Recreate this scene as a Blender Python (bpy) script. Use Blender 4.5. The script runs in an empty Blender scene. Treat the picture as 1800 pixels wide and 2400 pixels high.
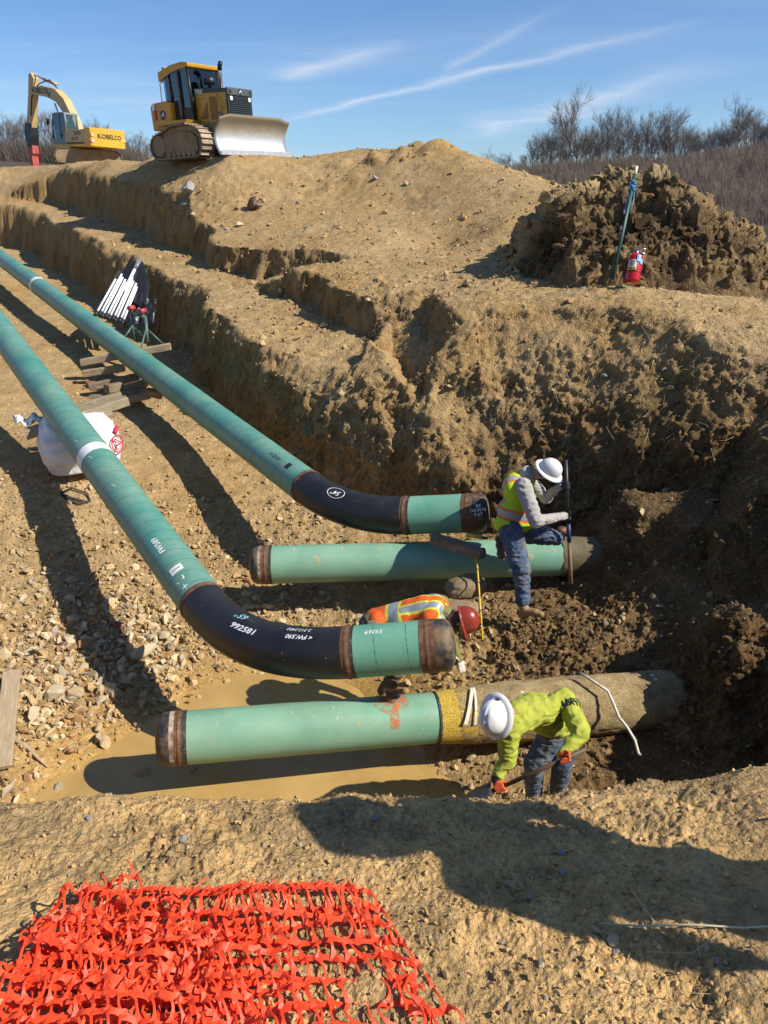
import bpy, bmesh, math, random
import numpy as np
from mathutils import Vector, Matrix, Quaternion

# ------------------------------------------------------------------ camera, sky, sun
scene = bpy.context.scene
col = scene.collection
PITCH = math.radians(21.8)
CP, SP = math.cos(PITCH), math.sin(PITCH)
FPX = 1800.0                                   # focal length in photo pixels (photo 1800 wide)

cam_d = bpy.data.cameras.new('camera')
cam = bpy.data.objects.new('camera', cam_d)
col.objects.link(cam)
cam.location = (0, 0, 0)
cam.rotation_euler = (math.pi / 2 - PITCH, 0, 0)
cam_d.sensor_fit = 'HORIZONTAL'
cam_d.sensor_width = 36
cam_d.lens = 36 * FPX / 1800
cam_d.clip_start = 0.05
cam_d.clip_end = 5000
scene.camera = cam

SUN_EL = math.radians(41)
SUN_AZ = math.radians(-20)                     # measured from +x towards +y
SV = Vector((math.cos(SUN_EL) * math.cos(SUN_AZ), math.cos(SUN_EL) * math.sin(SUN_AZ), math.sin(SUN_EL)))
sun_d = bpy.data.lights.new('sun', 'SUN')
sun_d.energy = 5.0
sun_d.angle = math.radians(0.5)
sun_d.color = (1.0, 0.95, 0.86)
sun = bpy.data.objects.new('sun', sun_d)
col.objects.link(sun)
sun.rotation_euler = SV.to_track_quat('Z', 'Y').to_euler()
sun.location = (30, -10, 30)

scene.view_settings.view_transform = 'Standard'
scene.view_settings.look = 'None'
scene.view_settings.exposure = 0.42
scene.view_settings.gamma = 1.0

world = bpy.data.worlds.new('World')
scene.world = world
world.use_nodes = True
wt = world.node_tree
for n in list(wt.nodes):
    wt.nodes.remove(n)


def wn(t, **kw):
    n = wt.nodes.new(t)
    for k, v in kw.items():
        setattr(n, k, v)
    return n


def wmath(op, a, b=None, clamp=False):
    n = wn('ShaderNodeMath', operation=op)
    n.use_clamp = clamp
    for i, s in enumerate((a, b)):
        if s is None:
            continue
        if isinstance(s, (int, float)):
            n.inputs[i].default_value = s
        else:
            wt.links.new(s, n.inputs[i])
    return n.outputs[0]


sky = wn('ShaderNodeTexSky', sky_type='NISHITA')
sky.sun_disc = False
sky.sun_elevation = SUN_EL
sky.sun_rotation = math.pi / 2 - SUN_AZ        # Blender: 0 = +y, clockwise
sky.altitude = 350
sky.air_density = 1.0
sky.dust_density = 0.25
sky.ozone_density = 2.6
geo = wn('ShaderNodeTexCoord')
sep = wn('ShaderNodeSeparateXYZ')
wt.links.new(geo.outputs['Generated'], sep.inputs[0])
dz = wmath('MAXIMUM', sep.outputs[2], 0.02)
px_ = wmath('DIVIDE', sep.outputs[0], wmath('ADD', dz, 0.05))
py_ = wmath('DIVIDE', sep.outputs[1], wmath('ADD', dz, 0.05))
comb = wn('ShaderNodeCombineXYZ')
wt.links.new(px_, comb.inputs[0])
wt.links.new(py_, comb.inputs[1])


def cloud(rot, scale, nscale, lo, hi, amount, loc=(0, 0, 0), detail=7.0, dist=0.6):
    mp = wn('ShaderNodeMapping')
    mp.inputs['Rotation'].default_value = (0, 0, math.radians(rot))
    mp.inputs['Scale'].default_value = scale
    mp.inputs['Location'].default_value = loc
    wt.links.new(comb.outputs[0], mp.inputs[0])
    nz = wn('ShaderNodeTexNoise')
    nz.inputs['Scale'].default_value = nscale
    nz.inputs['Detail'].default_value = detail
    nz.inputs['Roughness'].default_value = 0.62
    nz.inputs['Distortion'].default_value = dist
    wt.links.new(mp.outputs[0], nz.inputs[0])
    mr = wn('ShaderNodeMapRange', interpolation_type='SMOOTHSTEP')
    mr.inputs['From Min'].default_value = lo
    mr.inputs['From Max'].default_value = hi
    mr.inputs['To Max'].default_value = amount
    wt.links.new(nz.outputs[0], mr.inputs[0])
    return mr.outputs[0]


c1 = cloud(-32, (0.35, 0.8, 1), 0.7, 0.50, 0.85, 0.35, (3.1, 1.2, 0))
c2 = cloud(24, (0.5, 1.3, 1), 0.8, 0.54, 0.82, 0.22, (7.7, 4.0, 0))


# two old contrails: soft streaks along lines in the cloud plane
def streak(ax, ay, bx, by, width, amount, seed):
    L = math.hypot(bx - ax, by - ay)
    nx, ny = -(by - ay) / L, (bx - ax) / L
    tx, ty = (bx - ax) / L, (by - ay) / L
    off = -(nx * ax + ny * ay)
    dn = wmath('ADD', wmath('ADD', wmath('MULTIPLY', px_, nx), wmath('MULTIPLY', py_, ny)), off)
    tt = wmath('ADD', wmath('ADD', wmath('MULTIPLY', px_, tx), wmath('MULTIPLY', py_, ty)), -(tx * ax + ty * ay))
    nz = wn('ShaderNodeTexNoise')
    nz.inputs['Scale'].default_value = 1.1
    nz.inputs['Detail'].default_value = 6
    mp = wn('ShaderNodeMapping')
    mp.inputs['Location'].default_value = (seed, seed * 2, 0)
    wt.links.new(comb.outputs[0], mp.inputs[0])
    wt.links.new(mp.outputs[0], nz.inputs[0])
    wob = wmath('MULTIPLY', wmath('SUBTRACT', nz.outputs[0], 0.5), width * 2.2)
    d2 = wmath('ABSOLUTE', wmath('ADD', dn, wob))
    f = wmath('SUBTRACT', 1.0, wmath('DIVIDE', d2, width), True)
    f = wmath('MULTIPLY', f, f)
    e1 = wmath('DIVIDE', tt, L * 0.2, True)
    e2 = wmath('DIVIDE', wmath('SUBTRACT', L, tt), L * 0.35, True)
    f = wmath('MULTIPLY', f, wmath('MULTIPLY', e1, e2))
    f = wmath('MULTIPLY', f, wmath('ADD', wmath('MULTIPLY', nz.outputs[0], 1.1), 0.15))
    return wmath('MULTIPLY', f, amount, True)


def skyp(u, v):
    d = Vector(((u - 900) / FPX, CP + (1200 - v) / FPX * SP, -SP + (1200 - v) / FPX * CP)).normalized()
    z = max(d.z, 0.02) + 0.05
    return d.x / z, d.y / z


s1 = streak(*skyp(640, 290), *skyp(1720, 30), 0.17, 0.75, 2.0)
s2 = streak(*skyp(1050, 330), *skyp(1800, 130), 0.55, 0.7, 5.0)
s3 = streak(*skyp(650, 195), *skyp(960, 90), 0.24, 0.6, 8.0)
s4 = streak(*skyp(1030, 180), *skyp(1330, 0), 0.10, 0.32, 11.0)
c3 = cloud(-26, (0.2, 0.4, 1), 0.5, 0.40, 0.9, 0.34, (1.3, 9.0, 0))
tot = wmath('ADD', c1, c2)
for s in (s1, s2, s3, s4, c3):
    tot = wmath('ADD', tot, s)
tot = wmath('MINIMUM', tot, 0.8)
mixc = wn('ShaderNodeMixRGB')
wt.links.new(tot, mixc.inputs[0])
tint = wn('ShaderNodeMixRGB', blend_type='MULTIPLY')
tint.inputs[0].default_value = 1.0
tint.inputs[2].default_value = (0.74, 0.93, 1.17, 1)
wt.links.new(sky.outputs[0], tint.inputs[1])
wt.links.new(tint.outputs[0], mixc.inputs[1])
mixc.inputs[2].default_value = (6.6, 7.3, 8.4, 1)
bg = wn('ShaderNodeBackground')
bg.inputs['Strength'].default_value = 0.086
wt.links.new(mixc.outputs[0], bg.inputs['Color'])
wo = wn('ShaderNodeOutputWorld')
wt.links.new(bg.outputs[0], wo.inputs[0])

# ------------------------------------------------------------------ helpers
rnd = random.Random(7)
nrng = np.random.default_rng(11)


def P(u, v, d):
    """world point of photo pixel (u, v) at depth d metres along the view axis"""
    a, b = (u - 900) / FPX, (1200 - v) / FPX
    return Vector((a * d, (CP + b * SP) * d, (-SP + b * CP) * d))


def project(co):
    co = np.asarray(co)
    d = co[..., 1] * CP - co[..., 2] * SP
    up = co[..., 1] * SP + co[..., 2] * CP
    d = np.maximum(d, 1e-3)
    return 900 + FPX * co[..., 0] / d, 1200 - FPX * up / d, d


def tag(o, label=None, cat=None, group=None, kind=None):
    if label:
        o['label'] = label
    if cat:
        o['category'] = cat
    if group:
        o['group'] = group
    if kind:
        o['kind'] = kind
    return o


def empty(name, loc, label, cat, group=None, rot=(0, 0, 0)):
    o = bpy.data.objects.new(name, None)
    o.empty_display_size = 0.1
    col.objects.link(o)
    o.location = loc
    o.rotation_euler = rot
    return tag(o, label, cat, group)


def obj(name, me, mats=None, parent=None, smooth=True, world_space=False):
    """link a mesh as one object. world_space: its vertices are in world coordinates"""
    if isinstance(me, bmesh.types.BMesh):
        m = bpy.data.meshes.new(name)
        bmesh.ops.recalc_face_normals(me, faces=me.faces[:])
        me.to_mesh(m)
        me.free()
        me = m
    o = bpy.data.objects.new(name, me)
    col.objects.link(o)
    if mats is not None:
        for m in (mats if isinstance(mats, (list, tuple)) else [mats]):
            me.materials.append(m)
    me.polygons.foreach_set('use_smooth', np.full(len(me.polygons), bool(smooth)))
    if parent is not None:
        o.parent = parent
        if world_space:
            M = wmat(parent)
            o.matrix_parent_inverse = M.inverted()
    return o


def wmat(o):
    M = Matrix.LocRotScale(o.location, o.rotation_euler, o.scale)
    if o.parent:
        return wmat(o.parent) @ o.matrix_parent_inverse @ M
    return M


def mesh_np(name, verts, faces):
    me = bpy.data.meshes.new(name)
    verts = np.asarray(verts, dtype=np.float32)
    faces = np.asarray(faces, dtype=np.int32)
    n = faces.shape[1]
    me.vertices.add(len(verts))
    me.vertices.foreach_set('co', verts.ravel())
    me.loops.add(faces.size)
    me.loops.foreach_set('vertex_index', faces.ravel())
    me.polygons.add(len(faces))
    me.polygons.foreach_set('loop_start', np.arange(0, faces.size, n, dtype=np.int32))
    me.update(calc_edges=True)
    return me


# ---- bmesh shapes
def bx(bm, c, s, rot=None, bev=0.0):
    M = Matrix.Translation(Vector(c)) @ (rot.to_4x4() if rot is not None else Matrix())
    r = bmesh.ops.create_cube(bm, size=1.0, matrix=M @ Matrix.Diagonal((s[0], s[1], s[2], 1)))
    if bev > 0:
        es = set()
        for v in r['verts']:
            es.update(v.link_edges)
        bmesh.ops.bevel(bm, geom=list(es), offset=bev, segments=2, affect='EDGES', profile=0.6)


def frame_of(d):
    d = Vector(d).normalized()
    a = Vector((0, 0, 1)) if abs(d.z) < 0.95 else Vector((1, 0, 0))
    u = a.cross(d).normalized()
    return u, d.cross(u).normalized()


def tube(bm, pts, r, seg=12, cap=True):
    """swept tube along pts, r scalar or list"""
    pts = [Vector(p) for p in pts]
    n = len(pts)
    rs = r if isinstance(r, (list, tuple)) else [r] * n
    u = None
    rings = []
    for i, p in enumerate(pts):
        t = (pts[min(i + 1, n - 1)] - pts[max(i - 1, 0)]).normalized()
        if u is None:
            u, w = frame_of(t)
        else:
            u = (u - t * u.dot(t)).normalized()
            w = t.cross(u).normalized()
        ring = [bm.verts.new(p + (u * math.cos(a) + w * math.sin(a)) * rs[i])
                for a in (2 * math.pi * k / seg for k in range(seg))]
        rings.append(ring)
    for a, b in zip(rings, rings[1:]):
        for k in range(seg):
            bm.faces.new((a[k], a[(k + 1) % seg], b[(k + 1) % seg], b[k]))
    if cap:
        bm.faces.new(rings[0][::-1])
        bm.faces.new(rings[-1])
    return rings


def prism(bm, poly, h0, h1, axis='y', bev=0.0):
    """extrude 2-D polygon; axis y: (x,z), axis z: (x,y), axis x: (y,z)"""
    def mk(p, h):
        if axis == 'y':
            return (p[0], h, p[1])
        if axis == 'z':
            return (p[0], p[1], h)
        return (h, p[0], p[1])
    a = [bm.verts.new(mk(p, h0)) for p in poly]
    b = [bm.verts.new(mk(p, h1)) for p in poly]
    fs = [bm.faces.new(a[::-1]), bm.faces.new(b)]
    n = len(poly)
    for i in range(n):
        fs.append(bm.faces.new((a[i], a[(i + 1) % n], b[(i + 1) % n], b[i])))
    if bev > 0:
        es = set()
        for f in fs:
            es.update(f.edges)
        bmesh.ops.bevel(bm, geom=list(es), offset=bev, segments=2, affect='EDGES', profile=0.6)


def lathe(bm, prof, M, seg=24):
    """prof: list of (r, z) ; M places it"""
    rings = []
    for r, z in prof:
        if r < 1e-5:
            rings.append([bm.verts.new(M @ Vector((0, 0, z)))])
        else:
            rings.append([bm.verts.new(M @ Vector((r * math.cos(2 * math.pi * k / seg), r * math.sin(2 * math.pi * k / seg), z))) for k in range(seg)])
    for a, b in zip(rings, rings[1:]):
        for k in range(seg):
            k2 = (k + 1) % seg
            if len(a) == 1 and len(b) == 1:
                continue
            if len(a) == 1:
                bm.faces.new((a[0], b[k2], b[k]))
            elif len(b) == 1:
                bm.faces.new((a[k], a[k2], b[0]))
            else:
                bm.faces.new((a[k], a[k2], b[k2], b[k]))


def align(p, d, up=None):
    """matrix with local z along d at p"""
    q = Vector(d).normalized().to_track_quat('Z', 'Y')
    return Matrix.Translation(Vector(p)) @ q.to_matrix().to_4x4()


def text_mesh(s, size=1.0, bold=0.0, shear=0.0, spacing=1.0):
    c = bpy.data.curves.new('lettering', 'FONT')
    c.body = s
    c.size = size
    c.offset = bold
    c.shear = shear
    c.space_character = spacing
    c.align_x = 'CENTER'
    c.align_y = 'CENTER'
    c.resolution_u = 3
    o = bpy.data.objects.new('lettering', c)
    col.objects.link(o)
    dg = bpy.context.evaluated_depsgraph_get()
    me = bpy.data.meshes.new_from_object(o.evaluated_get(dg))
    bpy.data.objects.remove(o)
    bpy.data.curves.remove(c)
    return me


def bez(p0, p1, p2, p3, n):
    out = []
    for i in range(n):
        t = i / (n - 1)
        s = 1 - t
        out.append(p0 * s ** 3 + p1 * 3 * s * s * t + p2 * 3 * s * t * t + p3 * t ** 3)
    return out


# ---- materials
def new_mat(name):
    m = bpy.data.materials.new(name)
    m.use_nodes = True
    nt = m.node_tree
    b = nt.nodes['Principled BSDF']
    return m, nt, b


class NB:
    """small node builder"""
    def __init__(self, nt):
        self.nt = nt

    def n(self, t, **kw):
        x = self.nt.nodes.new(t)
        for k, v in kw.items():
            setattr(x, k, v)
        return x

    def l(self, a, b):
        self.nt.links.new(a, b)

    def noise(self, scale, detail=5, rough=0.6, vec=None, dist=0.0):
        x = self.n('ShaderNodeTexNoise')
        x.inputs['Scale'].default_value = scale
        x.inputs['Detail'].default_value = detail
        x.inputs['Roughness'].default_value = rough
        x.inputs['Distortion'].default_value = dist
        if vec is not None:
            self.l(vec, x.inputs['Vector'])
        return x.outputs[0]

    def math(self, op, a, b=None, clamp=False):
        x = self.n('ShaderNodeMath', operation=op)
        x.use_clamp = clamp
        for i, s in enumerate((a, b)):
            if s is None:
                continue
            if isinstance(s, (int, float)):
                x.inputs[i].default_value = s
            else:
                self.l(s, x.inputs[i])
        return x.outputs[0]

    def ramp(self, fac, stops, interp='LINEAR'):
        x = self.n('ShaderNodeValToRGB')
        x.color_ramp.interpolation = interp
        e = x.color_ramp.elements
        while len(e) < len(stops):
            e.new(0.5)
        for i, (p, c) in enumerate(stops):
            e[i].position = p
            e[i].color = c if len(c) == 4 else (*c, 1)
        self.l(fac, x.inputs[0])
        return x.outputs[0]

    def mix(self, fac, a, b, mode='MIX'):
        x = self.n('ShaderNodeMixRGB', blend_type=mode)
        for i, s in enumerate((fac, a, b)):
            if isinstance(s, (int, float)):
                x.inputs[i].default_value = s
            elif isinstance(s, (tuple, list)):
                x.inputs[i].default_value = s if len(s) == 4 else (*s, 1)
            else:
                self.l(s, x.inputs[i])
        return x.outputs[0]

    def bump(self, h, strength, dist, normal=None):
        x = self.n('ShaderNodeBump')
        x.inputs['Strength'].default_value = strength
        x.inputs['Distance'].default_value = dist
        self.l(h, x.inputs['Height'])
        if normal is not None:
            self.l(normal, x.inputs['Normal'])
        return x.outputs[0]

    def obco(self):
        return self.n('ShaderNodeTexCoord').outputs['Object']


def simple(name, c, rough=0.6, metal=0.0, var=0.25, scale=8.0, bump=0.0, dirt=None, dirt_amt=0.5, dirt_scale=3.0, spec=0.5, coat=0.0):
    """painted / plain surface with tonal variation, optional dirt patches and bump"""
    m, nt, b = new_mat(name)
    nb = NB(nt)
    co = nb.obco()
    n1 = nb.noise(scale, 6, 0.65, co)
    hi = tuple(min(1, x * (1 + var)) for x in c)
    lo = tuple(x * (1 - var) for x in c)
    cc = nb.ramp(n1, [(0.3, lo), (0.7, hi)])
    rr = rough
    if dirt is not None:
        n2 = nb.noise(dirt_scale, 8, 0.7, co, 0.4)
        f = nb.ramp(n2, [(0.62 - 0.25 * dirt_amt, (0, 0, 0)), (0.78 - 0.2 * dirt_amt, (1, 1, 1))])
        f = nb.math('MULTIPLY', f, min(1.0, 0.55 + dirt_amt * 0.45))
        cc = nb.mix(f, cc, dirt)
        r_ = nb.math('ADD', nb.math('MULTIPLY', f, 0.9 - rough), rough)
        nb.l(r_, b.inputs['Roughness'])
    else:
        b.inputs['Roughness'].default_value = rr
    nb.l(cc, b.inputs['Base Color'])
    b.inputs['Metallic'].default_value = metal
    b.inputs['Specular IOR Level'].default_value = spec
    b.inputs['Coat Weight'].default_value = coat
    if bump > 0:
        nb.l(nb.bump(nb.noise(scale * 6, 5, 0.6, co), 0.6, bump), b.inputs['Normal'])
    return m


# ---- numpy gradient noise
_perm = nrng.permutation(256).astype(np.int32)
_perm = np.concatenate([_perm, _perm, _perm])
_g3 = nrng.normal(size=(256, 3)).astype(np.float32)
_g3 /= np.linalg.norm(_g3, axis=1, keepdims=True)


def noise3(x, y, z):
    x = np.asarray(x, np.float32); y = np.asarray(y, np.float32); z = np.asarray(z, np.float32)
    xi = np.floor(x).astype(np.int32); yi = np.floor(y).astype(np.int32); zi = np.floor(z).astype(np.int32)
    xf = x - xi; yf = y - yi; zf = z - zi
    xi &= 255; yi &= 255; zi &= 255
    u = xf * xf * xf * (xf * (xf * 6 - 15) + 10)
    v = yf * yf * yf * (yf * (yf * 6 - 15) + 10)
    w = zf * zf * zf * (zf * (zf * 6 - 15) + 10)
    out = 0
    for i in (0, 1):
        wx = u if i else 1 - u
        a = _perm[xi + i]
        for j in (0, 1):
            wy = v if j else 1 - v
            bb = _perm[a + ((yi + j) & 255)]
            for k in (0, 1):
                wz = w if k else 1 - w
                g = _g3[_perm[bb + ((zi + k) & 255)] & 255]
                out = out + wx * wy * wz * (g[..., 0] * (xf - i) + g[..., 1] * (yf - j) + g[..., 2] * (zf - k))
    return out * 1.6


def fbm(x, y, z, freq, octs, gain=0.5, billow=False):
    s = 0
    a = 1.0
    for o in range(octs):
        n = noise3(x * freq + 17.3 * o, y * freq + 5.1 * o, z * freq - 9.7 * o)
        if billow:
            n = np.abs(n) * 2 - 0.55
        s = s + n * a
        freq *= 2.03
        a *= gain
    return s


def sstep(a, b, x):
    t = np.clip((x - a) / (b - a), 0, 1)
    return t * t * (3 - 2 * t)
# ------------------------------------------------------------------ terrain
def rbf(pts):
    pts = np.array(pts, float)
    X = pts[:, :2]
    n = len(X)
    D = np.linalg.norm(X[:, None] - X[None], axis=2)
    A = np.zeros((n + 1, n + 1))
    A[:n, :n] = D - np.eye(n) * 0.02
    A[:n, n] = 1
    A[n, :n] = 1
    w = np.linalg.solve(A, np.append(pts[:, 2], 0))

    def f(x, y):
        s = np.full(np.shape(x), w[n])
        for i in range(n):
            s = s + w[i] * np.sqrt((x - X[i, 0]) ** 2 + (y - X[i, 1]) ** 2)
        return s
    return f


def pp(u, v, d):
    p = P(u, v, d)
    return (p.x, p.y, p.z)


# undisturbed / graded surface
U_PTS = [
    (0, 0, -1.76), (-1.6, 0.4, -1.80), (1.6, 0.3, -1.70), (0, 1.2, -1.84), (-1.2, 1.6, -1.93), (1.2, 1.5, -1.80),
    pp(200, 1880, 2.86), pp(600, 1850, 2.9), pp(1000, 1854, 2.92), pp(1300, 1842, 2.98), pp(1556, 1786, 3.15), pp(1800, 1726, 3.3),
    (-2.6, 2.5, -2.12), (-4.6, 3, -2.35), (-7, 6, -3.5), (-3, 0, -1.9), (-8, 0, -2.2), (0, -4, -1.5), (6, -4, -1.4), (-8, -6, -1.8),
    (3.2, 2.4, -2.0), (3.6, 3.6, -2.7), (5, 5.2, -3.4), (6.5, 6.8, -2.9), (6.5, 4.6, -3.0), (8, 4, -2.4), (5, 1, -1.6), (10, 8, -1.6), (12, 0, -1.6),
    pp(1484, 664, 12.4), pp(1800, 735, 11.0), pp(1650, 702, 11.6), pp(1500, 702, 11.6), pp(1400, 668, 12.6), pp(1250, 632, 14.6),
    pp(1100, 606, 16.4), pp(900, 596, 17.6), pp(1350, 640, 13.8), pp(1600, 664, 13.2), pp(1800, 668, 13.4), pp(1250, 604, 16.8),
    pp(1050, 582, 18.4),
    # mound with the dozer
    pp(700, 361, 26), pp(560, 366, 26.5), pp(430, 368, 26.2), pp(340, 371, 27.5), pp(850, 350, 25.5), pp(1000, 343, 23.5), pp(1100, 366, 22), pp(1200, 424, 20.5),
    pp(1300, 462, 19), pp(1180, 520, 17.8), pp(1330, 520, 18), pp(800, 450, 22.5), pp(500, 430, 25), pp(1100, 500, 19.2), pp(950, 480, 21), pp(650, 480, 22.5),
    pp(100, 440, 32), pp(250, 462, 27), pp(420, 497, 23.5), pp(650, 545, 19.8), pp(900, 562, 18), pp(760, 556, 18.8),
    pp(0, 388, 34), pp(120, 388, 33), pp(230, 378, 31), pp(0, 420, 31.5), pp(150, 412, 31),
    (-20, 40, 1.6), (-25, 38, 1.4), (-21, 56, 2.4), (-8, 36, 1.35), (-16, 44, 1.9), (2, 32, 0.6), (-28, 62, 2.4), (-40, 70, 2.0),
    # left side
    (-8.2, 11.5, -3.35), (-12, 17, -2.5), (-20, 28, -1.2), (-30, 42, 0.6), (-14, 6, -3), (-25, 15, -2), (-40, 35, 0), (-60, 60, 2),
    # right, behind: falls into the valley
    (8, 20, -1.2), (12, 16, -1.4), (14, 24, -3.0), (10, 30, -2.6), (20, 36, -7), (4, 40, -2), (30, 20, -4), (25, 8, -2.5), (20, -10, -2), (-20, -15, -2),
]
U_f = rbf(U_PTS)
F_PTS = [(-6, 2, -5.4), (-3, 2.2, -5.4), (0, 2.2, -5.4), (3, 2.4, -5.35), (6.5, 4, -5.1), (-3.2, 5.8, -5.46), (-1.2, 5.7, -5.46), (0.2, 5.3, -5.5), (1.8, 5.2, -5.42), (2.6, 6.4, -5.3), (-3.6, 8.3, -5.25), (-1.2, 8.0, -5.52), (-2.2, 8.0, -5.44), (-0.4, 7.8, -5.48), (-0.8, 7.2, -5.52), (-2.2, 7.0, -5.46), (0.3, 7.0, -5.42), (-4.5, 6.4, -5.2), (-3.9, 5.4, -5.25),
         (-5, 11.8, -4.1), (-6.2, 11.2, -4.15), (-3.2, 10.6, -4.75), (-1.1, 10.3, -4.85), (0.6, 8.0, -5.02), (1.2, 7.4, -5.0), (1.75, 8.1, -4.66), (2.5, 7.5, -4.66), (1.4, 9.4, -4.86), (2.55, 8.7, -4.78), (2.55, 9.5, -4.7), (3.05, 9.2, -4.15), (3.5, 9.0, -3.7), (3.9, 9.2, -3.4), (3.45, 8.2, -4.2), (3.8, 8.6, -3.6), (0.2, 9.6, -4.9),
         (-5.8, 15.7, -3.85), (-5.4, 19.2, -3.4), (-8, 18, -3.4), (-10.1, 23.3, -3.0), (-18, 35, -1.65), (-22, 42, -0.9), (-5, 8.5, -5.15), (-2.0, 11.8, -4.6)]
F_f = rbf(F_PTS)
W_NEAR = ([0, 2.0, 12], [0, 3.2, 16])
W_RIGHT = ([0, 0.9, 2.4, 12], [0, 1.25, 2.7, 11])
W_RIGHT2 = ([0, 0.9, 2.0, 12], [0, 1.9, 3.6, 14])
W_REAR = ([0, 0.36, 0.6, 3.6, 12], [0, 1.15, 1.45, 3.85, 13])
W_REAR2 = ([0, 0.25, 3.3, 12], [0, 0.7, 3.6, 13])
W_RUB = ([0, 0.34, 0.7, 4.6, 12], [0, 1.35, 1.7, 3.9, 12])
W_TR = ([0, 0.30, 0.42, 1.9, 2.1, 2.35, 12], [0, 1.4, 1.6, 1.7, 2.7, 3.2, 9])
W_LEFT2 = ([0, 0.5, 1.2, 12], [0, 0.8, 1.5, 20])
W_LEFT = ([0, 0.5, 0.9, 12], [0, 0.7, 0.95, 6])
CUT = [((-5.4, 4.42), W_NEAR), ((0.2, 4.38), W_NEAR), ((2.3, 4.72), W_NEAR), ((3.4, 5.2), W_RIGHT), ((3.7, 6.8), W_RIGHT), ((3.9, 8.1), W_RIGHT2), ((4.3, 9.1), W_REAR2),
       ((1.2, 10.7), W_REAR), ((0.2, 11.3), W_RUB), ((-0.9, 12.2), W_RUB), ((-2.2, 13.6), W_TR), ((-3.6, 16.2), W_TR), ((-5.3, 19.4), W_TR), ((-9.9, 26.8), W_TR), ((-15.8, 35.4), W_TR),
       ((-20, 37), W_LEFT), ((-24, 34), W_LEFT), ((-14.4, 23), W_LEFT), ((-10.9, 18), W_LEFT), ((-7.5, 13), W_LEFT), ((-6.3, 9), W_LEFT2)]


def seg_dist(x, y, a, b):
    ex, ey = b[0] - a[0], b[1] - a[1]
    t = np.clip(((x - a[0]) * ex + (y - a[1]) * ey) / (ex * ex + ey * ey), 0, 1)
    return np.sqrt((x - a[0] - t * ex) ** 2 + (y - a[1] - t * ey) ** 2)


def inside(x, y, poly):
    r = np.zeros(np.shape(x), bool)
    n = len(poly)
    for i in range(n):
        x0, y0 = poly[i]
        x1, y1 = poly[(i + 1) % n]
        if y0 == y1:
            continue
        c = ((y0 > y) != (y1 > y)) & (x < (x1 - x0) * (y - y0) / (y1 - y0) + x0)
        r ^= c
    return r


WEDGE = [pp(520, 705, 18.6)[:2], pp(640, 655, 18.6)[:2], pp(760, 620, 18.0)[:2], pp(850, 592, 17.2)[:2], pp(790, 612, 16.9)[:2], pp(660, 660, 17.2)[:2], pp(540, 720, 17.2)[:2]]
SCOOP = [pp(820, 700, 14.2)[:2], pp(1010, 660, 14.3)[:2], pp(1090, 800, 12.8)[:2], pp(1000, 900, 12.2)[:2], pp(860, 760, 13.2)[:2]]


def cutfield(x, y):
    """height of the excavation surface (inf far away) and distance to the toe polygon"""
    poly = [c[0] for c in CUT]
    ins = inside(x, y, poly)
    best = np.full(np.shape(x), 1e9)
    dmin = np.full(np.shape(x), 1e9)
    for i, (a, prof) in enumerate(CUT):
        b = CUT[(i + 1) % len(CUT)][0]
        d = seg_dist(x, y, a, b)
        h = np.interp(d, prof[0], prof[1])
        best = np.minimum(best, h)
        dmin = np.minimum(dmin, d)
    best[ins] = 0
    return best, np.where(ins, -dmin, dmin), ins


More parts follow.
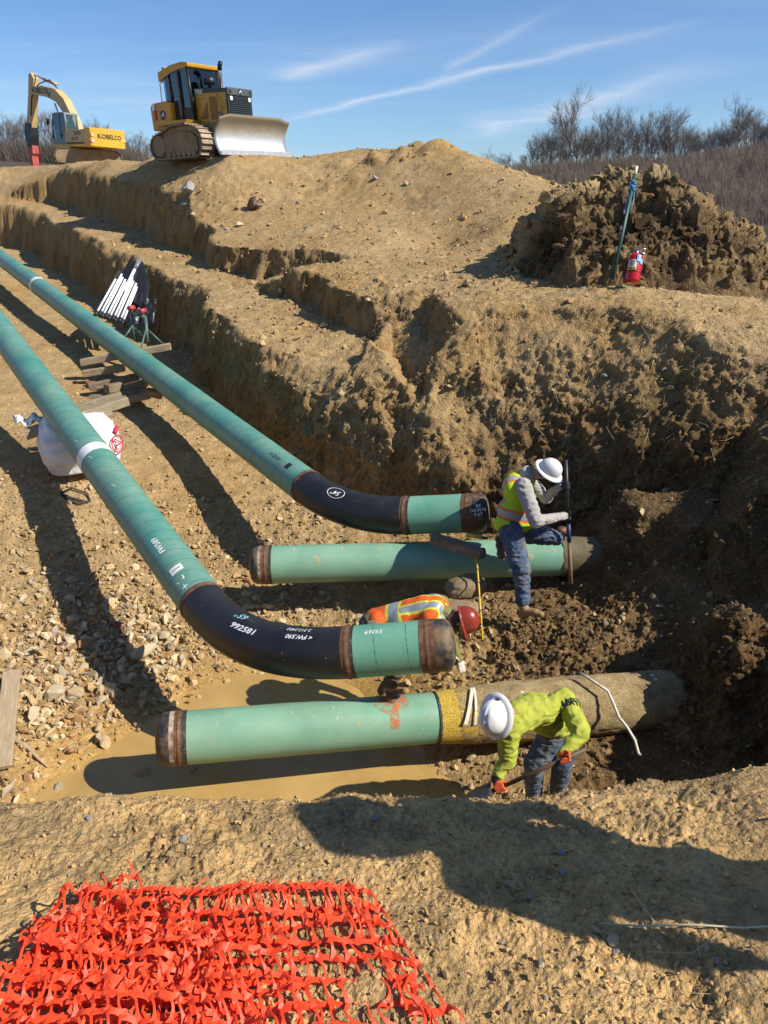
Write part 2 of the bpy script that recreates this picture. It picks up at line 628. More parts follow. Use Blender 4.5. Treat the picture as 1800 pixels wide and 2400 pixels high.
def macro(x, y):
    """terrain height without clods; also masks"""
    # irregular edges
    w1 = noise3(x * 0.45, y * 0.45, 0 * x) * 0.42
    w2 = noise3(x * 0.45 + 40, y * 0.45, 0 * x + 3) * 0.42
    w3 = noise3(x * 1.9, y * 1.9, 0 * x + 7) * 0.09
    w4 = noise3(x * 1.9 + 9, y * 1.9, 0 * x + 11) * 0.09
    r = np.hypot(x, y)
    amp = np.clip((r - 3.0) / 4, 0, 1)
    xw = x + (w1 + w3) * amp
    yw = y + (w2 + w4) * amp
    U = U_f(x, y) + noise3(x * 0.2, y * 0.2, 0 * x + 2) * 0.25 * np.clip((r - 5) / 10, 0, 1)
    # low lumps along the top of the mound
    u_, v_, _ = project(np.stack([x, y, U], -1))
    lump = np.exp(-((x - 0.6) / 2.6) ** 2 - ((y - 25.6) / 0.9) ** 2)
    U = U + lump * (0.05 + 0.42 * np.maximum(0, noise3(x * 1.4, y * 1.4, 0 * x + 21) + 0.15))
    # level pad under the bulldozer
    pd = P(530, 372, 25.4)
    w_ = 1 - sstep(1.6, 4.6, np.hypot(x - pd.x, y - pd.y))
    U = U * (1 - w_) + P(462, 373, 26.0).z * w_
    F = F_f(x, y)
    # bell hole under the front buried pipe and puddle basin
    F = F - 0.30 * np.exp(-((x - 0.55) / 0.75) ** 2 - ((y - 5.5) / 0.42) ** 2)
    F = F - 0.10 * np.exp(-((x + 2.6) / 1.0) ** 2 - ((y - 5.9) / 0.6) ** 2)
    F = F - 0.12 * np.exp(-((x + 0.9) / 1.4) ** 2 - ((y - 7.0) / 0.5) ** 2)
    F = F + 0.95 * np.exp(-((x - 3.6) / 0.42) ** 2 - ((y - 6.75) / 0.65) ** 2) + 0.45 * np.exp(-((x - 3.2) / 0.35) ** 2 - ((y - 9.5) / 0.6) ** 2)
    C, dt, ins = cutfield(xw, yw)
    Zc = F + C
    Z = np.minimum(U, Zc)
    k = 0.12
    hh = np.clip(0.5 + 0.5 * (U - Zc) / k, 0, 1)
    Z = U * (1 - hh) + Zc * hh - k * hh * (1 - hh) * 0.5
    # wedge cut
    poly = WEDGE
    i2 = inside(xw, yw, poly)
    d2 = np.full(np.shape(x), 1e9)
    for i in range(len(poly)):
        d2 = np.minimum(d2, seg_dist(xw, yw, poly[i], poly[(i + 1) % len(poly)]))
    d2[i2] = 0
    f2 = -1.95 + 0.26 * (x + 3.9)
    Z = np.minimum(Z, f2 + np.interp(d2, [0, 0.25, 0.6, 8], [0, 0.75, 1.0, 9]))
    i3 = inside(xw, yw, SCOOP)
    d3 = np.full(np.shape(x), 1e9)
    for i in range(len(SCOOP)):
        d3 = np.minimum(d3, seg_dist(xw, yw, SCOOP[i], SCOOP[(i + 1) % len(SCOOP)]))
    Z = np.where(i3, Z - np.minimum(d3 * 1.5, 0.55), Z)
    return Z, dt, ins, U


def far_z(x, y):
    """valley and wooded hills beyond the site"""
    r = np.hypot(x, y)
    th = np.degrees(np.arctan2(x, y))
    # ridge elevation angle (tan) as seen over the site by bearing
    ridge = np.interp(th, [-180, -60, -30, -20, -10, 0, 6, 12, 20, 26, 30, 60, 180],
                      [0.03, 0.04, 0.050, 0.045, 0.03, 0.030, 0.034, 0.042, 0.046, 0.062, 0.066, 0.05, 0.03])
    rr = np.interp(th, [-180, -40, -15, 0, 40, 180], [150, 110, 120, 190, 210, 150])
    low = np.interp(th, [-180, -30, -5, 10, 40, 180], [-3, 0, -2, -14, -16, -3])
    t = np.clip((r - rr * 0.40) / (rr * 0.60), 0, 1)
    z = low + (ridge * rr - low) * (t ** 0.8)
    z = np.where(r > rr, ridge * rr - (r - rr) * 0.05, z)
    return z + noise3(x * 0.02, y * 0.02, 0 * x) * 1.2


NT_FINE, NR = 460, 1400
th = np.concatenate([np.linspace(-180, -44, 40, endpoint=False), np.linspace(-44, -32, 30, endpoint=False),
                     np.linspace(-32, 32, NT_FINE, endpoint=False), np.linspace(32, 44, 30, endpoint=False), np.linspace(44, 180, 40, endpoint=False)])
th = np.radians(th)
NT = len(th)
rd = np.concatenate([np.concatenate([np.geomspace(0.04, 0.5, 20, endpoint=False), np.geomspace(0.5, 55, 1280, endpoint=False)]), np.geomspace(55, 600, 60)])
X = np.sin(th)[:, None] * rd[None]
Y = np.cos(th)[:, None] * rd[None]
Z, DT, INS, UU = macro(X, Y)
fz = far_z(X, Y)
bl = sstep(45, 75, np.hypot(X, Y))
Z = Z * (1 - bl) + fz * bl
# resample every radial profile by arc length / distance so that walls get rows too
ds = np.hypot(np.diff(rd)[None], np.diff(Z, axis=1))
vis = 1.0 / np.hypot(rd[1:], 0.0)[None]
wgt = ds * vis
wgt = (wgt + 0.25 * np.diff(np.log(rd))[None]) * np.interp(rd[1:], [0, 1.0, 1.1, 2.9, 3.1, 4.6, 5.0, 24, 34, 60, 600], [0.15, 0.2, 0.8, 0.8, 0.3, 0.3, 1.6, 1.5, 0.8, 0.2, 0.1])[None]
cum = np.concatenate([np.zeros((NT, 1)), np.cumsum(wgt, axis=1)], axis=1)
# average parametrisation between neighbours keeps the quads regular
k5 = np.ones(9) / 9
cum = cum / cum[:, -1:]
cs = np.stack([np.convolve(np.concatenate([cum[-4:, j], cum[:, j], cum[:4, j]]), k5, 'valid') for j in range(cum.shape[1])], axis=1)
q = np.linspace(0, 1, NR)
RR = np.stack([np.interp(q, cs[i], rd) for i in range(NT)])
X = np.sin(th)[:, None] * RR
Y = np.cos(th)[:, None] * RR
Z, DT, INS, UU = macro(X, Y)
fz = far_z(X, Y)
R_ = np.hypot(X, Y)
bl = sstep(45, 75, R_)
Z = Z * (1 - bl) + fz * bl
BASEZ = Z.copy()

# masks
gx = np.gradient(Z, axis=1) / np.maximum(np.gradient(RR, axis=1), 1e-4)
gt = np.gradient(Z, axis=0) / np.maximum(np.abs(np.gradient(th)[:, None] * RR), 1e-4)
slope = np.hypot(gx, gt)
steep = sstep(0.55, 1.6, slope)
pit = np.where(INS, 1.0, np.clip(1 - DT / 1.2, 0, 1)) * (1 - bl)
puddle = np.exp(-((X + 2.4) / 1.5) ** 2 - ((Y - 6.2) / 1.15) ** 2) + np.exp(-((X + 1.0) / 1.5) ** 2 - ((Y - 7.7) / 0.85) ** 2)
puddle = np.clip(puddle * 1.25, 0, 1)
track = sstep(9, 14, np.hypot(X + 4, Y - 4) * 0 + Y) * pit            # trafficked trench floor
mudheap = np.exp(-((X - 1.9) / 1.1) ** 2 - ((Y - 7.9) / 1.0) ** 2) * pit
rear = sstep(9.5, 11, Y) * sstep(-3, 0, X) * (1 - sstep(15, 17, Y)) * (1 - bl)
nearb = (1 - sstep(2.7, 3.6, R_))

# clods
dist_f = np.clip(R_ / 8, 0.12, 2.5)
rough = 0.30 + 0.75 * steep + 0.55 * mudheap + 0.25 * rear
rearr = sstep(-2.0, 0.5, X) * sstep(9.4, 11.5, Y) * (1 - bl)
rough = rough * (1 - 0.45 * rearr * (1 - 0.8 * sstep(0.0, 0.5, fbm(X, Y, Z, 0.7, 2))))
rough = rough * (1 - 0.85 * puddle) * (1 - 0.5 * track * (1 - steep))
nearrough = 0.28 + 0.6 * sstep(0.05, 0.5, fbm(X, Y, Z, 1.3, 2)) * (X < 0.5) + 0.5 * sstep(2.0, 2.6, R_)
rough = rough * (1 - nearb) + nearrough * nearb
rough = rough * (1 - bl)
a = fbm(X, Y, Z, 0.9, 3, 0.6) * 0.12
rg = 0.5 - np.abs(noise3(X * 2.6 + 3, Y * 2.6, Z * 1.5)) * 2
b = (rg * 0.55 + fbm(X, Y, Z, 4.5, 2, 0.6)) * 0.048
c = fbm(X, Y, Z, 9.5, 2, 0.6, True) * 0.024 + fbm(X, Y, Z, 17.0, 2, 0.6) * 0.034
big = a * np.clip(R_ / 6 - 0.35, 0, 1)
d = (big + b * np.clip(R_ / 6, 0.25, 1.6) + c * np.clip(R_ / 5, 0.35, 1.4)) * rough
dn = fbm(X, Y, Z, 3.2, 2, 0.6) * 0.030 + fbm(X, Y, Z, 15.0, 3, 0.6, True) * 0.0085 * (0.5 + sstep(-0.2, 0.5, fbm(X, Y, Z, 2.1, 2))) + fbm(X, Y, Z, 62.0, 2, 0.6) * 0.0034
d = d * (1 - nearb) + dn * nearb
# push along the surface normal, horizontally too on steep faces
er = np.stack([np.sin(th)[:, None] + 0 * Z, np.cos(th)[:, None] + 0 * Z], -1)
et = np.stack([np.cos(th)[:, None] + 0 * Z, -np.sin(th)[:, None] + 0 * Z], -1)
nx = -(gx[..., None] * er + gt[..., None] * et)
nl = np.sqrt(1 + (nx ** 2).sum(-1))
X = X + d * nx[..., 0] / nl
Y = Y + d * nx[..., 1] / nl
Z = Z + d / nl

# soil colour (albedo): patches of dry tan, ochre, moist brown, grey silt, plus painted pit shade
n1 = fbm(X, Y, Z, 0.5, 4, 0.6)
n2 = fbm(X, Y, Z, 2.3, 4, 0.6)
n3 = fbm(X, Y, Z, 9.0, 3, 0.6)
dry = np.array([0.46, 0.335, 0.18])
pale = np.array([0.53, 0.395, 0.22])
ochre = np.array([0.40, 0.25, 0.092])
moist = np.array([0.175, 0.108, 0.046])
silt = np.array([0.50, 0.315, 0.100])
mix = lambda A, B, t: A * (1 - np.clip(t, 0, 1)[..., None]) + B * np.clip(t, 0, 1)[..., None]
COL = mix(np.broadcast_to(dry, Z.shape + (3,)), np.broadcast_to(ochre, Z.shape + (3,)), 0.24 + 0.5 * n1)
COL = mix(COL, np.array([0.60, 0.405, 0.185]), nearb * (0.7 + 0.6 * n2))
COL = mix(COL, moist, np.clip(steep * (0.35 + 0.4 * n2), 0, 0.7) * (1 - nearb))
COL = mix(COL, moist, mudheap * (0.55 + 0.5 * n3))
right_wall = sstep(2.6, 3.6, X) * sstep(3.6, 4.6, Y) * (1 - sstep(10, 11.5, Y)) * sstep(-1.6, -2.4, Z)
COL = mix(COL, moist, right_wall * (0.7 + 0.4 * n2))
COL = mix(COL, silt, puddle * 0.95)
COL = mix(COL, pale, np.clip(track * 0.25 + 0.35 * pit * (n2 - 0.1), 0, 0.6) * (1 - puddle) * (1 - steep) * (1 - mudheap))
COL = COL * (1 + 0.20 * n3 + 0.14 * n2)[..., None]
wood_fl = np.array([0.10, 0.076, 0.056])
straw_h = np.array([0.30, 0.22, 0.12])
COLF = mix(np.broadcast_to(wood_fl, Z.shape + (3,)), np.broadcast_to(straw_h, Z.shape + (3,)), sstep(0.25, 0.6, fbm(X, Y, Z * 0, 0.03, 3)))
COL = mix(COL, COLF, bl)
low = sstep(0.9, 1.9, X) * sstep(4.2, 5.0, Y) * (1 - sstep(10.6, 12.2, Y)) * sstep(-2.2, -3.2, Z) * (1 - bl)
COL = mix(COL, moist * 0.72, low * (0.75 + 0.35 * n2))  # moist clay darkened further: painted stand-in for deep shade in the right pit
COL = COL * (0.80 + 0.06 * nearb)[..., None] * (np.array([1.07, 1.0, 0.88])[None, None] * (1 - bl[..., None]) + bl[..., None])
COL = np.clip(COL, 0.02, 0.8)

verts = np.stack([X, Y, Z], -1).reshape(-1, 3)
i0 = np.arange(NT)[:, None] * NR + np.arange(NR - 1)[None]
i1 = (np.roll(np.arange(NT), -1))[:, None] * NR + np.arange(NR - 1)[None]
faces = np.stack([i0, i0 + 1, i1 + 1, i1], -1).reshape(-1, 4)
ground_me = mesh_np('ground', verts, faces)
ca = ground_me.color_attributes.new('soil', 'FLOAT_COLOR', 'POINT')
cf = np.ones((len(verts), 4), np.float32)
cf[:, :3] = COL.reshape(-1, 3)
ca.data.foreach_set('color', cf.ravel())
wet = np.zeros(len(verts), np.float32)
wet[:] = np.clip(puddle + 0.45 * mudheap, 0, 1).ravel()
wa = ground_me.attributes.new('wet', 'FLOAT', 'POINT')
wa.data.foreach_set('value', wet)


def mat_ground():
    m, nt, b = new_mat('soil')
    nb = NB(nt)
    at = nb.n('ShaderNodeAttribute', attribute_name='soil')
    wa_ = nb.n('ShaderNodeAttribute', attribute_name='wet')
    g = nb.n('ShaderNodeNewGeometry')
    pos = g.outputs['Position']
    f1 = nb.noise(38, 5, 0.7, pos)
    f2 = nb.noise(11, 4, 0.6, pos)
    vor = nb.n('ShaderNodeTexVoronoi', feature='F1')
    vor.inputs['Scale'].default_value = 26
    nb.l(pos, vor.inputs['Vector'])
    vor2 = nb.n('ShaderNodeTexVoronoi', feature='F1')
    vor2.inputs['Scale'].default_value = 70
    nb.l(pos, vor2.inputs['Vector'])
    k = nb.ramp(f1, [(0.25, (0.50, 0.48, 0.45)), (0.5, (1.0, 1.0, 1.0)), (0.78, (1.36, 1.33, 1.28))])
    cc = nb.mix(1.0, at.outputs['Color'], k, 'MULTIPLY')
    # single grains: some stones paler or greyer
    st = nb.n('ShaderNodeSeparateColor')
    nb.l(vor.outputs['Color'], st.inputs[0])
    pale = nb.math('GREATER_THAN', st.outputs[0], 0.86)
    pale = nb.math('MULTIPLY', pale, nb.math('LESS_THAN', vor.outputs['Distance'], 0.42))
    pale = nb.math('MULTIPLY', pale, nb.math('SUBTRACT', 1.0, wa_.outputs['Fac'], True))
    cc = nb.mix(nb.math('MULTIPLY', pale, 0.3), cc, (0.42, 0.33, 0.21))
    nb.l(cc, b.inputs['Base Color'])
    r = nb.math('SUBTRACT', 0.95, nb.math('MULTIPLY', wa_.outputs['Fac'], 0.42))
    nb.l(r, b.inputs['Roughness'])
    b.inputs['Specular IOR Level'].default_value = 0.25
    dry_ = nb.math('SUBTRACT', 1.0, nb.math('MULTIPLY', wa_.outputs['Fac'], 0.8), True)
    h = nb.math('ADD', nb.math('MULTIPLY', f1, 0.9), nb.math('MULTIPLY', vor.outputs['Distance'], -0.55))
    h = nb.math('ADD', h, nb.math('MULTIPLY', vor2.outputs['Distance'], -0.25))
    h = nb.math('ADD', h, nb.math('MULTIPLY', f2, 0.8))
    h = nb.math('MULTIPLY', h, dry_)
    nb.l(nb.bump(h, 1.0, 0.026), b.inputs['Normal'])
    return m


M_SOIL = mat_ground()
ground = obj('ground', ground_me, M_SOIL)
tag(ground, kind='structure')
GX, GY, GZ = X, Y, Z
GTH, GRR = th, RR
GN = np.stack([nx[..., 0] / nl, nx[..., 1] / nl, 1 / nl], -1)


def gz(x, y):
    """ground height at x, y read back from the mesh grid (nearest column, linear along it)"""
    t = math.atan2(x, y)
    i = int(np.clip(np.searchsorted(GTH, t), 1, NT - 1))
    if abs(GTH[i - 1] - t) < abs(GTH[i] - t):
        i -= 1
    r = math.hypot(x, y)
    rr = np.hypot(GX[i], GY[i])
    return float(np.interp(r, GRR[i], GZ[i]))
# ------------------------------------------------------------------ muddy water
def mat_water():
    m, nt, b = new_mat('muddy_water')
    nb = NB(nt)
    co = nb.obco()
    n = nb.noise(1.6, 5, 0.6, co, 0.8)
    cc = nb.ramp(n, [(0.3, (0.38, 0.235, 0.07)), (0.7, (0.50, 0.32, 0.105))])
    nb.l(cc, b.inputs['Base Color'])
    b.inputs['Roughness'].default_value = 0.28
    b.inputs['Specular IOR Level'].default_value = 0.5
    nb.l(nb.bump(nb.noise(3.0, 3, 0.5, co), 0.25, 0.01), b.inputs['Normal'])
    return m


bm = bmesh.new()
NW = 60
vs = [[bm.verts.new((-6 + 9.2 * i / NW, 4.4 + 4.4 * j / NW, 0)) for j in range(NW + 1)] for i in range(NW + 1)]
for i in range(NW):
    for j in range(NW):
        bm.faces.new((vs[i][j], vs[i + 1][j], vs[i + 1][j + 1], vs[i][j + 1]))
water = obj('muddy_water', bm, mat_water())
water.location = (0, 0, -5.445)
tag(water, kind='structure')

# ------------------------------------------------------------------ pipes
RP = 0.254


def mat_coating(name, c, lines=True, worn=0.12, dusty=0.42):
    """fusion-bond green coating; UV.x = metres along, UV.y = turn"""
    m, nt, b = new_mat(name)
    nb = NB(nt)
    uv = nb.n('ShaderNodeUVMap').outputs[0]
    sp = nb.n('ShaderNodeSeparateXYZ')
    nb.l(uv, sp.inputs[0])
    co = nb.obco()
    n1 = nb.noise(2.2, 5, 0.6, co)
    cc = nb.ramp(n1, [(0.3, tuple(x * 0.86 for x in c)), (0.7, tuple(min(1, x * 1.12) for x in c))])
    # mill dust and scuffs
    n2 = nb.noise(9, 8, 0.75, co, 0.6)
    f = nb.ramp(n2, [(0.56, (0, 0, 0)), (0.74, (1, 1, 1))])
    n2b = nb.noise(1.1, 6, 0.7, co, 0.3)
    f = nb.math('ADD', nb.math('MULTIPLY', f, 0.7), nb.ramp(n2b, [(0.42, (0, 0, 0)), (0.75, (0.75, 0.75, 0.75))]), True)
    f = nb.math('MULTIPLY', f, dusty)
    cc = nb.mix(f, cc, (0.46, 0.40, 0.26))
    if worn > 0:
        n3 = nb.noise(5.5, 6, 0.55, co, 0.2)
        f3 = nb.ramp(n3, [(0.665, (0, 0, 0)), (0.685, (1, 1, 1))])
        f3 = nb.math('MULTIPLY', f3, worn)
        cc = nb.mix(f3, cc, (0.48, 0.33, 0.14))
        n4 = nb.noise(23, 2, 0.5, co)
        f4 = nb.ramp(n4, [(0.72, (0, 0, 0)), (0.74, (1, 1, 1))])
        cc = nb.mix(nb.math('MULTIPLY', f4, worn), cc, (0.52, 0.48, 0.30))
    if lines:
        s = nb.math('ADD', sp.outputs[0], nb.math('MULTIPLY', sp.outputs[1], 0.23))
        fr = nb.math('FRACT', nb.math('DIVIDE', s, 0.23))
        ln = nb.math('LESS_THAN', fr, 0.035)
        dash = nb.noise(40, 2, 0.5, uv)
        ln = nb.math('MULTIPLY', ln, nb.math('GREATER_THAN', dash, 0.36))
        cc = nb.mix(nb.math('MULTIPLY', ln, 0.75), cc, (0.03, 0.06, 0.05))
    nb.l(cc, b.inputs['Base Color'])
    rg = nb.math('ADD', 0.30, nb.math('MULTIPLY', n2, 0.22))
    rg = nb.math('ADD', rg, nb.math('MULTIPLY', f, 0.4))
    nb.l(rg, b.inputs['Roughness'])
    b.inputs['Specular IOR Level'].default_value = 0.5
    nb.l(nb.bump(nb.noise(60, 3, 0.5, co), 0.12, 0.002), b.inputs['Normal'])
    return m


def mat_black(name='black_coating'):
    m, nt, b = new_mat(name)
    nb = NB(nt)
    uv = nb.n('ShaderNodeUVMap').outputs[0]
    co = nb.obco()
    n1 = nb.noise(3, 6, 0.65, co)
    cc = nb.ramp(n1, [(0.3, (0.010, 0.010, 0.012)), (0.75, (0.028, 0.027, 0.028))])
    mp = nb.n('ShaderNodeMapping')
    mp.inputs['Scale'].default_value = (3.5, 26, 1)
    mp.inputs['Rotation'].default_value = (0, 0, 0.5)
    nb.l(uv, mp.inputs[0])
    n2 = nb.noise(1.2, 7, 0.7, mp.outputs[0], 0.8)
    f = nb.ramp(n2, [(0.60, (0, 0, 0)), (0.72, (1, 1, 1))])
    n5 = nb.noise(1.4, 3, 0.5, co)
    f = nb.math('MULTIPLY', f, nb.ramp(n5, [(0.45, (0, 0, 0)), (0.62, (1, 1, 1))]))
    cc = nb.mix(nb.math('MULTIPLY', f, 0.6), cc, (0.22, 0.15, 0.09))
    n6 = nb.noise(30, 2, 0.5, co)
    f6 = nb.ramp(n6, [(0.76, (0, 0, 0)), (0.775, (1, 1, 1))])
    cc = nb.mix(nb.math('MULTIPLY', f6, 0.8), cc, (0.5, 0.45, 0.36))
    nb.l(cc, b.inputs['Base Color'])
    nb.l(nb.math('ADD', 0.34, nb.math('MULTIPLY', n1, 0.2)), b.inputs['Roughness'])
    return m


def mat_rust(name='rusty_steel', c=(0.15, 0.072, 0.036)):
    m, nt, b = new_mat(name)
    nb = NB(nt)
    co = nb.obco()
    n1 = nb.noise(16, 7, 0.7, co, 0.5)
    cc = nb.ramp(n1, [(0.25, (0.05, 0.028, 0.02)), (0.5, c), (0.75, (0.27, 0.165, 0.10))])
    nb.l(cc, b.inputs['Base Color'])
    b.inputs['Roughness'].default_value = 0.72
    b.inputs['Metallic'].default_value = 0.25
    nb.l(nb.bump(n1, 0.4, 0.004), b.inputs['Normal'])
    return m


M_GREEN = mat_coating('green_coating', (0.078, 0.255, 0.20))
M_GREEN_PALE = mat_coating('pale_green_coating', (0.168, 0.35, 0.24), lines=False, worn=0.8, dusty=0.35)
M_GREEN_STUB = mat_coating('stub_green_coating', (0.125, 0.34, 0.235), lines=False, worn=0.25, dusty=0.3)
M_BLACK = mat_black()
M_RUST = mat_rust()
M_DARKBAND = simple('charred_coating', (0.03, 0.03, 0.026), 0.7, 0, 0.5, 20, dirt=(0.25, 0.2, 0.12), dirt_amt=0.35, dirt_scale=12)
M_WHITEBAND = simple('white_joint_coating', (0.72, 0.72, 0.70), 0.5, 0, 0.06, 5, dirt=(0.5, 0.46, 0.38), dirt_amt=0.2)
M_CAP = simple('bare_cap_steel', (0.05, 0.045, 0.047), 0.48, 0.4, 0.5, 9, dirt=(0.26, 0.18, 0.10), dirt_amt=0.7, dirt_scale=6)
M_PEEL = simple('peeling_primer', (0.46, 0.36, 0.26), 0.75, 0, 0.3, 16, dirt=(0.13, 0.07, 0.04), dirt_amt=0.9, dirt_scale=9)
M_CHALK = simple('paint_marker', (0.80, 0.82, 0.78), 0.7, 0, 0.1, 30)
M_CHALKBLUE = simple('pale_blue_marker', (0.35, 0.62, 0.70), 0.7, 0, 0.1, 30)
M_INK = simple('black_ink', (0.012, 0.015, 0.015), 0.6)


class Path:
    """centre line with arc length, used to lay pipe parts and markings"""
    def __init__(self, pts):
        self.p = [Vector(p) for p in pts]
        self.s = [0.0]
        for a, b in zip(self.p, self.p[1:]):
            self.s.append(self.s[-1] + (b - a).length)
        self.L = self.s[-1]
        self.u = []
        u = None
        for i in range(len(self.p)):
            t = (self.p[min(i + 1, len(self.p) - 1)] - self.p[max(i - 1, 0)]).normalized()
            u = Vector((0, 0, 1))
            u = (u - t * u.dot(t)).normalized()
            self.u.append((t, u, t.cross(u).normalized()))

    def at(self, s):
        i = max(0, min(len(self.p) - 2, int(np.searchsorted(self.s, s)) - 1))
        f = (s - self.s[i]) / max(1e-9, self.s[i + 1] - self.s[i])
        p = self.p[i].lerp(self.p[i + 1], f)
        a, b = self.u[i], self.u[i + 1]
        ff = min(max(f, 0), 1)
        t = a[0].lerp(b[0], ff).normalized()
        u = a[1].lerp(b[1], ff)
        u = (u - t * u.dot(t)).normalized()
        return p, t, u, t.cross(u).normalized()


def pipe_part(name, path, s0, s1, r, mat, parent, nseg=None, seg=48, prof=None, cap0=False, cap1=False, wob=0.0):
    """a tube from s0 to s1 with UV (metres, turn). prof(t)->radius"""
    n = nseg or max(2, int((s1 - s0) / 0.25) + 1)
    bm = bmesh.new()
    uvl = bm.loops.layers.uv.new('UVMap')
    rings = []
    for i in range(n + 1):
        s = s0 + (s1 - s0) * i / n
        p, t, u, w = path.at(s)
        rad = prof(i / n) if prof else r
        ring = []
        for k in range(seg):
            a = 2 * math.pi * k / seg
            rr = rad
            if wob:
                rr += wob * (0.5 + float(noise3(np.float32(s * 9 + k * 0.7), np.float32(k * 1.3), np.float32(s * 3))))
            ring.append(bm.verts.new(p + (u * math.cos(a) + w * math.sin(a)) * rr))
        rings.append((s, ring))
    for (sa, a), (sb, b) in zip(rings, rings[1:]):
        for k in range(seg):
            k2 = (k + 1) % seg
            f = bm.faces.new((a[k], a[k2], b[k2], b[k]))
            for lp, (ss, kk) in zip(f.loops, ((sa, k), (sa, k + 1), (sb, k + 1), (sb, k))):
                lp[uvl].uv = (ss, kk / seg)
    if cap0:
        bm.faces.new(rings[0][1])
    if cap1:
        bm.faces.new(rings[-1][1][::-1])
    return obj(name, bm, mat, parent, world_space=True)


def end_cap(path, s_from, sign, mat, parent, r=RP, length=0.30, name='end_cap'):
    """domed weld cap, from arc length s_from outward in direction sign"""
    p, t, u, w = path.at(s_from)
    ax = t * sign
    bm = bmesh.new()
    prof = [(r, 0), (r, length * 0.42)]
    for i in range(1, 11):
        a = i / 10 * math.pi / 2
        prof.append((r * (math.cos(a) ** 0.62) if i < 10 else 0, length * 0.42 + length * 0.58 * math.sin(a)))
    lathe(bm, prof, align(p, ax), 48)
    return obj(name, bm, mat, parent, world_space=True)


def write_on(path, s, ang, txt, size, mat, parent, r=RP, rot=0.0, bold=0.0, name='marking', shear=0.0, lift=0.003, stretch=1.0):
    """lettering wrapped on the pipe: text x along the path (rot=0)"""
    me = text_mesh(txt, size, bold, shear)
    co = np.empty(len(me.vertices) * 3)
    me.vertices.foreach_get('co', co)
    co = co.reshape(-1, 3)
    c_, s_ = math.cos(rot), math.sin(rot)
    for i, (x, y, z) in enumerate(co):
        x *= stretch
        a, b = x * c_ - y * s_, x * s_ + y * c_
        p, t, u, w = path.at(s + a)
        th_ = ang - b / r
        me.vertices[i].co = p + (u * math.cos(th_) + w * math.sin(th_)) * (r + lift)
    return obj(name, me, mat, parent, smooth=False, world_space=True)


def patch_on(path, s, ang, ls, la, mat, parent, r=RP, lift=0.004, name='sticker', rot=0.0, n=6):
    """thin curved patch ls metres along, la metres around"""
    bm = bmesh.new()
    c_, s_ = math.cos(rot), math.sin(rot)
    g = []
    for i in range(n + 1):
        row = []
        for j in range(n + 1):
            x, y = (i / n - 0.5) * ls, (j / n - 0.5) * la
            a, b = x * c_ - y * s_, x * s_ + y * c_
            p, t, u, w = path.at(s + a)
            row.append(bm.verts.new(p + (u * math.cos(ang + b / r) + w * math.sin(ang + b / r)) * (r + lift)))
        g.append(row)
    for i in range(n):
        for j in range(n):
            bm.faces.new((g[i][j], g[i + 1][j], g[i + 1][j + 1], g[i][j + 1]))
    return obj(name, bm, mat, parent, world_space=True)


def ang_to(path, s, target=Vector((0, 0, 0))):
    """angle on the pipe that faces a point"""
    p, t, u, w = path.at(s)
    d = target - p
    return math.atan2(d.dot(w), d.dot(u))


def line_pts(a, b, n):
    return [a.lerp(b, i / n) for i in range(n + 1)]


def upper_pipe(label, far, weld, w2, c2, length, bands):
    """long straight run, black elbow, short green stub, cap"""
    far, weld, w2, c2 = (Vector(x) for x in (far, weld, w2, c2))
    d1 = (weld - far).normalized()
    d2 = (c2 - w2).normalized()
    start = weld - d1 * length
    ch = (w2 - weld).length
    arc = bez(weld, weld + d1 * ch * 0.36, w2 - d2 * ch * 0.36, w2, 28)
    pts = line_pts(start, weld, 40) + arc[1:] + line_pts(w2, c2 + d2 * 0.6, 8)[1:]
    path = Path(pts)
    s_w = length
    s_2 = s_w + sum((b - a).length for a, b in zip(arc, arc[1:]))
    s_c = s_2 + (c2 - w2).length
    root = empty('pipeline', weld, label, 'pipe', 'raised green pipes with black elbows')
    pipe_part('pipe_barrel', path, 0, s_w - 0.02, RP, M_GREEN, root, nseg=60, cap0=True)
    pipe_part('elbow', path, s_w + 0.03, s_2 - 0.05, RP + 0.001, M_BLACK, root, nseg=30)
    pipe_part('weld_joint', path, s_w - 0.025, s_w + 0.045, RP + 0.004, M_RUST, root, nseg=6, prof=lambda t: RP + 0.004 + 0.008 * math.exp(-((t - 0.5) / 0.12) ** 2))
    pipe_part('weld_joint', path, s_2 - 0.055, s_2 + 0.03, RP + 0.003, M_RUST, root, nseg=6, prof=lambda t: RP + 0.003 + 0.009 * math.exp(-((t - 0.5) / 0.12) ** 2))
    pipe_part('charred_edge', path, s_2 + 0.028, s_2 + 0.062, RP + 0.002, M_DARKBAND, root, nseg=2, wob=0.002)
    pipe_part('stub_barrel', path, s_2 + 0.02, s_c, RP, M_GREEN_STUB, root, nseg=6)
    pipe_part('weld_joint', path, s_c - 0.01, s_c + 0.14, RP + 0.003, M_RUST, root, nseg=12, prof=lambda t: RP + 0.003 + 0.008 * math.exp(-((t - 0.45) / 0.06) ** 2))
    end_cap(path, s_c + 0.12, 1, M_CAP, root, length=0.20)
    for sb, wd in bands:
        pipe_part('coating_band', path, s_w - sb - wd / 2, s_w - sb + wd / 2, RP + 0.004, M_WHITEBAND, root, nseg=3)
    return root, path, s_w, s_2, s_c


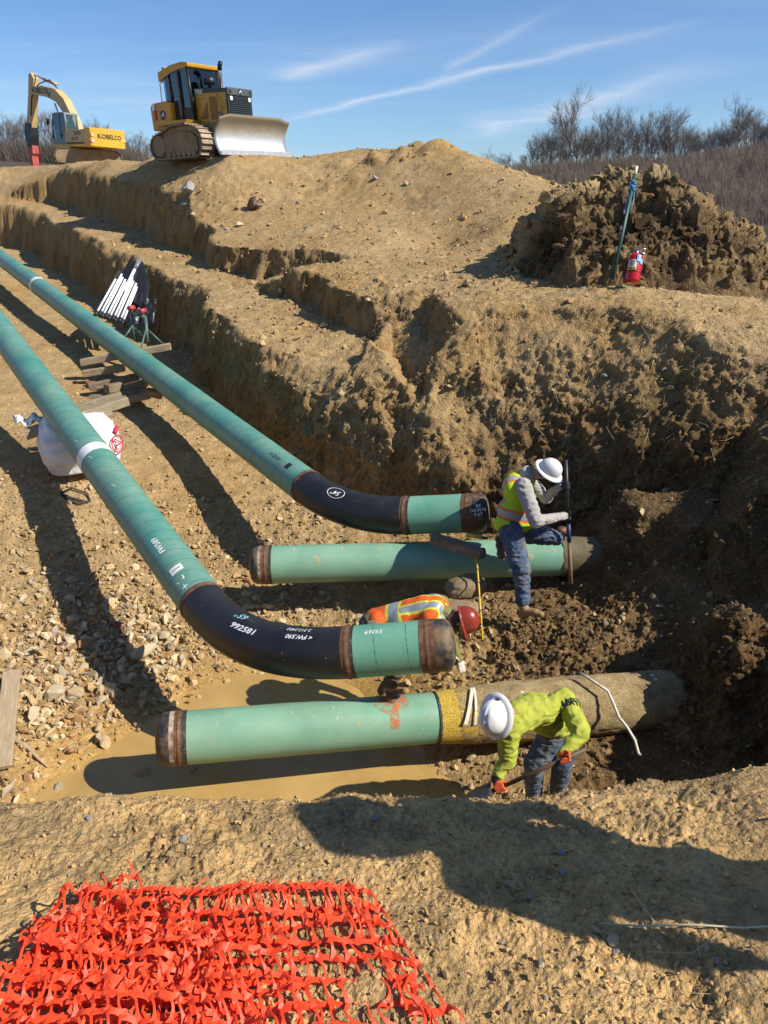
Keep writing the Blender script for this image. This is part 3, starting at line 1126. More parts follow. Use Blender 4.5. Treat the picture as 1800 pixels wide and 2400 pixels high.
A_W, A_BAND, A_FAR = P(473, 1411, 8.62), P(228, 1081, 11.05), P(0, 788, 15.0)
pipeA, pathA, sA1, sA2, sA3 = upper_pipe('raised green pipe with black elbow nearest the camera, white band over the white bag',
                                         A_BAND, A_W, P(822, 1528, 7.5), P(990, 1515, 7.42), 24.0, [((A_W - A_BAND).length, 0.22)])
B_W, B_BAND = P(720, 1142, 11.0), P(92, 672, 22.4)
pipeB, pathB, sB1, sB2, sB3 = upper_pipe('raised green pipe with black elbow farther back, resting on timber cribbing',
                                         B_BAND, B_W, P(955, 1208, 10.2), P(1088, 1203, 10.0), 44.0, [((B_W - B_BAND).length, 0.24)])

cam0 = Vector((0, 0, 0))
# handwriting and print
aA = ang_to(pathA, sA1 + 0.9)
write_on(pathA, sA1 + 1.05, ang_to(pathA, sA1 + 1.0) - 0.30, '992581', 0.085, M_CHALK, pipeA, rot=0.0, bold=0.002, shear=0.2, stretch=1.4)
write_on(pathA, sA1 + 1.72, ang_to(pathA, sA1 + 1.7) - 0.60, '< FW.590', 0.068, M_CHALK, pipeA, rot=math.pi, bold=0.001, shear=0.2)
write_on(pathA, sA1 + 1.68, ang_to(pathA, sA1 + 1.7) - 0.98, '2.312.2402', 0.06, M_CHALK, pipeA, rot=math.pi, shear=0.2)
write_on(pathA, sA1 + 0.90, ang_to(pathA, sA1 + 1.0) - 0.85, '65\u00b0', 0.12, M_CHALKBLUE, pipeA, rot=math.pi, shear=0.2)
write_on(pathA, sA1 - 0.95, ang_to(pathA, sA1 - 0.9) + 0.05, 'FW589', 0.105, M_CHALK, pipeA, rot=math.pi, bold=0.001, shear=0.2)
patch_on(pathA, sA1 - 0.42, ang_to(pathA, sA1 - 0.4) + 0.05, 0.11, 0.16, M_WHITEBAND, pipeA, name='sticker')
patch_on(pathA, sA1 - 0.42, ang_to(pathA, sA1 - 0.4) + 0.05, 0.012, 0.11, M_INK, pipeA, lift=0.006, name='sticker_print')
for tx, ds_ in (('+', -0.10), ('L', -0.24)):
    write_on(pathA, sA1 + ds_, ang_to(pathA, sA1 + ds_) + 0.15, tx, 0.16, M_CHALK, pipeA, rot=math.pi)
write_on(pathA, sA2 + 0.27, ang_to(pathA, sA2 + 0.27) - 0.75, '59269', 0.07, M_CHALK, pipeA, rot=math.pi, shear=0.2)
for ds_, da_ in ((0.27, 0.05), (0.58, 0.1)):
    write_on(pathA, sA2 + ds_, ang_to(pathA, sA2 + ds_) + da_, '- -- ------ --- - ---- -- --- - -- ------', 0.045, M_INK, pipeA, rot=math.pi / 2 + 0.05)
write_on(pathB, sB1 + 0.72, ang_to(pathB, sB1 + 0.7) - 0.55, '54\u00b0', 0.10, M_CHALK, pipeB, rot=math.pi, bold=0.001, shear=0.2)
bm = bmesh.new()
ring = []
for k in range(29):
    a_ = k / 28 * 2 * math.pi
    p, t, u, w = pathB.at(sB1 + 0.72 + 0.13 * math.cos(a_))
    th_ = ang_to(pathB, sB1 + 0.7) - 0.55 + 0.085 * math.sin(a_) / RP
    ring.append(p + (u * math.cos(th_) + w * math.sin(th_)) * (RP + 0.004))
tube(bm, ring, 0.004, 6)
obj('marking', bm, M_CHALK, pipeB, world_space=True)
for i_, tx in enumerate(('B4', 'NA4576', '9-67')):
    write_on(pathB, sB3 + 0.22, ang_to(pathB, sB3 + 0.2) - 0.35 + 0.22 * i_, tx, 0.06, M_CHALK, pipeB, rot=math.pi * 0.02)
patch_on(pathB, sB1 - 0.35, ang_to(pathB, sB1 - 0.3) - 0.35, 0.10, 0.10, M_INK, pipeB, name='stencil')
write_on(pathB, sB1 - 0.75, ang_to(pathB, sB1 - 0.7) - 0.35, 'ARROW', 0.09, M_INK, pipeB, rot=math.pi)
for s_, da in ((sA1 - 2.5, 0.1), (sA1 - 3.4, 0.2), (sA1 - 4.0, 0.3)):
    write_on(pathA, s_, ang_to(pathA, s_) + da, '/', 0.12, M_CHALK, pipeA, rot=2.4, shear=0.4)


def lower_pipe(label, left, right, name='pipe_stub'):
    left, right = Vector(left), Vector(right)
    path = Path(line_pts(left, right, 24))
    root = empty('buried_pipe', left, label, 'pipe', 'buried pipe ends in the pit')
    return root, path


# front pipe in the pit: cap, weld, green, yellow, brown coated length going into the bank
p1, path1 = lower_pipe('nearest capped pale green pipe end in the pit, brown coated towards the right', P(363, 1734, 7.36), P(1690, 1628, 8.42))
end_cap(path1, 0.20, -1, M_CAP, p1, length=0.19)
pipe_part('primer_band', path1, 0.15, 0.20, RP + 0.002, M_PEEL, p1, nseg=2)
pipe_part('weld_joint', path1, 0.195, 0.27, RP + 0.003, M_RUST, p1, nseg=10, prof=lambda t: RP + 0.003 + 0.008 * math.exp(-((t - 0.5) / 0.1) ** 2))
pipe_part('charred_edge', path1, 0.265, 0.31, RP + 0.002, M_DARKBAND, p1, nseg=2, wob=0.002)
sj = path1.L * 0.462
pipe_part('pipe_barrel', path1, 0.25, sj, RP, M_GREEN_PALE, p1, nseg=20)


def mat_crust(name, c0, c1, c2):
    m, nt, b = new_mat(name)
    nb = NB(nt)
    co = nb.obco()
    n1 = nb.noise(5, 7, 0.7, co)
    n2 = nb.noise(70, 4, 0.7, co)
    cc = nb.ramp(n1, [(0.3, c0), (0.52, c1), (0.72, c2)])
    cc = nb.mix(1.0, cc, nb.ramp(n2, [(0.3, (0.5, 0.5, 0.5)), (0.7, (1.35, 1.35, 1.35))]), 'MULTIPLY')
    nb.l(cc, b.inputs['Base Color'])
    b.inputs['Roughness'].default_value = 0.95
    nb.l(nb.bump(nb.math('ADD', n2, nb.math('MULTIPLY', n1, 0.6)), 1.0, 0.02), b.inputs['Normal'])
    return m


M_CRUST = mat_crust('rough_brown_coating', (0.20, 0.13, 0.055), (0.40, 0.29, 0.13), (0.55, 0.43, 0.22))
M_YELLOW = mat_crust('yellow_coating', (0.40, 0.25, 0.04), (0.62, 0.41, 0.055), (0.66, 0.47, 0.10))
pipe_part('coating_edge', path1, sj - 0.012, sj + 0.012, RP + 0.008, M_DARKBAND, p1, nseg=2, wob=0.004)
pipe_part('yellow_coating', path1, sj + 0.008, sj + 0.36, RP + 0.006, M_YELLOW, p1, nseg=10, seg=64, prof=lambda t: RP + 0.006 + 0.020 * t, wob=0.006)
pipe_part('brown_coating', path1, sj + 0.20, path1.L, RP + 0.02, M_CRUST, p1, nseg=70, seg=72, prof=lambda t: RP + 0.014 + 0.036 * min(1, t * 5), wob=0.014)
M_TAPE = simple('pale_tape', (0.62, 0.57, 0.47), 0.6, 0, 0.2, 12, dirt=(0.3, 0.2, 0.1), dirt_amt=0.4, dirt_scale=10)
for s_, w_, rt in ((sj + 0.30, 0.035, 0.35), (sj + 0.36, 0.022, 0.15), (sj + 0.86, 0.035, 0.10), (sj + 2.36, 0.045, -0.05), (sj + 2.98, 0.045, -0.1)):
    patch_on(path1, s_, ang_to(path1, s_) - 0.35, w_, 0.42, M_TAPE, p1, r=RP + 0.053, lift=0.004, name='tape', rot=rt, n=10)
# orange-painted riser on the front pipe
M_ORANGE = simple('orange_spray_paint', (0.62, 0.12, 0.025), 0.7, 0, 0.3, 10, dirt=(0.35, 0.2, 0.09), dirt_amt=0.4)
M_BROWNVALVE = simple('brown_fitting', (0.20, 0.085, 0.040), 0.55, 0.2, 0.3, 10, dirt=(0.3, 0.2, 0.1), dirt_amt=0.3)
sv = path1.L * 0.385
p_, t_, u_, w_ = path1.at(sv)
bm = bmesh.new()
lathe(bm, [(0.0, 0.0), (0.055, 0.0), (0.055, RP + 0.10), (0.040, RP + 0.10), (0.040, RP + 0.15), (0.062, RP + 0.15), (0.062, RP + 0.19), (0, RP + 0.19)], align(p_, Vector((0, 0, 1))), 20)
obj('riser', bm, M_BROWNVALVE, p1, world_space=True)
bm = bmesh.new()
NP_ = 40
af = 0.0
vc = None
for ring_i in range(1, 7):
    pass
cen = []
for i in range(9):
    row = []
    for j in range(NP_):
        a_ = 2 * math.pi * j / NP_
        rr = (0.055 + i / 8 * (0.12 + 0.05 * float(noise3(np.float32(a_ * 1.9), np.float32(0.3), np.float32(1.0)))))
        x_, y_ = rr * math.cos(a_), rr * math.sin(a_)
        if math.sin(a_) > 0.93:
            y_ += i / 8 * 0.13
        pq, tq, uq, wq = path1.at(sv + x_)
        th_ = y_ / RP * (1 if ang_to(path1, sv) > 0 else -1)
        row.append(bm.verts.new(pq + (uq * math.cos(th_) + wq * math.sin(th_)) * (RP + 0.004)))
    cen.append(row)
for a_, b_ in zip(cen, cen[1:]):
    for k in range(NP_):
        bm.faces.new((a_[k], a_[(k + 1) % NP_], b_[(k + 1) % NP_], b_[k]))
m_, nt_, b_ = new_mat('orange_spray')
nb_s = NB(nt_)
b_.inputs['Base Color'].default_value = (0.62, 0.15, 0.04, 1)
b_.inputs['Roughness'].default_value = 0.7
n_s = nb_s.noise(14, 6, 0.7, nb_s.obco(), 0.6)
nb_s.l(nb_s.ramp(n_s, [(0.40, (0, 0, 0)), (0.62, (0.9, 0.9, 0.9))]), b_.inputs['Alpha'])
obj('paint_splash', bm, m_, p1, world_space=True)

p2, path2 = lower_pipe('pale green capped pipe end farther back in the pit, under the worker with the bar', P(582, 1325, 10.18), P(1490, 1300, 10.35))
end_cap(path2, 0.22, -1, M_CAP, p2, length=0.20)
pipe_part('primer_band', path2, 0.15, 0.20, RP + 0.002, M_PEEL, p2, nseg=2)
pipe_part('weld_joint', path2, 0.19, 0.29, RP + 0.003, M_RUST, p2, nseg=10, prof=lambda t: RP + 0.003 + 0.008 * math.exp(-((t - 0.5) / 0.1) ** 2))
pipe_part('charred_edge', path2, 0.285, 0.325, RP + 0.002, M_DARKBAND, p2, nseg=2, wob=0.002)
sm = path2.L * 0.80
pipe_part('pipe_barrel', path2, 0.27, sm, RP, M_GREEN_PALE, p2, nseg=20)
M_MUD_SHADE = simple('muddy_shade_coating', (0.12, 0.125, 0.07), 0.85, 0, 0.3, 5, bump=0.01, dirt=(0.13, 0.082, 0.038), dirt_amt=1.0, dirt_scale=3)  # mud colour, darkened further to imitate shade from worker and bank
pipe_part('muddy_length', path2, sm, path2.L, RP + 0.004, M_MUD_SHADE, p2, nseg=24, wob=0.012)
pq, tq, uq, wq = path2.at(path2.L * 0.80)
bm = bmesh.new()
lathe(bm, [(0.0, 0.0), (0.05, 0.0), (0.05, RP + 0.10), (0.062, RP + 0.10), (0.062, RP + 0.17), (0, RP + 0.17)], align(pq, Vector((0, 0, 1))), 20)
obj('riser', bm, M_BROWNVALVE, p2, world_space=True)
for s_ in (0.62, 1.25):
    write_on(path2, s_, ang_to(path2, s_) - 0.8, 'Y', 0.10, simple('pink_marker', (0.6, 0.42, 0.36), 0.7), p2, rot=0.2)
# ------------------------------------------------------------------ loose soil, stones, straw
def ico():
    t = (1 + 5 ** 0.5) / 2
    v = np.array([(-1, t, 0), (1, t, 0), (-1, -t, 0), (1, -t, 0), (0, -1, t), (0, 1, t), (0, -1, -t), (0, 1, -t), (t, 0, -1), (t, 0, 1), (-t, 0, -1), (-t, 0, 1)], float)
    v /= np.linalg.norm(v[0])
    f = np.array([(0, 11, 5), (0, 5, 1), (0, 1, 7), (0, 7, 10), (0, 10, 11), (1, 5, 9), (5, 11, 4), (11, 10, 2), (10, 7, 6), (7, 1, 8),
                  (3, 9, 4), (3, 4, 2), (3, 2, 6), (3, 6, 8), (3, 8, 9), (4, 9, 5), (2, 4, 11), (6, 2, 10), (8, 6, 7), (9, 8, 1)])
    return v, f


def ico2():
    v, f = ico()
    v = list(map(tuple, v))
    idx = {}
    nf = []

    def mid(a, b):
        k = (min(a, b), max(a, b))
        if k not in idx:
            m = np.array(v[a]) + np.array(v[b])
            m /= np.linalg.norm(m)
            idx[k] = len(v)
            v.append(tuple(m))
        return idx[k]
    for a, b, c in f:
        x, y, z = mid(a, b), mid(b, c), mid(c, a)
        nf += [(a, x, z), (b, y, x), (c, z, y), (x, y, z)]
    return np.array(v), np.array(nf)


V1, F1 = ico()
V2, F2 = ico2()


def rand_rot(n):
    q_ = nrng.normal(size=(n, 4))
    q_ /= np.linalg.norm(q_, axis=1, keepdims=True)
    w, x, y, z = q_.T
    return np.stack([np.stack([1 - 2 * (y * y + z * z), 2 * (x * y - z * w), 2 * (x * z + y * w)], -1),
                     np.stack([2 * (x * y + z * w), 1 - 2 * (x * x + z * z), 2 * (y * z - x * w)], -1),
                     np.stack([2 * (x * z - y * w), 2 * (y * z + x * w), 1 - 2 * (x * x + y * y)], -1)], 1)


def lumps(name, pos, size, mat, flat=0.65, jitter=0.28, sink=0.25, parent=None, cols=None, smooth=False, base=None):
    """many small stones or clods joined as one stuff mesh"""
    V, F = base if base else (V1, F1)
    n = len(pos)
    S = size[:, None, None] * nrng.uniform(0.45, 1.35, (n, 1, 3))
    S[:, 0, 2] *= flat
    loc = V[None] * (1 + nrng.uniform(-jitter, jitter, (n, len(V), 1))) + nrng.uniform(-0.22, 0.22, (n, len(V), 3))
    loc = loc * S
    R = rand_rot(n)
    loc = np.einsum('nij,nkj->nki', R, loc)
    loc = loc + pos[:, None, :] + np.array([0, 0, 1])[None, None] * (size[:, None, None] * (0.5 - sink))
    fs = (F[None] + (np.arange(n) * len(V))[:, None, None]).reshape(-1, 3)
    me = mesh_np(name, loc.reshape(-1, 3), fs)
    if cols is not None:
        ca_ = me.color_attributes.new('soil', 'FLOAT_COLOR', 'POINT')
        cc = np.ones((n, len(V), 4), np.float32)
        cc[..., :3] = cols[:, None]
        ca_.data.foreach_set('color', cc.ravel())
    o = obj(name, me, mat, parent, smooth=smooth)
    tag(o, kind='stuff')
    return o


gu, gv, gd = project(np.stack([GX, GY, GZ], -1))
INFR = (gu > -250) & (gu < 2050) & (gv > 250) & (gv < 2600) & (gd > 0.6) & (R_ < 50)
COLG = COL
pal = [np.array([0.54, 0.41, 0.23]), np.array([0.46, 0.33, 0.16]), np.array([0.42, 0.34, 0.24]), np.array([0.36, 0.21, 0.10]), np.array([0.60, 0.49, 0.31])]


def pick(weight, n):
    w = np.where(INFR, weight, 0).ravel()
    w = w / w.sum()
    k = nrng.choice(len(w), n, p=w)
    return k


def clod_layer(name, weight, n, smin, smax, power, tintv, own=0.6, sink=0.2, pxmin=0.0, flat=0.7):
    k = pick(weight, n)
    pos = np.stack([GX.ravel()[k], GY.ravel()[k], GZ.ravel()[k]], -1)
    cellj = gd.ravel()[k][:, None] * 0.003
    pos[:, :2] += nrng.uniform(-1, 1, (n, 2)) * cellj
    s = smin * (smax / smin) ** (nrng.random(n) ** power)
    s = np.maximum(s, pxmin * gd.ravel()[k] / (FPX * 0.427))
    base_c = COLG.reshape(-1, 3)[k]
    pc = np.array(pal)[nrng.integers(0, len(pal), n)]
    c = base_c * own + pc * (1 - own)
    c = c * nrng.uniform(1 - tintv, 1 + tintv, (n, 1))
    return lumps(name, pos, s, M_CLOD, flat, 0.25, sink, cols=np.clip(c, 0.02, 0.8))


def mat_clod():
    m, nt, b = new_mat('loose_soil')
    nb = NB(nt)
    at = nb.n('ShaderNodeAttribute', attribute_name='soil')
    pos = nb.n('ShaderNodeNewGeometry').outputs['Position']
    f1 = nb.noise(55, 4, 0.7, pos)
    k = nb.ramp(f1, [(0.25, (0.68, 0.66, 0.63)), (0.75, (1.25, 1.23, 1.2))])
    nb.l(nb.mix(1.0, at.outputs['Color'], k, 'MULTIPLY'), b.inputs['Base Color'])
    b.inputs['Roughness'].default_value = 0.95
    b.inputs['Specular IOR Level'].default_value = 0.2
    nb.l(nb.bump(f1, 0.8, 0.012), b.inputs['Normal'])
    return m


M_CLOD = mat_clod()
near_w = (R_ < 4.0) * 1.0
floor_w = pit * (1 - steep) * (1 - puddle)
slope_w = (0.25 + steep) * (R_ > 4) * (1 - puddle)
clod_layer('pebbles', near_w, 11000, 0.0018, 0.0115, 2.6, 0.18, own=0.78)
clod_layer('soil_clods', slope_w * (1 - nearb), 14000, 0.006, 0.042, 2.4, 0.2, own=0.9, pxmin=0.4)
clod_layer('rubble', floor_w * (R_ < 22) * (0.25 + 1.2 * (GX < -0.8) * (GY < 12)), 13000, 0.008, 0.060, 2.1, 0.25, own=0.5, flat=0.5, pxmin=0.4)
pale_w = floor_w * np.exp(-((GX + 3.4) / 1.3) ** 2 - ((GY - 8.2) / 1.6) ** 2) + 0.8 * floor_w * np.exp(-((GX + 0.4) / 0.9) ** 2 - ((GY - 8.2) / 0.5) ** 2)
clod_layer('broken_rock', pale_w, 2200, 0.018, 0.085, 1.6, 0.15, own=0.05, flat=0.5, sink=0.15)
clod_layer('mud_clods', mudheap ** 1.0, 3200, 0.008, 0.055, 2.2, 0.2, own=0.95, sink=0.45)
mound_w = (R_ > 14) * (R_ < 40) * (1 - pit)
clod_layer('mound_stones', mound_w * 1.0, 3500, 0.02, 0.075, 2.4, 0.22, own=0.6, pxmin=0.45)

# larger stones one can pick out: individuals
ROCK_ME = []
for i in range(7):
    rr = np.random.default_rng(100 + i)
    v = V2 * (1 + 0.10 * rr.normal(size=(len(V2), 1)))
    # chop a few planes for angular faces
    for _ in range(9):
        nn = rr.normal(size=3); nn /= np.linalg.norm(nn)
        dd = rr.uniform(0.30, 0.62)
        e = v @ nn - dd
        v = v - np.outer(np.maximum(e, 0), nn)
    v = v * np.array([1.0, rr.uniform(0.6, 0.9), rr.uniform(0.4, 0.62)])
    me = mesh_np('rock', v, F2)
    me.polygons.foreach_set('use_smooth', np.zeros(len(me.polygons), bool))
    ROCK_ME.append(me)


def mat_rock(name, c):
    return simple(name, c, 0.9, 0, 0.22, 5, bump=0.02, dirt=(0.42, 0.30, 0.15), dirt_amt=0.5, dirt_scale=4, spec=0.2)


M_ROCKS = [mat_rock('pale_rock', (0.52, 0.43, 0.28)), mat_rock('tan_rock', (0.44, 0.33, 0.19)), mat_rock('grey_rock', (0.34, 0.33, 0.32)), mat_rock('rusty_rock', (0.38, 0.20, 0.11))]
for m in M_ROCKS[:1]:
    for me in ROCK_ME:
        me.materials.append(m)


def rock(x, y, s, kind, label, group, sink=0.25, rz=None, tilt=0.3, z=None):
    i = rnd.randrange(7)
    me = ROCK_ME[i]
    o = bpy.data.objects.new('rock', me)
    col.objects.link(o)
    o.material_slots[0].link = 'OBJECT'
    o.material_slots[0].material = M_ROCKS[kind]
    o.location = (x, y, (gz(x, y) if z is None else z) + s * (0.45 - sink))
    o.rotation_euler = (rnd.uniform(-tilt, tilt), rnd.uniform(-tilt, tilt), rnd.uniform(0, 6.28) if rz is None else rz)
    o.scale = (s, s, s)
    return tag(o, label, 'rock', group)


def ground_px(u, v):
    """world point on the ground mesh seen at photo pixel"""
    w = (gu - u) ** 2 + (gv - v) ** 2 + np.where(R_ < 60, 0, 1e9) + np.where((R_ < 4.2) & (v < 1846), 1e9, 0)
    m = w < w.min() + 40
    dd = np.where(m, gd, 1e9)
    k = np.unravel_index(np.argmin(dd), dd.shape)
    return Vector((GX[k], GY[k], GZ[k]))


ORD = []


def ordinal(n):
    return str(n) + ('th' if 10 <= n % 100 <= 20 else {1: 'st', 2: 'nd', 3: 'rd'}.get(n % 10, 'th'))


def number_left_to_right(things, label):
    """label alike things by their order in the photo, from the left"""
    us = [float(project(np.array(o.location))[0]) for o in things]
    for k, i in enumerate(sorted(range(len(things)), key=lambda i: us[i])):
        things[i]['label'] = ordinal(k + 1) + ' from the left: ' + label


def rocks_in(u0, v0, u1, v1, n, s0, s1, kinds, label, group):
    c = 0
    made = []
    for _ in range(n * 6):
        if c >= n:
            break
        p = ground_px(rnd.uniform(u0, u1), rnd.uniform(v0, v1))
        s = s0 * (s1 / s0) ** (rnd.random() ** 1.7)
        made.append(rock(p.x, p.y, s, rnd.choice(kinds), label, group))
        c += 1
    number_left_to_right(made, label)


rocks_in(30, 1330, 250, 1640, 34, 0.05, 0.14, [0, 0, 1], 'pale angular stone in the rubble left of the front elbow shadow', 'pale stones left of the pipe shadow')
rocks_in(290, 1350, 440, 1570, 14, 0.05, 0.13, [0, 0, 1], 'pale stone between the front pipe and its shadow', 'pale stones between front pipe and shadow')
rocks_in(560, 1390, 930, 1470, 34, 0.05, 0.12, [0, 0, 1], 'pale stone in the strip of rubble behind the front elbow', 'pale stones behind the front elbow')
rocks_in(330, 1000, 640, 1250, 20, 0.04, 0.10, [0, 1, 1, 3], 'loose stone on the trench floor between the raised pipes', 'stones between the raised pipes')
rocks_in(640, 640, 1250, 1000, 30, 0.04, 0.13, [1, 1, 0, 3], 'loose stone in the broken bank behind the pit', 'stones in the bank behind the pit')
rocks_in(1250, 700, 1760, 1000, 18, 0.03, 0.085, [1, 3, 0, 2], 'small stone on the slope below the extinguisher', 'stones on the slope below the extinguisher')
rocks_in(380, 400, 1150, 540, 18, 0.08, 0.20, [1, 0, 2], 'stone lying on the side of the big mound', 'stones on the mound')
rocks_in(1080, 1960, 1780, 2380, 22, 0.008, 0.024, [0, 1, 2], 'small stone on the near ground at the right', 'small stones on the near ground')
rocks_in(20, 1900, 900, 2060, 22, 0.008, 0.024, [0, 1, 2], 'small stone between the puddle and the orange netting', 'small stones above the netting')
for (u, v, s, k, lb) in [
    (345, 1537, 0.22, 0, 'large flat pale stone beside the front elbow, at the edge of the mud'),
    (395, 1448, 0.13, 0, 'upright pale stone left of the front elbow weld'),
    (390, 1490, 0.14, 0, 'pale block standing below the upright stone by the front elbow'),
    (120, 1632, 0.20, 0, 'broad pale stone at the left, beside the loose board'),
    (165, 1625, 0.19, 1, 'cracked tan stone at the edge of the puddle mud'),
    (80, 1680, 0.15, 0, 'pale stone lying against the loose board'),
    (260, 1622, 0.17, 1, 'rounded stone inside the front elbow shadow'),
    (350, 1815, 0.17, 1, 'wet stone under the capped end of the nearest pipe'),
    (450, 1810, 0.16, 1, 'wet stone below the nearest pipe barrel'),
    (700, 1780, 0.22, 1, 'muddy rock lump under the middle of the nearest pipe'),
    (1437, 2210, 0.030, 0, 'fist-sized pale stone on the near ground, right of centre'),
    (1395, 2178, 0.027, 0, 'squarish pale stone touching the shadow edge on the near ground'),
    (1200, 2070, 0.026, 1, 'brown stone within the person-shaped shadow'),
    (1245, 1930, 0.028, 1, 'brown flat stone near the top of the person-shaped shadow'),
    (1610, 1970, 0.022, 1, 'roundish stone at the upper edge of the shadow on the right'),
    (1690, 655, 0.34, 1, 'large flat slab at the foot of the spoil heap, right of the extinguisher'),
    (440, 450, 0.42, 2, 'grey slab lying on the mound below the bulldozer'),
    (1335, 705, 0.11, 3, 'reddish stone on the slope below the extinguisher'),
    (1228, 797, 0.10, 3, 'orange-brown stone on the slope behind the pit'),
    (1090, 665, 0.17, 1, 'brown stone half buried at the brow behind the pit'),
    (760, 760, 0.14, 0, 'pale round stone in the rubble of the central bank'),
]:
    p = ground_px(u, v)
    rock(p.x, p.y, s, k, lb, None, sink=0.15)


# straw: thin bent strips
def straw(name, weight, n, l0, l1, w0):
    k = pick(weight, n)
    pos = np.stack([GX.ravel()[k], GY.ravel()[k], GZ.ravel()[k]], -1)
    N = GN.reshape(-1, 3)[k]
    dirv = nrng.normal(size=(n, 3))
    dirv -= N * (dirv * N).sum(1, keepdims=True)
    dirv /= np.linalg.norm(dirv, axis=1, keepdims=True)
    dirv += N * nrng.uniform(-0.05, 0.35, (n, 1))
    L = nrng.uniform(l0, l1, (n, 1))
    W = np.maximum(w0, 0.30 * gd.ravel()[k] / (FPX * 0.427))[:, None]
    side = np.cross(dirv, N)
    side /= np.linalg.norm(side, axis=1, keepdims=True)
    pos = pos + N * 0.012
    bend = nrng.normal(size=(n, 3)) * 0.12 * L
    a, b_, c_ = pos - dirv * L / 2, pos + bend, pos + dirv * L / 2
    vs = np.stack([a - side * W / 2, a + side * W / 2, b_ + N * W * 0.7, c_ - side * W / 2, c_ + side * W / 2, b_ - side * W / 2, b_ + side * W / 2], 1)
    base = (np.arange(n) * 7)[:, None]
    f = np.concatenate([base + np.array([0, 5, 2]), base + np.array([0, 2, 1]), base + np.array([1, 2, 6]), base + np.array([5, 3, 2]), base + np.array([3, 4, 2]), base + np.array([4, 6, 2])])
    me = mesh_np(name, vs.reshape(-1, 3), f)
    o = obj(name, me, M_STRAW, smooth=False)
    tag(o, kind='stuff')


M_STRAW = simple('straw', (0.60, 0.47, 0.24), 0.8, 0, 0.25, 12)
bench_w = np.exp(-((GZ + 1.1) / 0.5) ** 2) * (GY > 8) * (GY < 21) * (GX > -1.5) * (1 - pit)
slope_r = (GX > 1.6) * (GY > 6.5) * (GY < 14) * (GZ < -0.6) * (GZ > -3.2) * 1.0
straw('straw', bench_w + 0.5 * np.exp(-((gu - 1180) / 90) ** 2 - ((gv - 430) / 70) ** 2), 1500, 0.10, 0.35, 0.004)
straw('straw_on_slope', slope_r, 320, 0.10, 0.32, 0.004)
straw('straw_stalks', near_w * (GX > 0.2), 22, 0.05, 0.22, 0.0018)

# ------------------------------------------------------------------ spoil heap
ridge_px = [(1205, 640), (1230, 600), (1252, 545), (1278, 492), (1308, 450), (1338, 455), (1365, 470), (1400, 446), (1440, 405), (1475, 395), (1505, 412), (1540, 396), (1572, 402), (1592, 440), (1625, 468), (1680, 508), (1720, 545), (1760, 578), (1800, 600), (1860, 620), (1950, 640)]
rx, rz_ = [], []
for u, v in ridge_px:
    p = P(u, v, 14.6)
    rx.append(p.x)
    rz_.append(p.z)
NX_, NY_ = 330, 190
hx = np.linspace(rx[0], rx[-1], NX_)
hy = np.linspace(0, 1, NY_)
HX = np.repeat(hx[:, None], NY_, 1)
T_ = np.repeat(hy[None], NX_, 0)
base_front = np.interp(hx, [rx[0], P(1350, 640, 13).x, P(1600, 660, 13).x, rx[-1]], [P(1200, 600, 14.2).y, P(1350, 645, 12.9).y, P(1600, 668, 12.4).y, P(1850, 690, 12.2).y])[:, None]
HY = base_front + T_ * (19.0 - base_front)
yr = 16.0 + 0.4 * np.sin(hx * 1.7)[:, None]
t1 = np.clip((HY - base_front) / (yr - base_front), 0, 1)
t2 = np.clip((HY - yr) / (19.0 - yr), 0, 1)
RZ = np.interp(hx, rx, rz_)[:, None]
G0 = np.vectorize(gz)(HX, HY) - 0.12
sh = np.where(HY < yr, t1 ** 0.62, 1 - t2 ** 1.4)
HZ = G0 + np.maximum(RZ + 0.05 - G0, 0) * sh
an = fbm(HX, HY, HZ, 1.0, 3, 0.6) * 0.26 + (0.5 - np.abs(noise3(HX * 2.4, HY * 2.4, HZ * 2.4)) * 2) * 0.10 + fbm(HX, HY, HZ, 4.5, 2, 0.6, True) * 0.08 + fbm(HX, HY, HZ, 11, 3, 0.65) * 0.055
env = np.clip(sh * 3.0, 0, 1)
gX, gY = np.gradient(HZ, hx, axis=0), np.gradient(HZ, axis=1) / np.gradient(HY, axis=1)
nn_ = np.sqrt(1 + gX ** 2 + gY ** 2)
HXd = HX - an * env * gX / nn_
HYd = HY - an * env * gY / nn_
HZd = HZ + an * env / nn_
hv = np.stack([HXd, HYd, HZd], -1).reshape(-1, 3)
a0 = np.arange(NX_ - 1)[:, None] * NY_ + np.arange(NY_ - 1)[None]
hf = np.stack([a0, a0 + NY_, a0 + NY_ + 1, a0 + 1], -1).reshape(-1, 4)
hme = mesh_np('soil_body', hv, hf)
hc = np.ones((len(hv), 4), np.float32)
nA = fbm(HX, HY, HZ, 1.0, 3, 0.6)
nB_ = fbm(HX, HY, HZ, 6.0, 3, 0.6)
hcol = mix(np.broadcast_to(np.array([0.10, 0.062, 0.028]), HX.shape + (3,)), np.array([0.25, 0.168, 0.076]), np.clip(0.35 + 0.8 * nA + 0.4 * nB_, 0, 1))
hcol = mix(hcol, np.array([0.42, 0.32, 0.17]), sstep(0.8, 1.0, sh) * 0.6)
hc[:, :3] = hcol.reshape(-1, 3)
hme.color_attributes.new('soil', 'FLOAT_COLOR', 'POINT').data.foreach_set('color', hc.ravel())
heap = empty('spoil_heap', (P(1500, 660, 13).x, 14.0, gz(P(1500, 660, 13).x, 14.0)), 'heap of dark lumpy clods behind the red extinguisher', 'spoil heap')
obj('soil_body', hme, M_SOIL, heap, world_space=True)
kk = nrng.choice(len(hv), 2600, p=(env.ravel() * (t2.ravel() < 0.5)) / (env.ravel() * (t2.ravel() < 0.5)).sum())
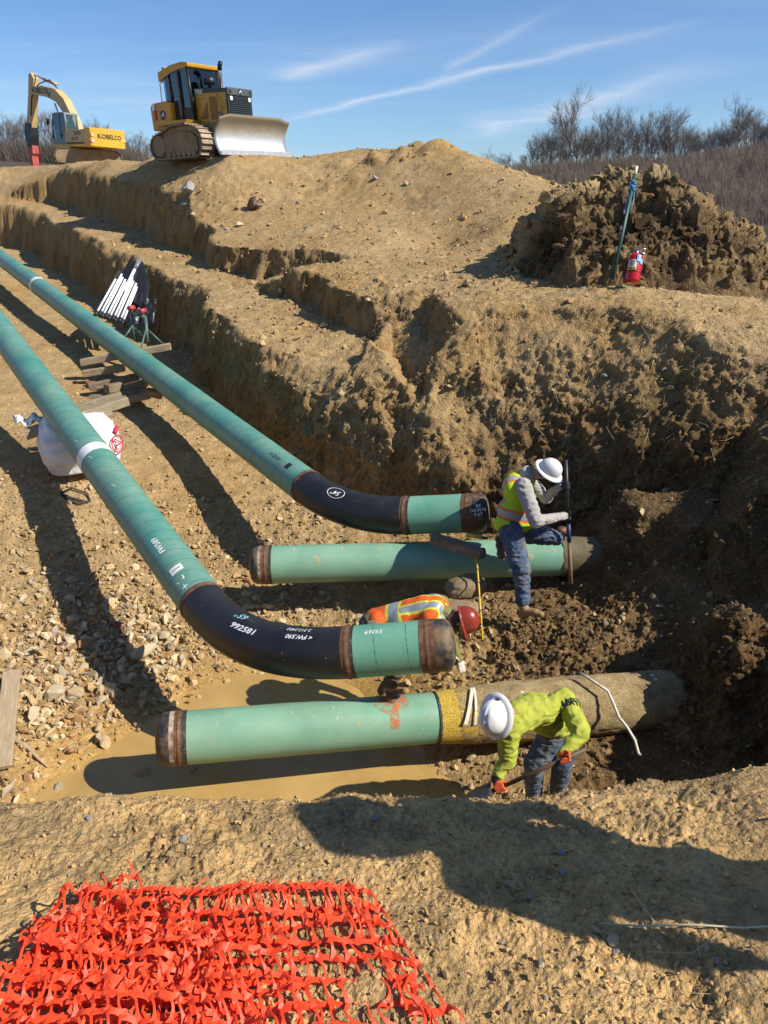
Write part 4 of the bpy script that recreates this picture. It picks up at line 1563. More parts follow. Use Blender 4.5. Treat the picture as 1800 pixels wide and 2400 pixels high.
cl = lumps('loose_clods', hv[kk], 0.016 * 5.0 ** (nrng.random(2600) ** 2.0), M_CLOD, 0.8, 0.25, 0.3, cols=np.clip(hc[kk, :3] * nrng.uniform(0.8, 1.3, (2600, 1)), 0.02, 0.7))
cl.parent = heap
cl.matrix_parent_inverse = wmat(heap).inverted()

cbase = []
rr = np.random.default_rng(77)
v = V2 * (1 + 0.12 * rr.normal(size=(len(V2), 1)))
for _ in range(6):
    nn = rr.normal(size=3); nn /= np.linalg.norm(nn)
    e = v @ nn - rr.uniform(0.4, 0.7)
    v = v - np.outer(np.maximum(e, 0), nn)
kk = nrng.choice(len(hv), 150, p=(env.ravel() * (t2.ravel() < 0.4)) / (env.ravel() * (t2.ravel() < 0.4)).sum())
cl = lumps('large_clods', hv[kk], nrng.uniform(0.07, 0.20, 150), M_CLOD, 0.8, 0.16, 0.5, cols=np.clip(hc[kk, :3] * nrng.uniform(0.7, 1.15, (150, 1)), 0.02, 0.7), base=(v, F2))
cl.parent = heap
cl.matrix_parent_inverse = wmat(heap).inverted()
# ------------------------------------------------------------------ bare trees on the far hills
M_BARK = simple('grey_bark', (0.15, 0.125, 0.105), 0.9, 0, 0.25, 2)
M_TWIG = simple('bare_twigs', (0.19, 0.165, 0.145), 0.9, 0, 0.25, 1.5)


def tree_meshes(seed, h, spread):
    r = random.Random(seed)
    trunk, twig = bmesh.new(), bmesh.new()

    def limb(bm_, p, d, L, rad, lvl):
        n = 4 if lvl < 2 else 3
        pts = [p.copy()]
        dd = d.copy()
        for i in range(n):
            dd = (dd + Vector((r.uniform(-1, 1), r.uniform(-1, 1), r.uniform(-0.3, 0.7))) * (0.10 if lvl == 0 else 0.20)).normalized()
            pts.append(pts[-1] + dd * L / n)
        rs = [rad * (1 - 0.62 * i / n) for i in range(n + 1)]
        tube(bm_, pts, rs, 5 if lvl == 0 else 3, cap=False)
        if lvl >= 4:
            return
        kids = (8, 6, 6, 5)[lvl]
        for i in range(kids):
            f = r.uniform(0.46 if lvl == 0 else 0.25, 1.0)
            k = min(n - 1, int(f * n))
            q_ = pts[k].lerp(pts[k + 1], f * n - k)
            t = (pts[k + 1] - pts[k]).normalized()
            u, w = frame_of(t)
            a = r.uniform(0, 2 * math.pi)
            ang = r.uniform(0.35, 0.85) * spread
            nd = (t * math.cos(ang) + (u * math.cos(a) + w * math.sin(a)) * math.sin(ang) + Vector((0, 0, 0.18))).normalized()
            limb(twig if lvl >= 1 else trunk if False else twig, q_, nd, L * r.uniform(0.46, 0.68), max(rad * 0.46, 0.016), lvl + 1)
    limb(trunk, Vector((0, 0, -0.5)), Vector((0, 0, 1)), h * 0.60, h * 0.016, 0)
    a, b = bpy.data.meshes.new('trunk'), bpy.data.meshes.new('crown')
    trunk.to_mesh(a); twig.to_mesh(b)
    trunk.free(); twig.free()
    a.materials.append(M_BARK)
    b.materials.append(M_TWIG)
    return a, b


TV = [tree_meshes(s, 16, sp) for s, sp in ((1, 1.15), (2, 1.0), (3, 1.25), (4, 1.05), (5, 1.2), (6, 0.95))]


TREE_GROUPS = {}


def tree(u, d, hpx, vi, label, group):
    p = P(u, 400, d)
    x, y = p.x, p.y
    z = gz(x, y)
    dep = y * CP - z * SP
    hh = hpx * dep / FPX
    t = empty('bare_tree', (x, y, z), label, 'tree', group, (0, 0, rnd.uniform(0, 6.28)))
    s = hh / 16.0
    t.scale = (s, s, s)
    TREE_GROUPS.setdefault(label, []).append(t)
    for nm, me in zip(('trunk', 'crown'), TV[vi % len(TV)]):
        o = bpy.data.objects.new(nm, me)
        col.objects.link(o)
        o.parent = t


TREES_R = [(1135, 195, 62), (1160, 196, 52), (1200, 196, 62), (1222, 194, 50), (1275, 190, 90), (1290, 196, 95), (1312, 192, 105), (1335, 188, 140), (1352, 194, 125), (1375, 196, 100), (1398, 192, 108), (1420, 188, 118),
           (1440, 196, 108), (1462, 190, 112), (1482, 194, 108), (1502, 190, 112), (1520, 196, 104), (1540, 188, 118), (1556, 190, 112), (1580, 196, 88), (1600, 192, 92), (1616, 196, 80), (1640, 190, 72), (1660, 195, 78), (1690, 192, 72),
           (1722, 188, 112), (1742, 190, 116), (1765, 194, 104), (1790, 190, 92), (1815, 190, 88), (1850, 192, 96)]
for i, (u, d, h) in enumerate(TREES_R):
    if h >= 135:
        lb = 'tallest broad-crowned bare tree on the wooded ridge, left of the spoil heap'
        g_ = None
    elif u < 1230:
        lb, g_ = 'bare tree in the small clump just right of the mound', 'bare trees right of the mound'
    elif u < 1570:
        lb, g_ = 'bare tree in the ridge row behind the spoil heap', 'bare trees on the ridge behind the heap'
    elif u < 1710:
        lb, g_ = 'low bare tree in the thin gap of the ridge row', 'low bare trees in the ridge gap'
    else:
        lb, g_ = 'tall bare tree at the right end of the ridge', 'bare trees at the right end of the ridge'
    tree(u, d, h * 1.08, i, lb, g_)
for i in range(34):
    u = 1235 + i * 17.5 + rnd.uniform(-6, 6)
    tree(u, rnd.uniform(198, 206), rnd.uniform(72, 108), i + 3, 'thin bare tree in the back row along the ridge', 'back row of bare trees on the ridge')
for i in range(34):
    u = -120 + i * 15.5 + rnd.uniform(-6, 6)
    if u < 345:
        lb, g_ = 'bare tree in the wood behind the yellow excavator', 'bare trees behind the excavator'
        hp = 95 if u < 120 else (80 if u < 240 else 62)
    else:
        continue
    tree(u, rnd.uniform(96, 106), hp * rnd.uniform(0.8, 1.1), i + 2, lb, g_)

for lb, ts in TREE_GROUPS.items():
    if len(ts) > 1:
        number_left_to_right(ts, lb)

# brush that covers the hillsides: reads as one mass
tri_v, tri_f = [], []
rb = np.random.default_rng(5)
nb_ = 0
for _ in range(8000):
    if rb.random() < 0.72:
        u, d = rb.uniform(1080, 1950), rb.uniform(95, 200)
    else:
        u, d = rb.uniform(-200, 360), rb.uniform(80, 108)
    x = (u - 900) / FPX * d
    y = d / (CP + 0.44 * SP) * 1.17
    z = gz(x, y)
    h = rb.uniform(1.2, 3.2)
    for k in range(18):
        a = rb.uniform(0, 6.28)
        le = rb.uniform(0.2, 1.5)
        b0 = np.array([x + rb.uniform(-0.5, 0.5), y + rb.uniform(-0.5, 0.5), z - 0.2])
        m_ = h * rb.uniform(0.35, 1.0)
        tip = b0 + np.array([math.cos(a) * le * m_ * 0.6, math.sin(a) * le * m_ * 0.6, m_])
        w_ = np.array([rb.uniform(0.012, 0.04), rb.uniform(-0.02, 0.02), rb.uniform(0, 0.03)])
        n0 = len(tri_v)
        tri_v += [b0 - w_, b0 + w_, tip]
        tri_f.append((n0, n0 + 1, n0 + 2))
M_BRUSH = simple('brush', (0.17, 0.13, 0.10), 0.95, 0, 0.55, 0.12)
o = obj('hillside_brush', mesh_np('hillside_brush', np.array(tri_v), np.array(tri_f)), M_BRUSH, smooth=False)
tag(o, 'grey brown leafless brush covering the far hillsides', 'brush', kind='stuff')
# ------------------------------------------------------------------ machines
DUST = (0.40, 0.30, 0.17)
M_DOZER = simple('dozer_yellow', (0.52, 0.27, 0.022), 0.42, 0, 0.08, 3, dirt=DUST, dirt_amt=0.25, dirt_scale=1.5)
M_DOZER_TOP = simple('dozer_dark_panel', (0.022, 0.028, 0.028), 0.4, 0, 0.2, 3)
M_FRAME = simple('black_cab_frame', (0.012, 0.013, 0.014), 0.45, 0, 0.2, 3)
M_TRACK = simple('muddy_track_steel', (0.20, 0.145, 0.085), 0.7, 0.2, 0.35, 3, bump=0.01, dirt=(0.33, 0.235, 0.13), dirt_amt=0.9, dirt_scale=2)
M_SHOE = simple('worn_track_shoe', (0.34, 0.27, 0.19), 0.6, 0.35, 0.3, 4, dirt=(0.33, 0.235, 0.13), dirt_amt=0.5, dirt_scale=2)
M_CHROME = simple('chrome', (0.7, 0.7, 0.7), 0.2, 1.0, 0.05, 3)
M_BLKPL = simple('black_plastic', (0.02, 0.02, 0.02), 0.45)
M_REDLAMP = simple('red_lens', (0.5, 0.02, 0.02), 0.25)
M_LAMP = simple('clear_lens', (0.7, 0.72, 0.75), 0.2)


def mat_glass(name, tint=(0.55, 0.68, 0.70)):
    m, nt, b = new_mat(name)
    nb = NB(nt)
    tr = nb.n('ShaderNodeBsdfTransparent')
    tr.inputs[0].default_value = (*tint, 1)
    gl = nb.n('ShaderNodeBsdfGlossy')
    gl.inputs['Roughness'].default_value = 0.03
    gl.inputs[0].default_value = (0.8, 0.88, 0.92, 1)
    fr = nb.n('ShaderNodeFresnel')
    fr.inputs[0].default_value = 1.5
    ms = nb.n('ShaderNodeMixShader')
    nb.l(nb.math('ADD', fr.outputs[0], 0.05), ms.inputs[0])
    nb.l(tr.outputs[0], ms.inputs[1])
    nb.l(gl.outputs[0], ms.inputs[2])
    nb.l(ms.outputs[0], nt.nodes['Material Output'].inputs[0])
    return m


M_GLASS = mat_glass('cab_glass')


def mat_blade():
    m, nt, b = new_mat('worn_blade_steel')
    nb = NB(nt)
    co = nb.obco()
    sp = nb.n('ShaderNodeSeparateXYZ')
    nb.l(co, sp.inputs[0])
    n = nb.noise(3, 6, 0.65, co)
    h = nb.math('ADD', sp.outputs[2], nb.math('MULTIPLY', nb.math('SUBTRACT', n, 0.5), 0.35))
    cc = nb.ramp(h, [(0.50, (0.62, 0.61, 0.58)), (0.78, (0.30, 0.27, 0.20)), (1.0, (0.17, 0.14, 0.085))])
    nb.l(cc, b.inputs['Base Color'])
    nb.l(nb.ramp(h, [(0.5, (0.85,) * 3), (0.85, (0.15,) * 3)]), b.inputs['Metallic'])
    nb.l(nb.ramp(h, [(0.45, (0.42,) * 3), (0.85, (0.7,) * 3)]), b.inputs['Roughness'])
    return m


M_BLADE = mat_blade()


def copy_part(o, parent):
    c = o.copy()
    col.objects.link(c)
    c.parent = parent
    return c


def loc_obj(name, bm_, mat, parent, smooth=False):
    return obj(name, bm_, mat, parent, smooth=smooth)


def box_part(name, c, s, mat, parent, bev=0.02, rot=None):
    bm_ = bmesh.new()
    bx(bm_, c, s, rot, bev)
    return loc_obj(name, bm_, mat, parent)


def prism_part(name, poly, h0, h1, mat, parent, axis='y', bev=0.02):
    bm_ = bmesh.new()
    prism(bm_, poly, h0, h1, axis, bev)
    return loc_obj(name, bm_, mat, parent)


def tube_part(name, pts, r, mat, parent, seg=10):
    bm_ = bmesh.new()
    tube(bm_, pts, r, seg)
    return loc_obj(name, bm_, mat, parent, True)


def text_part(txt, size, mat, parent, origin, xdir, ydir, bold=0.0, shear=0.0, spacing=1.0, sx=1.0, name='lettering'):
    me = text_mesh(txt, size, bold, shear, spacing)
    xd, yd = Vector(xdir).normalized() * sx, Vector(ydir).normalized()
    for v in me.vertices:
        v.co = Vector(origin) + xd * v.co.x + yd * v.co.y
    return obj(name, me, mat, parent, smooth=False)


def track_loop(poly, n):
    pts = [Vector((p[0], 0, p[1])) for p in poly]
    # smooth closed curve (Catmull-Rom), resampled
    dense = []
    m = len(pts)
    for i in range(m):
        p0, p1, p2_, p3 = pts[i - 1], pts[i], pts[(i + 1) % m], pts[(i + 2) % m]
        for k in range(12):
            t = k / 12
            dense.append(0.5 * ((2 * p1) + (p2_ - p0) * t + (2 * p0 - 5 * p1 + 4 * p2_ - p3) * t * t + (3 * p1 - p0 - 3 * p2_ + p3) * t ** 3))
    L = [0]
    for a, b_ in zip(dense, dense[1:] + dense[:1]):
        L.append(L[-1] + (b_ - a).length)
    out = []
    for i in range(n):
        s = L[-1] * i / n
        k = int(np.searchsorted(L, s, side='right')) - 1
        k = min(k, len(dense) - 1)
        f = (s - L[k]) / max(1e-6, L[k + 1] - L[k])
        a, b_ = dense[k], dense[(k + 1) % len(dense)]
        out.append((a.lerp(b_, f), (b_ - a).normalized()))
    return out, dense


def make_track(root, poly, y, width, n, frame_poly, shoe_me, out):
    """track = part; each shoe a sub-part"""
    loop, dense = track_loop(poly, n)
    bm_ = bmesh.new()
    prism(bm_, [(p.x * 0.965, 0.02 + p.z * 0.95) for p in dense[::3]], y - width * 0.27, y + width * 0.27, 'y')
    tr = loc_obj('track', bm_, M_TRACK, root)
    for p, t in loop:
        o = bpy.data.objects.new('track_shoe', shoe_me)
        col.objects.link(o)
        o.parent = tr
        zax = Vector((0, 0, 1))
        nrm = Vector((-t.z, 0, t.x))
        if nrm.dot(p - Vector((0, 0, 0.5))) < 0:
            nrm = -nrm
        yax = nrm.cross(t)
        Mx = Matrix((t, yax, nrm)).transposed().to_4x4()
        Mx.translation = p + Vector((0, y, 0))
        o.matrix_local = Mx
    bm_ = bmesh.new()
    ys = y + out * width * 0.30
    prism(bm_, frame_poly, min(ys, ys + out * 0.05), max(ys, ys + out * 0.05), 'y', 0.015)
    loc_obj('track_guard', bm_, M_TRACK, root)
    return tr


def shoe_mesh(length, width, mat):
    bm_ = bmesh.new()
    bx(bm_, (0, 0, 0), (length * 0.92, width, 0.03))
    bx(bm_, (-length * 0.32, 0, 0.04), (0.025, width, 0.05))
    me = bpy.data.meshes.new('track_shoe')
    bm_.to_mesh(me)
    bm_.free()
    me.materials.append(mat)
    return me


# ---- bulldozer (x forward, y left, z up)
dz_loc = P(482, 373, 26.0)
doz = empty('bulldozer', dz_loc, 'yellow tracked bulldozer with a wide steel blade on top of the mound', 'bulldozer', rot=(math.radians(1.0), math.radians(-1.5), math.radians(-37)))
doz.scale = (0.92, 0.92, 0.90)
SHOE = shoe_mesh(0.215, 0.60, M_SHOE)
dz_track = [(-1.05, 0.03), (-1.40, 0.16), (-1.50, 0.46), (-1.30, 0.76), (-0.80, 0.90), (-0.35, 1.05), (0.10, 1.08), (0.75, 1.03), (1.18, 0.86), (1.34, 0.50), (1.22, 0.15), (0.95, 0.03), (0, 0.02)]
dz_frame = [(-0.75, 0.10), (-0.75, 0.75), (-0.3, 0.80), (0.1, 0.86), (0.7, 0.82), (1.0, 0.62), (1.02, 0.22), (0.85, 0.10)]
make_track(doz, dz_track, -0.96, 0.60, 40, dz_frame, SHOE, -1)
make_track(doz, dz_track, 0.96, 0.60, 40, dz_frame, SHOE, 1)
for sy in (-1, 1):
    bm_ = bmesh.new()
    lathe(bm_, [(0, -0.04), (0.36, -0.04), (0.36, 0.0), (0.28, 0.03), (0.12, 0.03), (0.12, 0.07), (0, 0.07)], Matrix.Translation((-1.08, sy * 1.16, 0.46)) @ Matrix.Rotation(math.pi / 2 * -sy * -1, 4, 'X'), 24)
    loc_obj('sprocket', bm_, M_TRACK, doz)
    for k in range(6):
        bm_ = bmesh.new()
        lathe(bm_, [(0, -0.05), (0.11, -0.05), (0.11, 0.05), (0, 0.05)], Matrix.Translation((-0.55 + k * 0.27, sy * 1.17, 0.14)) @ Matrix.Rotation(math.pi / 2, 4, 'X'), 12)
        loc_obj('track_roller', bm_, M_TRACK, doz)
box_part('chassis', (0.05, 0, 0.75), (2.7, 1.25, 0.7), M_TRACK, doz, 0.04)
box_part('belly_frame', (-0.55, 0, 1.17), (1.2, 1.5, 0.22), M_DOZER, doz, 0.03)
prism_part('rear_tank', [(-1.62, 1.02), (-0.62, 1.02), (-0.52, 1.15), (-0.52, 1.88), (-0.75, 1.95), (-1.55, 1.93), (-1.66, 1.80)], -0.92, 0.92, M_DOZER, doz, 'y', 0.05)
prism_part('fender', [(-0.95, 1.12), (0.55, 1.12), (0.62, 1.22), (-0.95, 1.26)], -1.22, 1.22, M_DOZER, doz, 'y', 0.02)
# hood
hood = prism_part('engine_hood', [(0.40, 1.02), (1.98, 1.02), (1.98, 2.02), (1.90, 2.06), (0.40, 2.16)], -0.54, 0.54, M_DOZER, doz, 'y', 0.03)
prism_part('hood_top', [(0.38, 2.10), (1.96, 2.00), (2.02, 2.02), (2.0, 2.12), (0.42, 2.26)], -0.57, 0.57, M_DOZER_TOP, doz, 'y', 0.03)
for y_ in (-0.553, 0.553):
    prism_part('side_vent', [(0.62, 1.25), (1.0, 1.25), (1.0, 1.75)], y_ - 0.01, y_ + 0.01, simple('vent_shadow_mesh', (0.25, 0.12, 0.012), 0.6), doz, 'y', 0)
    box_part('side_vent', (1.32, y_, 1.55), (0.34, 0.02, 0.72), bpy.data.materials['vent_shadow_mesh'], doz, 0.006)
    tube_part('grab_rail', [(1.55, y_ * 1.04, 1.95), (1.57, y_ * 1.14, 1.9), (1.68, y_ * 1.14, 1.55), (1.76, y_ * 1.14, 1.48), (1.8, y_ * 1.04, 1.5)], 0.022, M_DOZER, doz, 8)
box_part('grille_frame', (2.03, 0, 1.52), (0.10, 1.12, 1.02), M_FRAME, doz, 0.03)
for k in range(13):
    box_part('grille_slat', (2.092, 0, 1.09 + k * 0.060), (0.02, 0.96, 0.022), M_DOZER_TOP, doz, 0.004)
box_part('grille_header', (2.06, 0, 2.02), (0.12, 1.16, 0.24), simple('grey_green_panel', (0.06, 0.075, 0.07), 0.5), doz, 0.03)
for y_ in (-0.42, 0.42):
    box_part('headlight', (2.10, y_, 1.80), (0.03, 0.11, 0.13), M_LAMP, doz, 0.01)
    box_part('headlight', (2.125, y_ * 1.12, 2.02), (0.02, 0.12, 0.12), M_DOZER_TOP, doz, 0.01)


def emblem(parent, o, xd, yd, r, disc, fig):
    """round badge with a leaping four-legged animal"""
    o, xd, yd = Vector(o), Vector(xd).normalized(), Vector(yd).normalized()
    nz_ = xd.cross(yd)
    bm_ = bmesh.new()
    f_ = [bm_.verts.new(o + (xd * math.cos(a) + yd * math.sin(a)) * r) for a in (2 * math.pi * k / 24 for k in range(24))]
    bm_.faces.new(f_)
    b_ = loc_obj('badge', bm_, disc, parent)
    bm_ = bmesh.new()
    pl = [(-0.7, -0.25), (-0.35, -0.05), (-0.5, -0.55), (-0.38, -0.6), (-0.15, -0.05), (0.25, 0.0), (0.6, -0.45), (0.72, -0.4), (0.42, 0.15), (0.35, 0.3), (0.5, 0.62), (0.36, 0.66), (0.2, 0.45), (0.0, 0.72), (-0.06, 0.6), (0.08, 0.35), (-0.05, 0.18), (-0.5, 0.08)]
    bm_.faces.new([bm_.verts.new(o + (xd * x + yd * y) * r * 0.95 + nz_ * 0.006) for x, y in pl])
    loc_obj('badge_animal', bm_, fig, b_)


emblem(doz, (2.126, 0, 2.02), (0, 1, 0), (0, 0, 1), 0.10, M_DOZER_TOP, M_LAMP)
emblem(doz, (-0.98, -0.926, 1.50), (1, 0, 0), (0, 0, 1), 0.16, M_FRAME, M_LAMP)
text_part('700K', 0.20, M_LAMP, doz, (0.66, -0.575, 2.12), (1, 0, -0.06), (0, 0, 1), bold=0.004)
text_part('6L 26', 0.14, M_FRAME, doz, (-1.15, -0.926, 1.14), (1, 0, 0.1), (0, 0, 1))
box_part('tail_lamp', (-1.38, -0.94, 1.52), (0.13, 0.06, 0.32), M_REDLAMP, doz, 0.03)
box_part('work_lamp', (-1.42, -0.95, 1.80), (0.14, 0.05, 0.24), M_LAMP, doz, 0.03)
# cab
cab = prism_part('cab_base', [(-0.60, 1.24), (0.42, 1.24), (0.46, 1.62), (-0.62, 1.78)], -0.72, 0.72, M_FRAME, doz, 'y', 0.02)
bars = [((-0.60, 1.7), (-0.68, 2.92)), ((0.44, 1.5), (0.30, 2.95)), ((-0.12, 1.3), (-0.14, 2.95)), ((-1.02, 1.75), (-1.05, 2.72))]
for y_ in (-0.72, 0.72):
    for (a, b_) in bars:
        yy = y_ if a[0] > -1 else y_ * 0.86
        tube_part('cab_pillar', [(a[0], yy, a[1]), (b_[0], yy * 0.93, b_[1])], 0.055, M_FRAME, doz, 6)
    prism_part('cab_lower_panel', [(-1.02, 1.72), (-0.14, 1.72), (-0.14, 1.95), (-1.02, 1.98)], y_ * 0.97 - 0.012, y_ * 0.97 + 0.012, M_FRAME, doz, 'y', 0)
    d_ = prism_part('cab_door_glass', [(-0.10, 1.34), (0.42, 1.34), (0.32, 2.90), (-0.11, 2.90)], y_ * 0.965 - 0.006, y_ * 0.965 + 0.006, M_GLASS, doz, 'y', 0)
    prism_part('side_window', [(-1.0, 1.98), (-0.17, 1.98), (-0.17, 2.88), (-1.02, 2.70)], y_ * 0.955 - 0.006, y_ * 0.955 + 0.006, M_GLASS, doz, 'y', 0)
tube_part('door_rail', [(-0.14, -0.76, 1.35), (-0.14, -0.78, 1.9), (-0.15, -0.76, 2.85)], 0.03, simple('grey_steel', (0.20, 0.21, 0.21), 0.5, 0.4), doz, 8)
tube_part('grab_rail', [(-1.10, -0.72, 1.95), (-1.16, -0.74, 2.0), (-1.16, -0.74, 2.55), (-1.1, -0.70, 2.6)], 0.02, M_LAMP, doz, 6)
bm_ = bmesh.new()
bx(bm_, (0.385, 0, 2.25), (0.012, 1.24, 1.25), Matrix.Rotation(math.radians(-5.5), 3, 'Y'))
loc_obj('windscreen', bm_, M_GLASS, doz)
bm_ = bmesh.new()
bx(bm_, (-1.04, 0, 2.32), (0.012, 1.14, 0.8), Matrix.Rotation(math.radians(2), 3, 'Y'))
loc_obj('rear_window', bm_, M_GLASS, doz)
prism_part('roof', [(-1.22, 2.62), (-0.55, 2.86), (0.40, 2.94), (0.42, 3.06), (0.1, 3.12), (-0.55, 3.08), (-0.75, 3.02), (-1.24, 2.92)], -0.74, 0.74, M_DOZER, doz, 'y', 0.03)
box_part('roof_lamp', (-0.95, -0.62, 3.02), (0.16, 0.16, 0.10), M_DOZER, doz, 0.02)
M_SEAT = simple('grey_seat', (0.16, 0.17, 0.165), 0.8)
prism_part('seat', [(-0.75, 1.75), (-0.2, 1.75), (-0.2, 1.95), (-0.50, 1.98), (-0.60, 2.6), (-0.78, 2.6)], -0.27, 0.27, M_SEAT, doz, 'y', 0.04)
box_part('console', (0.28, 0, 1.75), (0.2, 0.9, 0.3), M_SEAT, doz, 0.04)
tube_part('exhaust_stack', [(0.88, 0.30, 2.1), (0.88, 0.30, 2.85), (0.90, 0.30, 2.98), (0.98, 0.26, 3.05)], 0.065, M_CHROME, doz, 12)
tube_part('exhaust_tip', [(0.88, 0.31, 2.86), (0.91, 0.29, 2.99), (1.02, 0.24, 3.08)], 0.08, M_FRAME, doz, 12)
bm_ = bmesh.new()
lathe(bm_, [(0, 0), (0.06, 0), (0.06, 0.16), (0.19, 0.18), (0.21, 0.24), (0.21, 0.34), (0.15, 0.40), (0, 0.41)], Matrix.Translation((0.82, -0.18, 2.2)), 20)
loc_obj('air_precleaner', bm_, M_FRAME, doz, True)
# blade
prof = []
for i in range(13):
    t = i / 12
    prof.append((2.72 - 0.26 * math.sin(math.pi * min(1, t * 1.02)) + 0.05 * t, -0.06 + 1.27 * t))
bm_ = bmesh.new()
NBW = 24
ring_f = []
for j in range(NBW + 1):
    y_ = -1.66 + 3.32 * j / NBW
    e = abs(y_) / 1.66
    top = 1.0 - (0.10 if e > 0.98 else 0.10 * max(0, (e - 0.72) / 0.28))
    fr_ = [bm_.verts.new((x, y_, -0.06 + (z + 0.06) * top)) for x, z in prof]
    bk_ = [bm_.verts.new((x - 0.07, y_, -0.06 + (z + 0.06) * top)) for x, z in prof]
    ring_f.append(fr_ + bk_[::-1])
for a, b_ in zip(ring_f, ring_f[1:]):
    n_ = len(a)
    for k in range(n_):
        bm_.faces.new((a[k], a[(k + 1) % n_], b_[(k + 1) % n_], b_[k]))
bm_.faces.new(ring_f[0])
bm_.faces.new(ring_f[-1][::-1])
blade = loc_obj('blade', bm_, M_BLADE, doz, True)
blade.data.polygons.foreach_set('use_smooth', [len(p.vertices) == 4 for p in blade.data.polygons])
box_part('cutting_edge', (2.735, 0, 0.03), (0.035, 3.34, 0.17), simple('bright_edge_steel', (0.66, 0.65, 0.62), 0.4, 0.8), blade, 0.008)
for y_ in (-0.62, 0.62):
    tube_part('push_arm', [(1.0, y_, 0.45), (2.45, y_ * 1.1, 0.4)], 0.12, M_TRACK, doz, 8)
    tube_part('lift_cylinder', [(1.6, y_ * 0.9, 1.4), (2.4, y_ * 0.8, 0.7)], 0.05, M_CHROME, doz, 8)

# ---- excavator with hydraulic breaker
M_EXC = simple('excavator_yellow', (0.66, 0.36, 0.028), 0.4, 0, 0.07, 3, dirt=DUST, dirt_amt=0.2, dirt_scale=1.2)
M_BOOM = simple('faded_boom_paint', (0.52, 0.36, 0.15), 0.5, 0, 0.1, 3, dirt=DUST, dirt_amt=0.35, dirt_scale=1.2)
M_CABGREY = simple('grey_cab_paint', (0.16, 0.19, 0.20), 0.45, 0, 0.1, 3)
M_BREAKER = simple('red_breaker', (0.42, 0.06, 0.05), 0.55, 0, 0.2, 3, dirt=(0.4, 0.25, 0.2), dirt_amt=0.4, dirt_scale=1.5)
ex_loc = P(205, 386, 50.0)
exc = empty('excavator', ex_loc, 'yellow excavator with a red hydraulic breaker at the far left of the ridge', 'excavator', rot=(math.radians(1.5), math.radians(-1.5), math.radians(143)))
SHOE2 = shoe_mesh(0.24, 0.60, M_TRACK)
ex_track = [(-1.6, 0.02), (-1.95, 0.18), (-2.02, 0.45), (-1.85, 0.74), (-1.4, 0.86), (0, 0.84), (1.4, 0.86), (1.85, 0.74), (2.02, 0.45), (1.95, 0.18), (1.6, 0.02)]
ex_frame = [(-1.4, 0.15), (-1.4, 0.62), (1.4, 0.62), (1.4, 0.15)]
# the undercarriage stands turned 60 degrees to the house
exu = bpy.data.objects.new('undercarriage', None)
col.objects.link(exu)
exu.parent = exc
exu.rotation_euler = (0, 0, math.radians(62))
box_u = bmesh.new()
bx(box_u, (0, 0, 0.55), (2.2, 2.0, 0.45), None, 0.05)
under = obj('undercarriage_frame', box_u, M_TRACK, exc)
under.rotation_euler = (0, 0, math.radians(62))
for y_ in (-1.0, 1.0):
    loop, dense = track_loop(ex_track, 38)
    bm_ = bmesh.new()
    prism(bm_, [(p.x * 0.97, 0.02 + p.z * 0.95) for p in dense[::3]], y_ - 0.24, y_ + 0.24, 'y')
    tr = loc_obj('track', bm_, M_TRACK, exc)
    tr.rotation_euler = (0, 0, math.radians(62))
    for p, t in loop:
        o = bpy.data.objects.new('track_shoe', SHOE2)
        col.objects.link(o)
        o.parent = tr
        nrm = Vector((-t.z, 0, t.x))
        if nrm.dot(p - Vector((0, 0, 0.45))) < 0:
            nrm = -nrm
        Mx = Matrix((t, nrm.cross(t), nrm)).transposed().to_4x4()
        Mx.translation = p + Vector((0, y_, 0))
        o.matrix_local = Mx
bpy.data.objects.remove(exu)
bm_ = bmesh.new()
lathe(bm_, [(0, 0.7), (0.7, 0.7), (0.7, 1.0), (0, 1.0)], Matrix(), 24)
loc_obj('slew_ring', bm_, M_TRACK, exc)
prism_part('house_base', [(-1.9, 0.95), (1.65, 0.95), (1.75, 1.12), (-1.95, 1.12)], -1.24, 1.24, M_EXC, exc, 'y', 0.03)
prism_part('side_panel', [(-1.9, 1.13), (0.30, 1.13), (0.30, 1.98), (-1.9, 1.92)], 0.45, 1.23, M_BOOM, exc, 'y', 0.04)
prism_part('side_panel', [(-1.9, 1.13), (1.55, 1.13), (1.5, 1.85), (-1.9, 1.92)], -1.23, -0.35, M_EXC, exc, 'y', 0.04)
box_part('engine_deck', (-1.05, 0, 1.62), (1.7, 0.88, 0.85), M_FRAME, exc, 0.04)
# curved counterweight
cw = []
for k in range(13):
    a = -1.0 + 2.0 * k / 12
    cw.append((-2.45 - 0.28 * (1 - a * a), 1.26 * a))
bm_ = bmesh.new()
prism(bm_, cw + [(-1.88, 1.26), (-1.88, -1.26)], 0.98, 2.02, 'z', 0.05)
cwt = loc_obj('counterweight', bm_, M_EXC, exc)


def on_cw(me, lift=0.012):
    for v in me.vertices:
        y_ = -v.co.x
        a = y_ / 1.26
        v.co = Vector((-2.45 - 0.28 * (1 - a * a) - lift, y_, 1.55 + v.co.y))
    return me


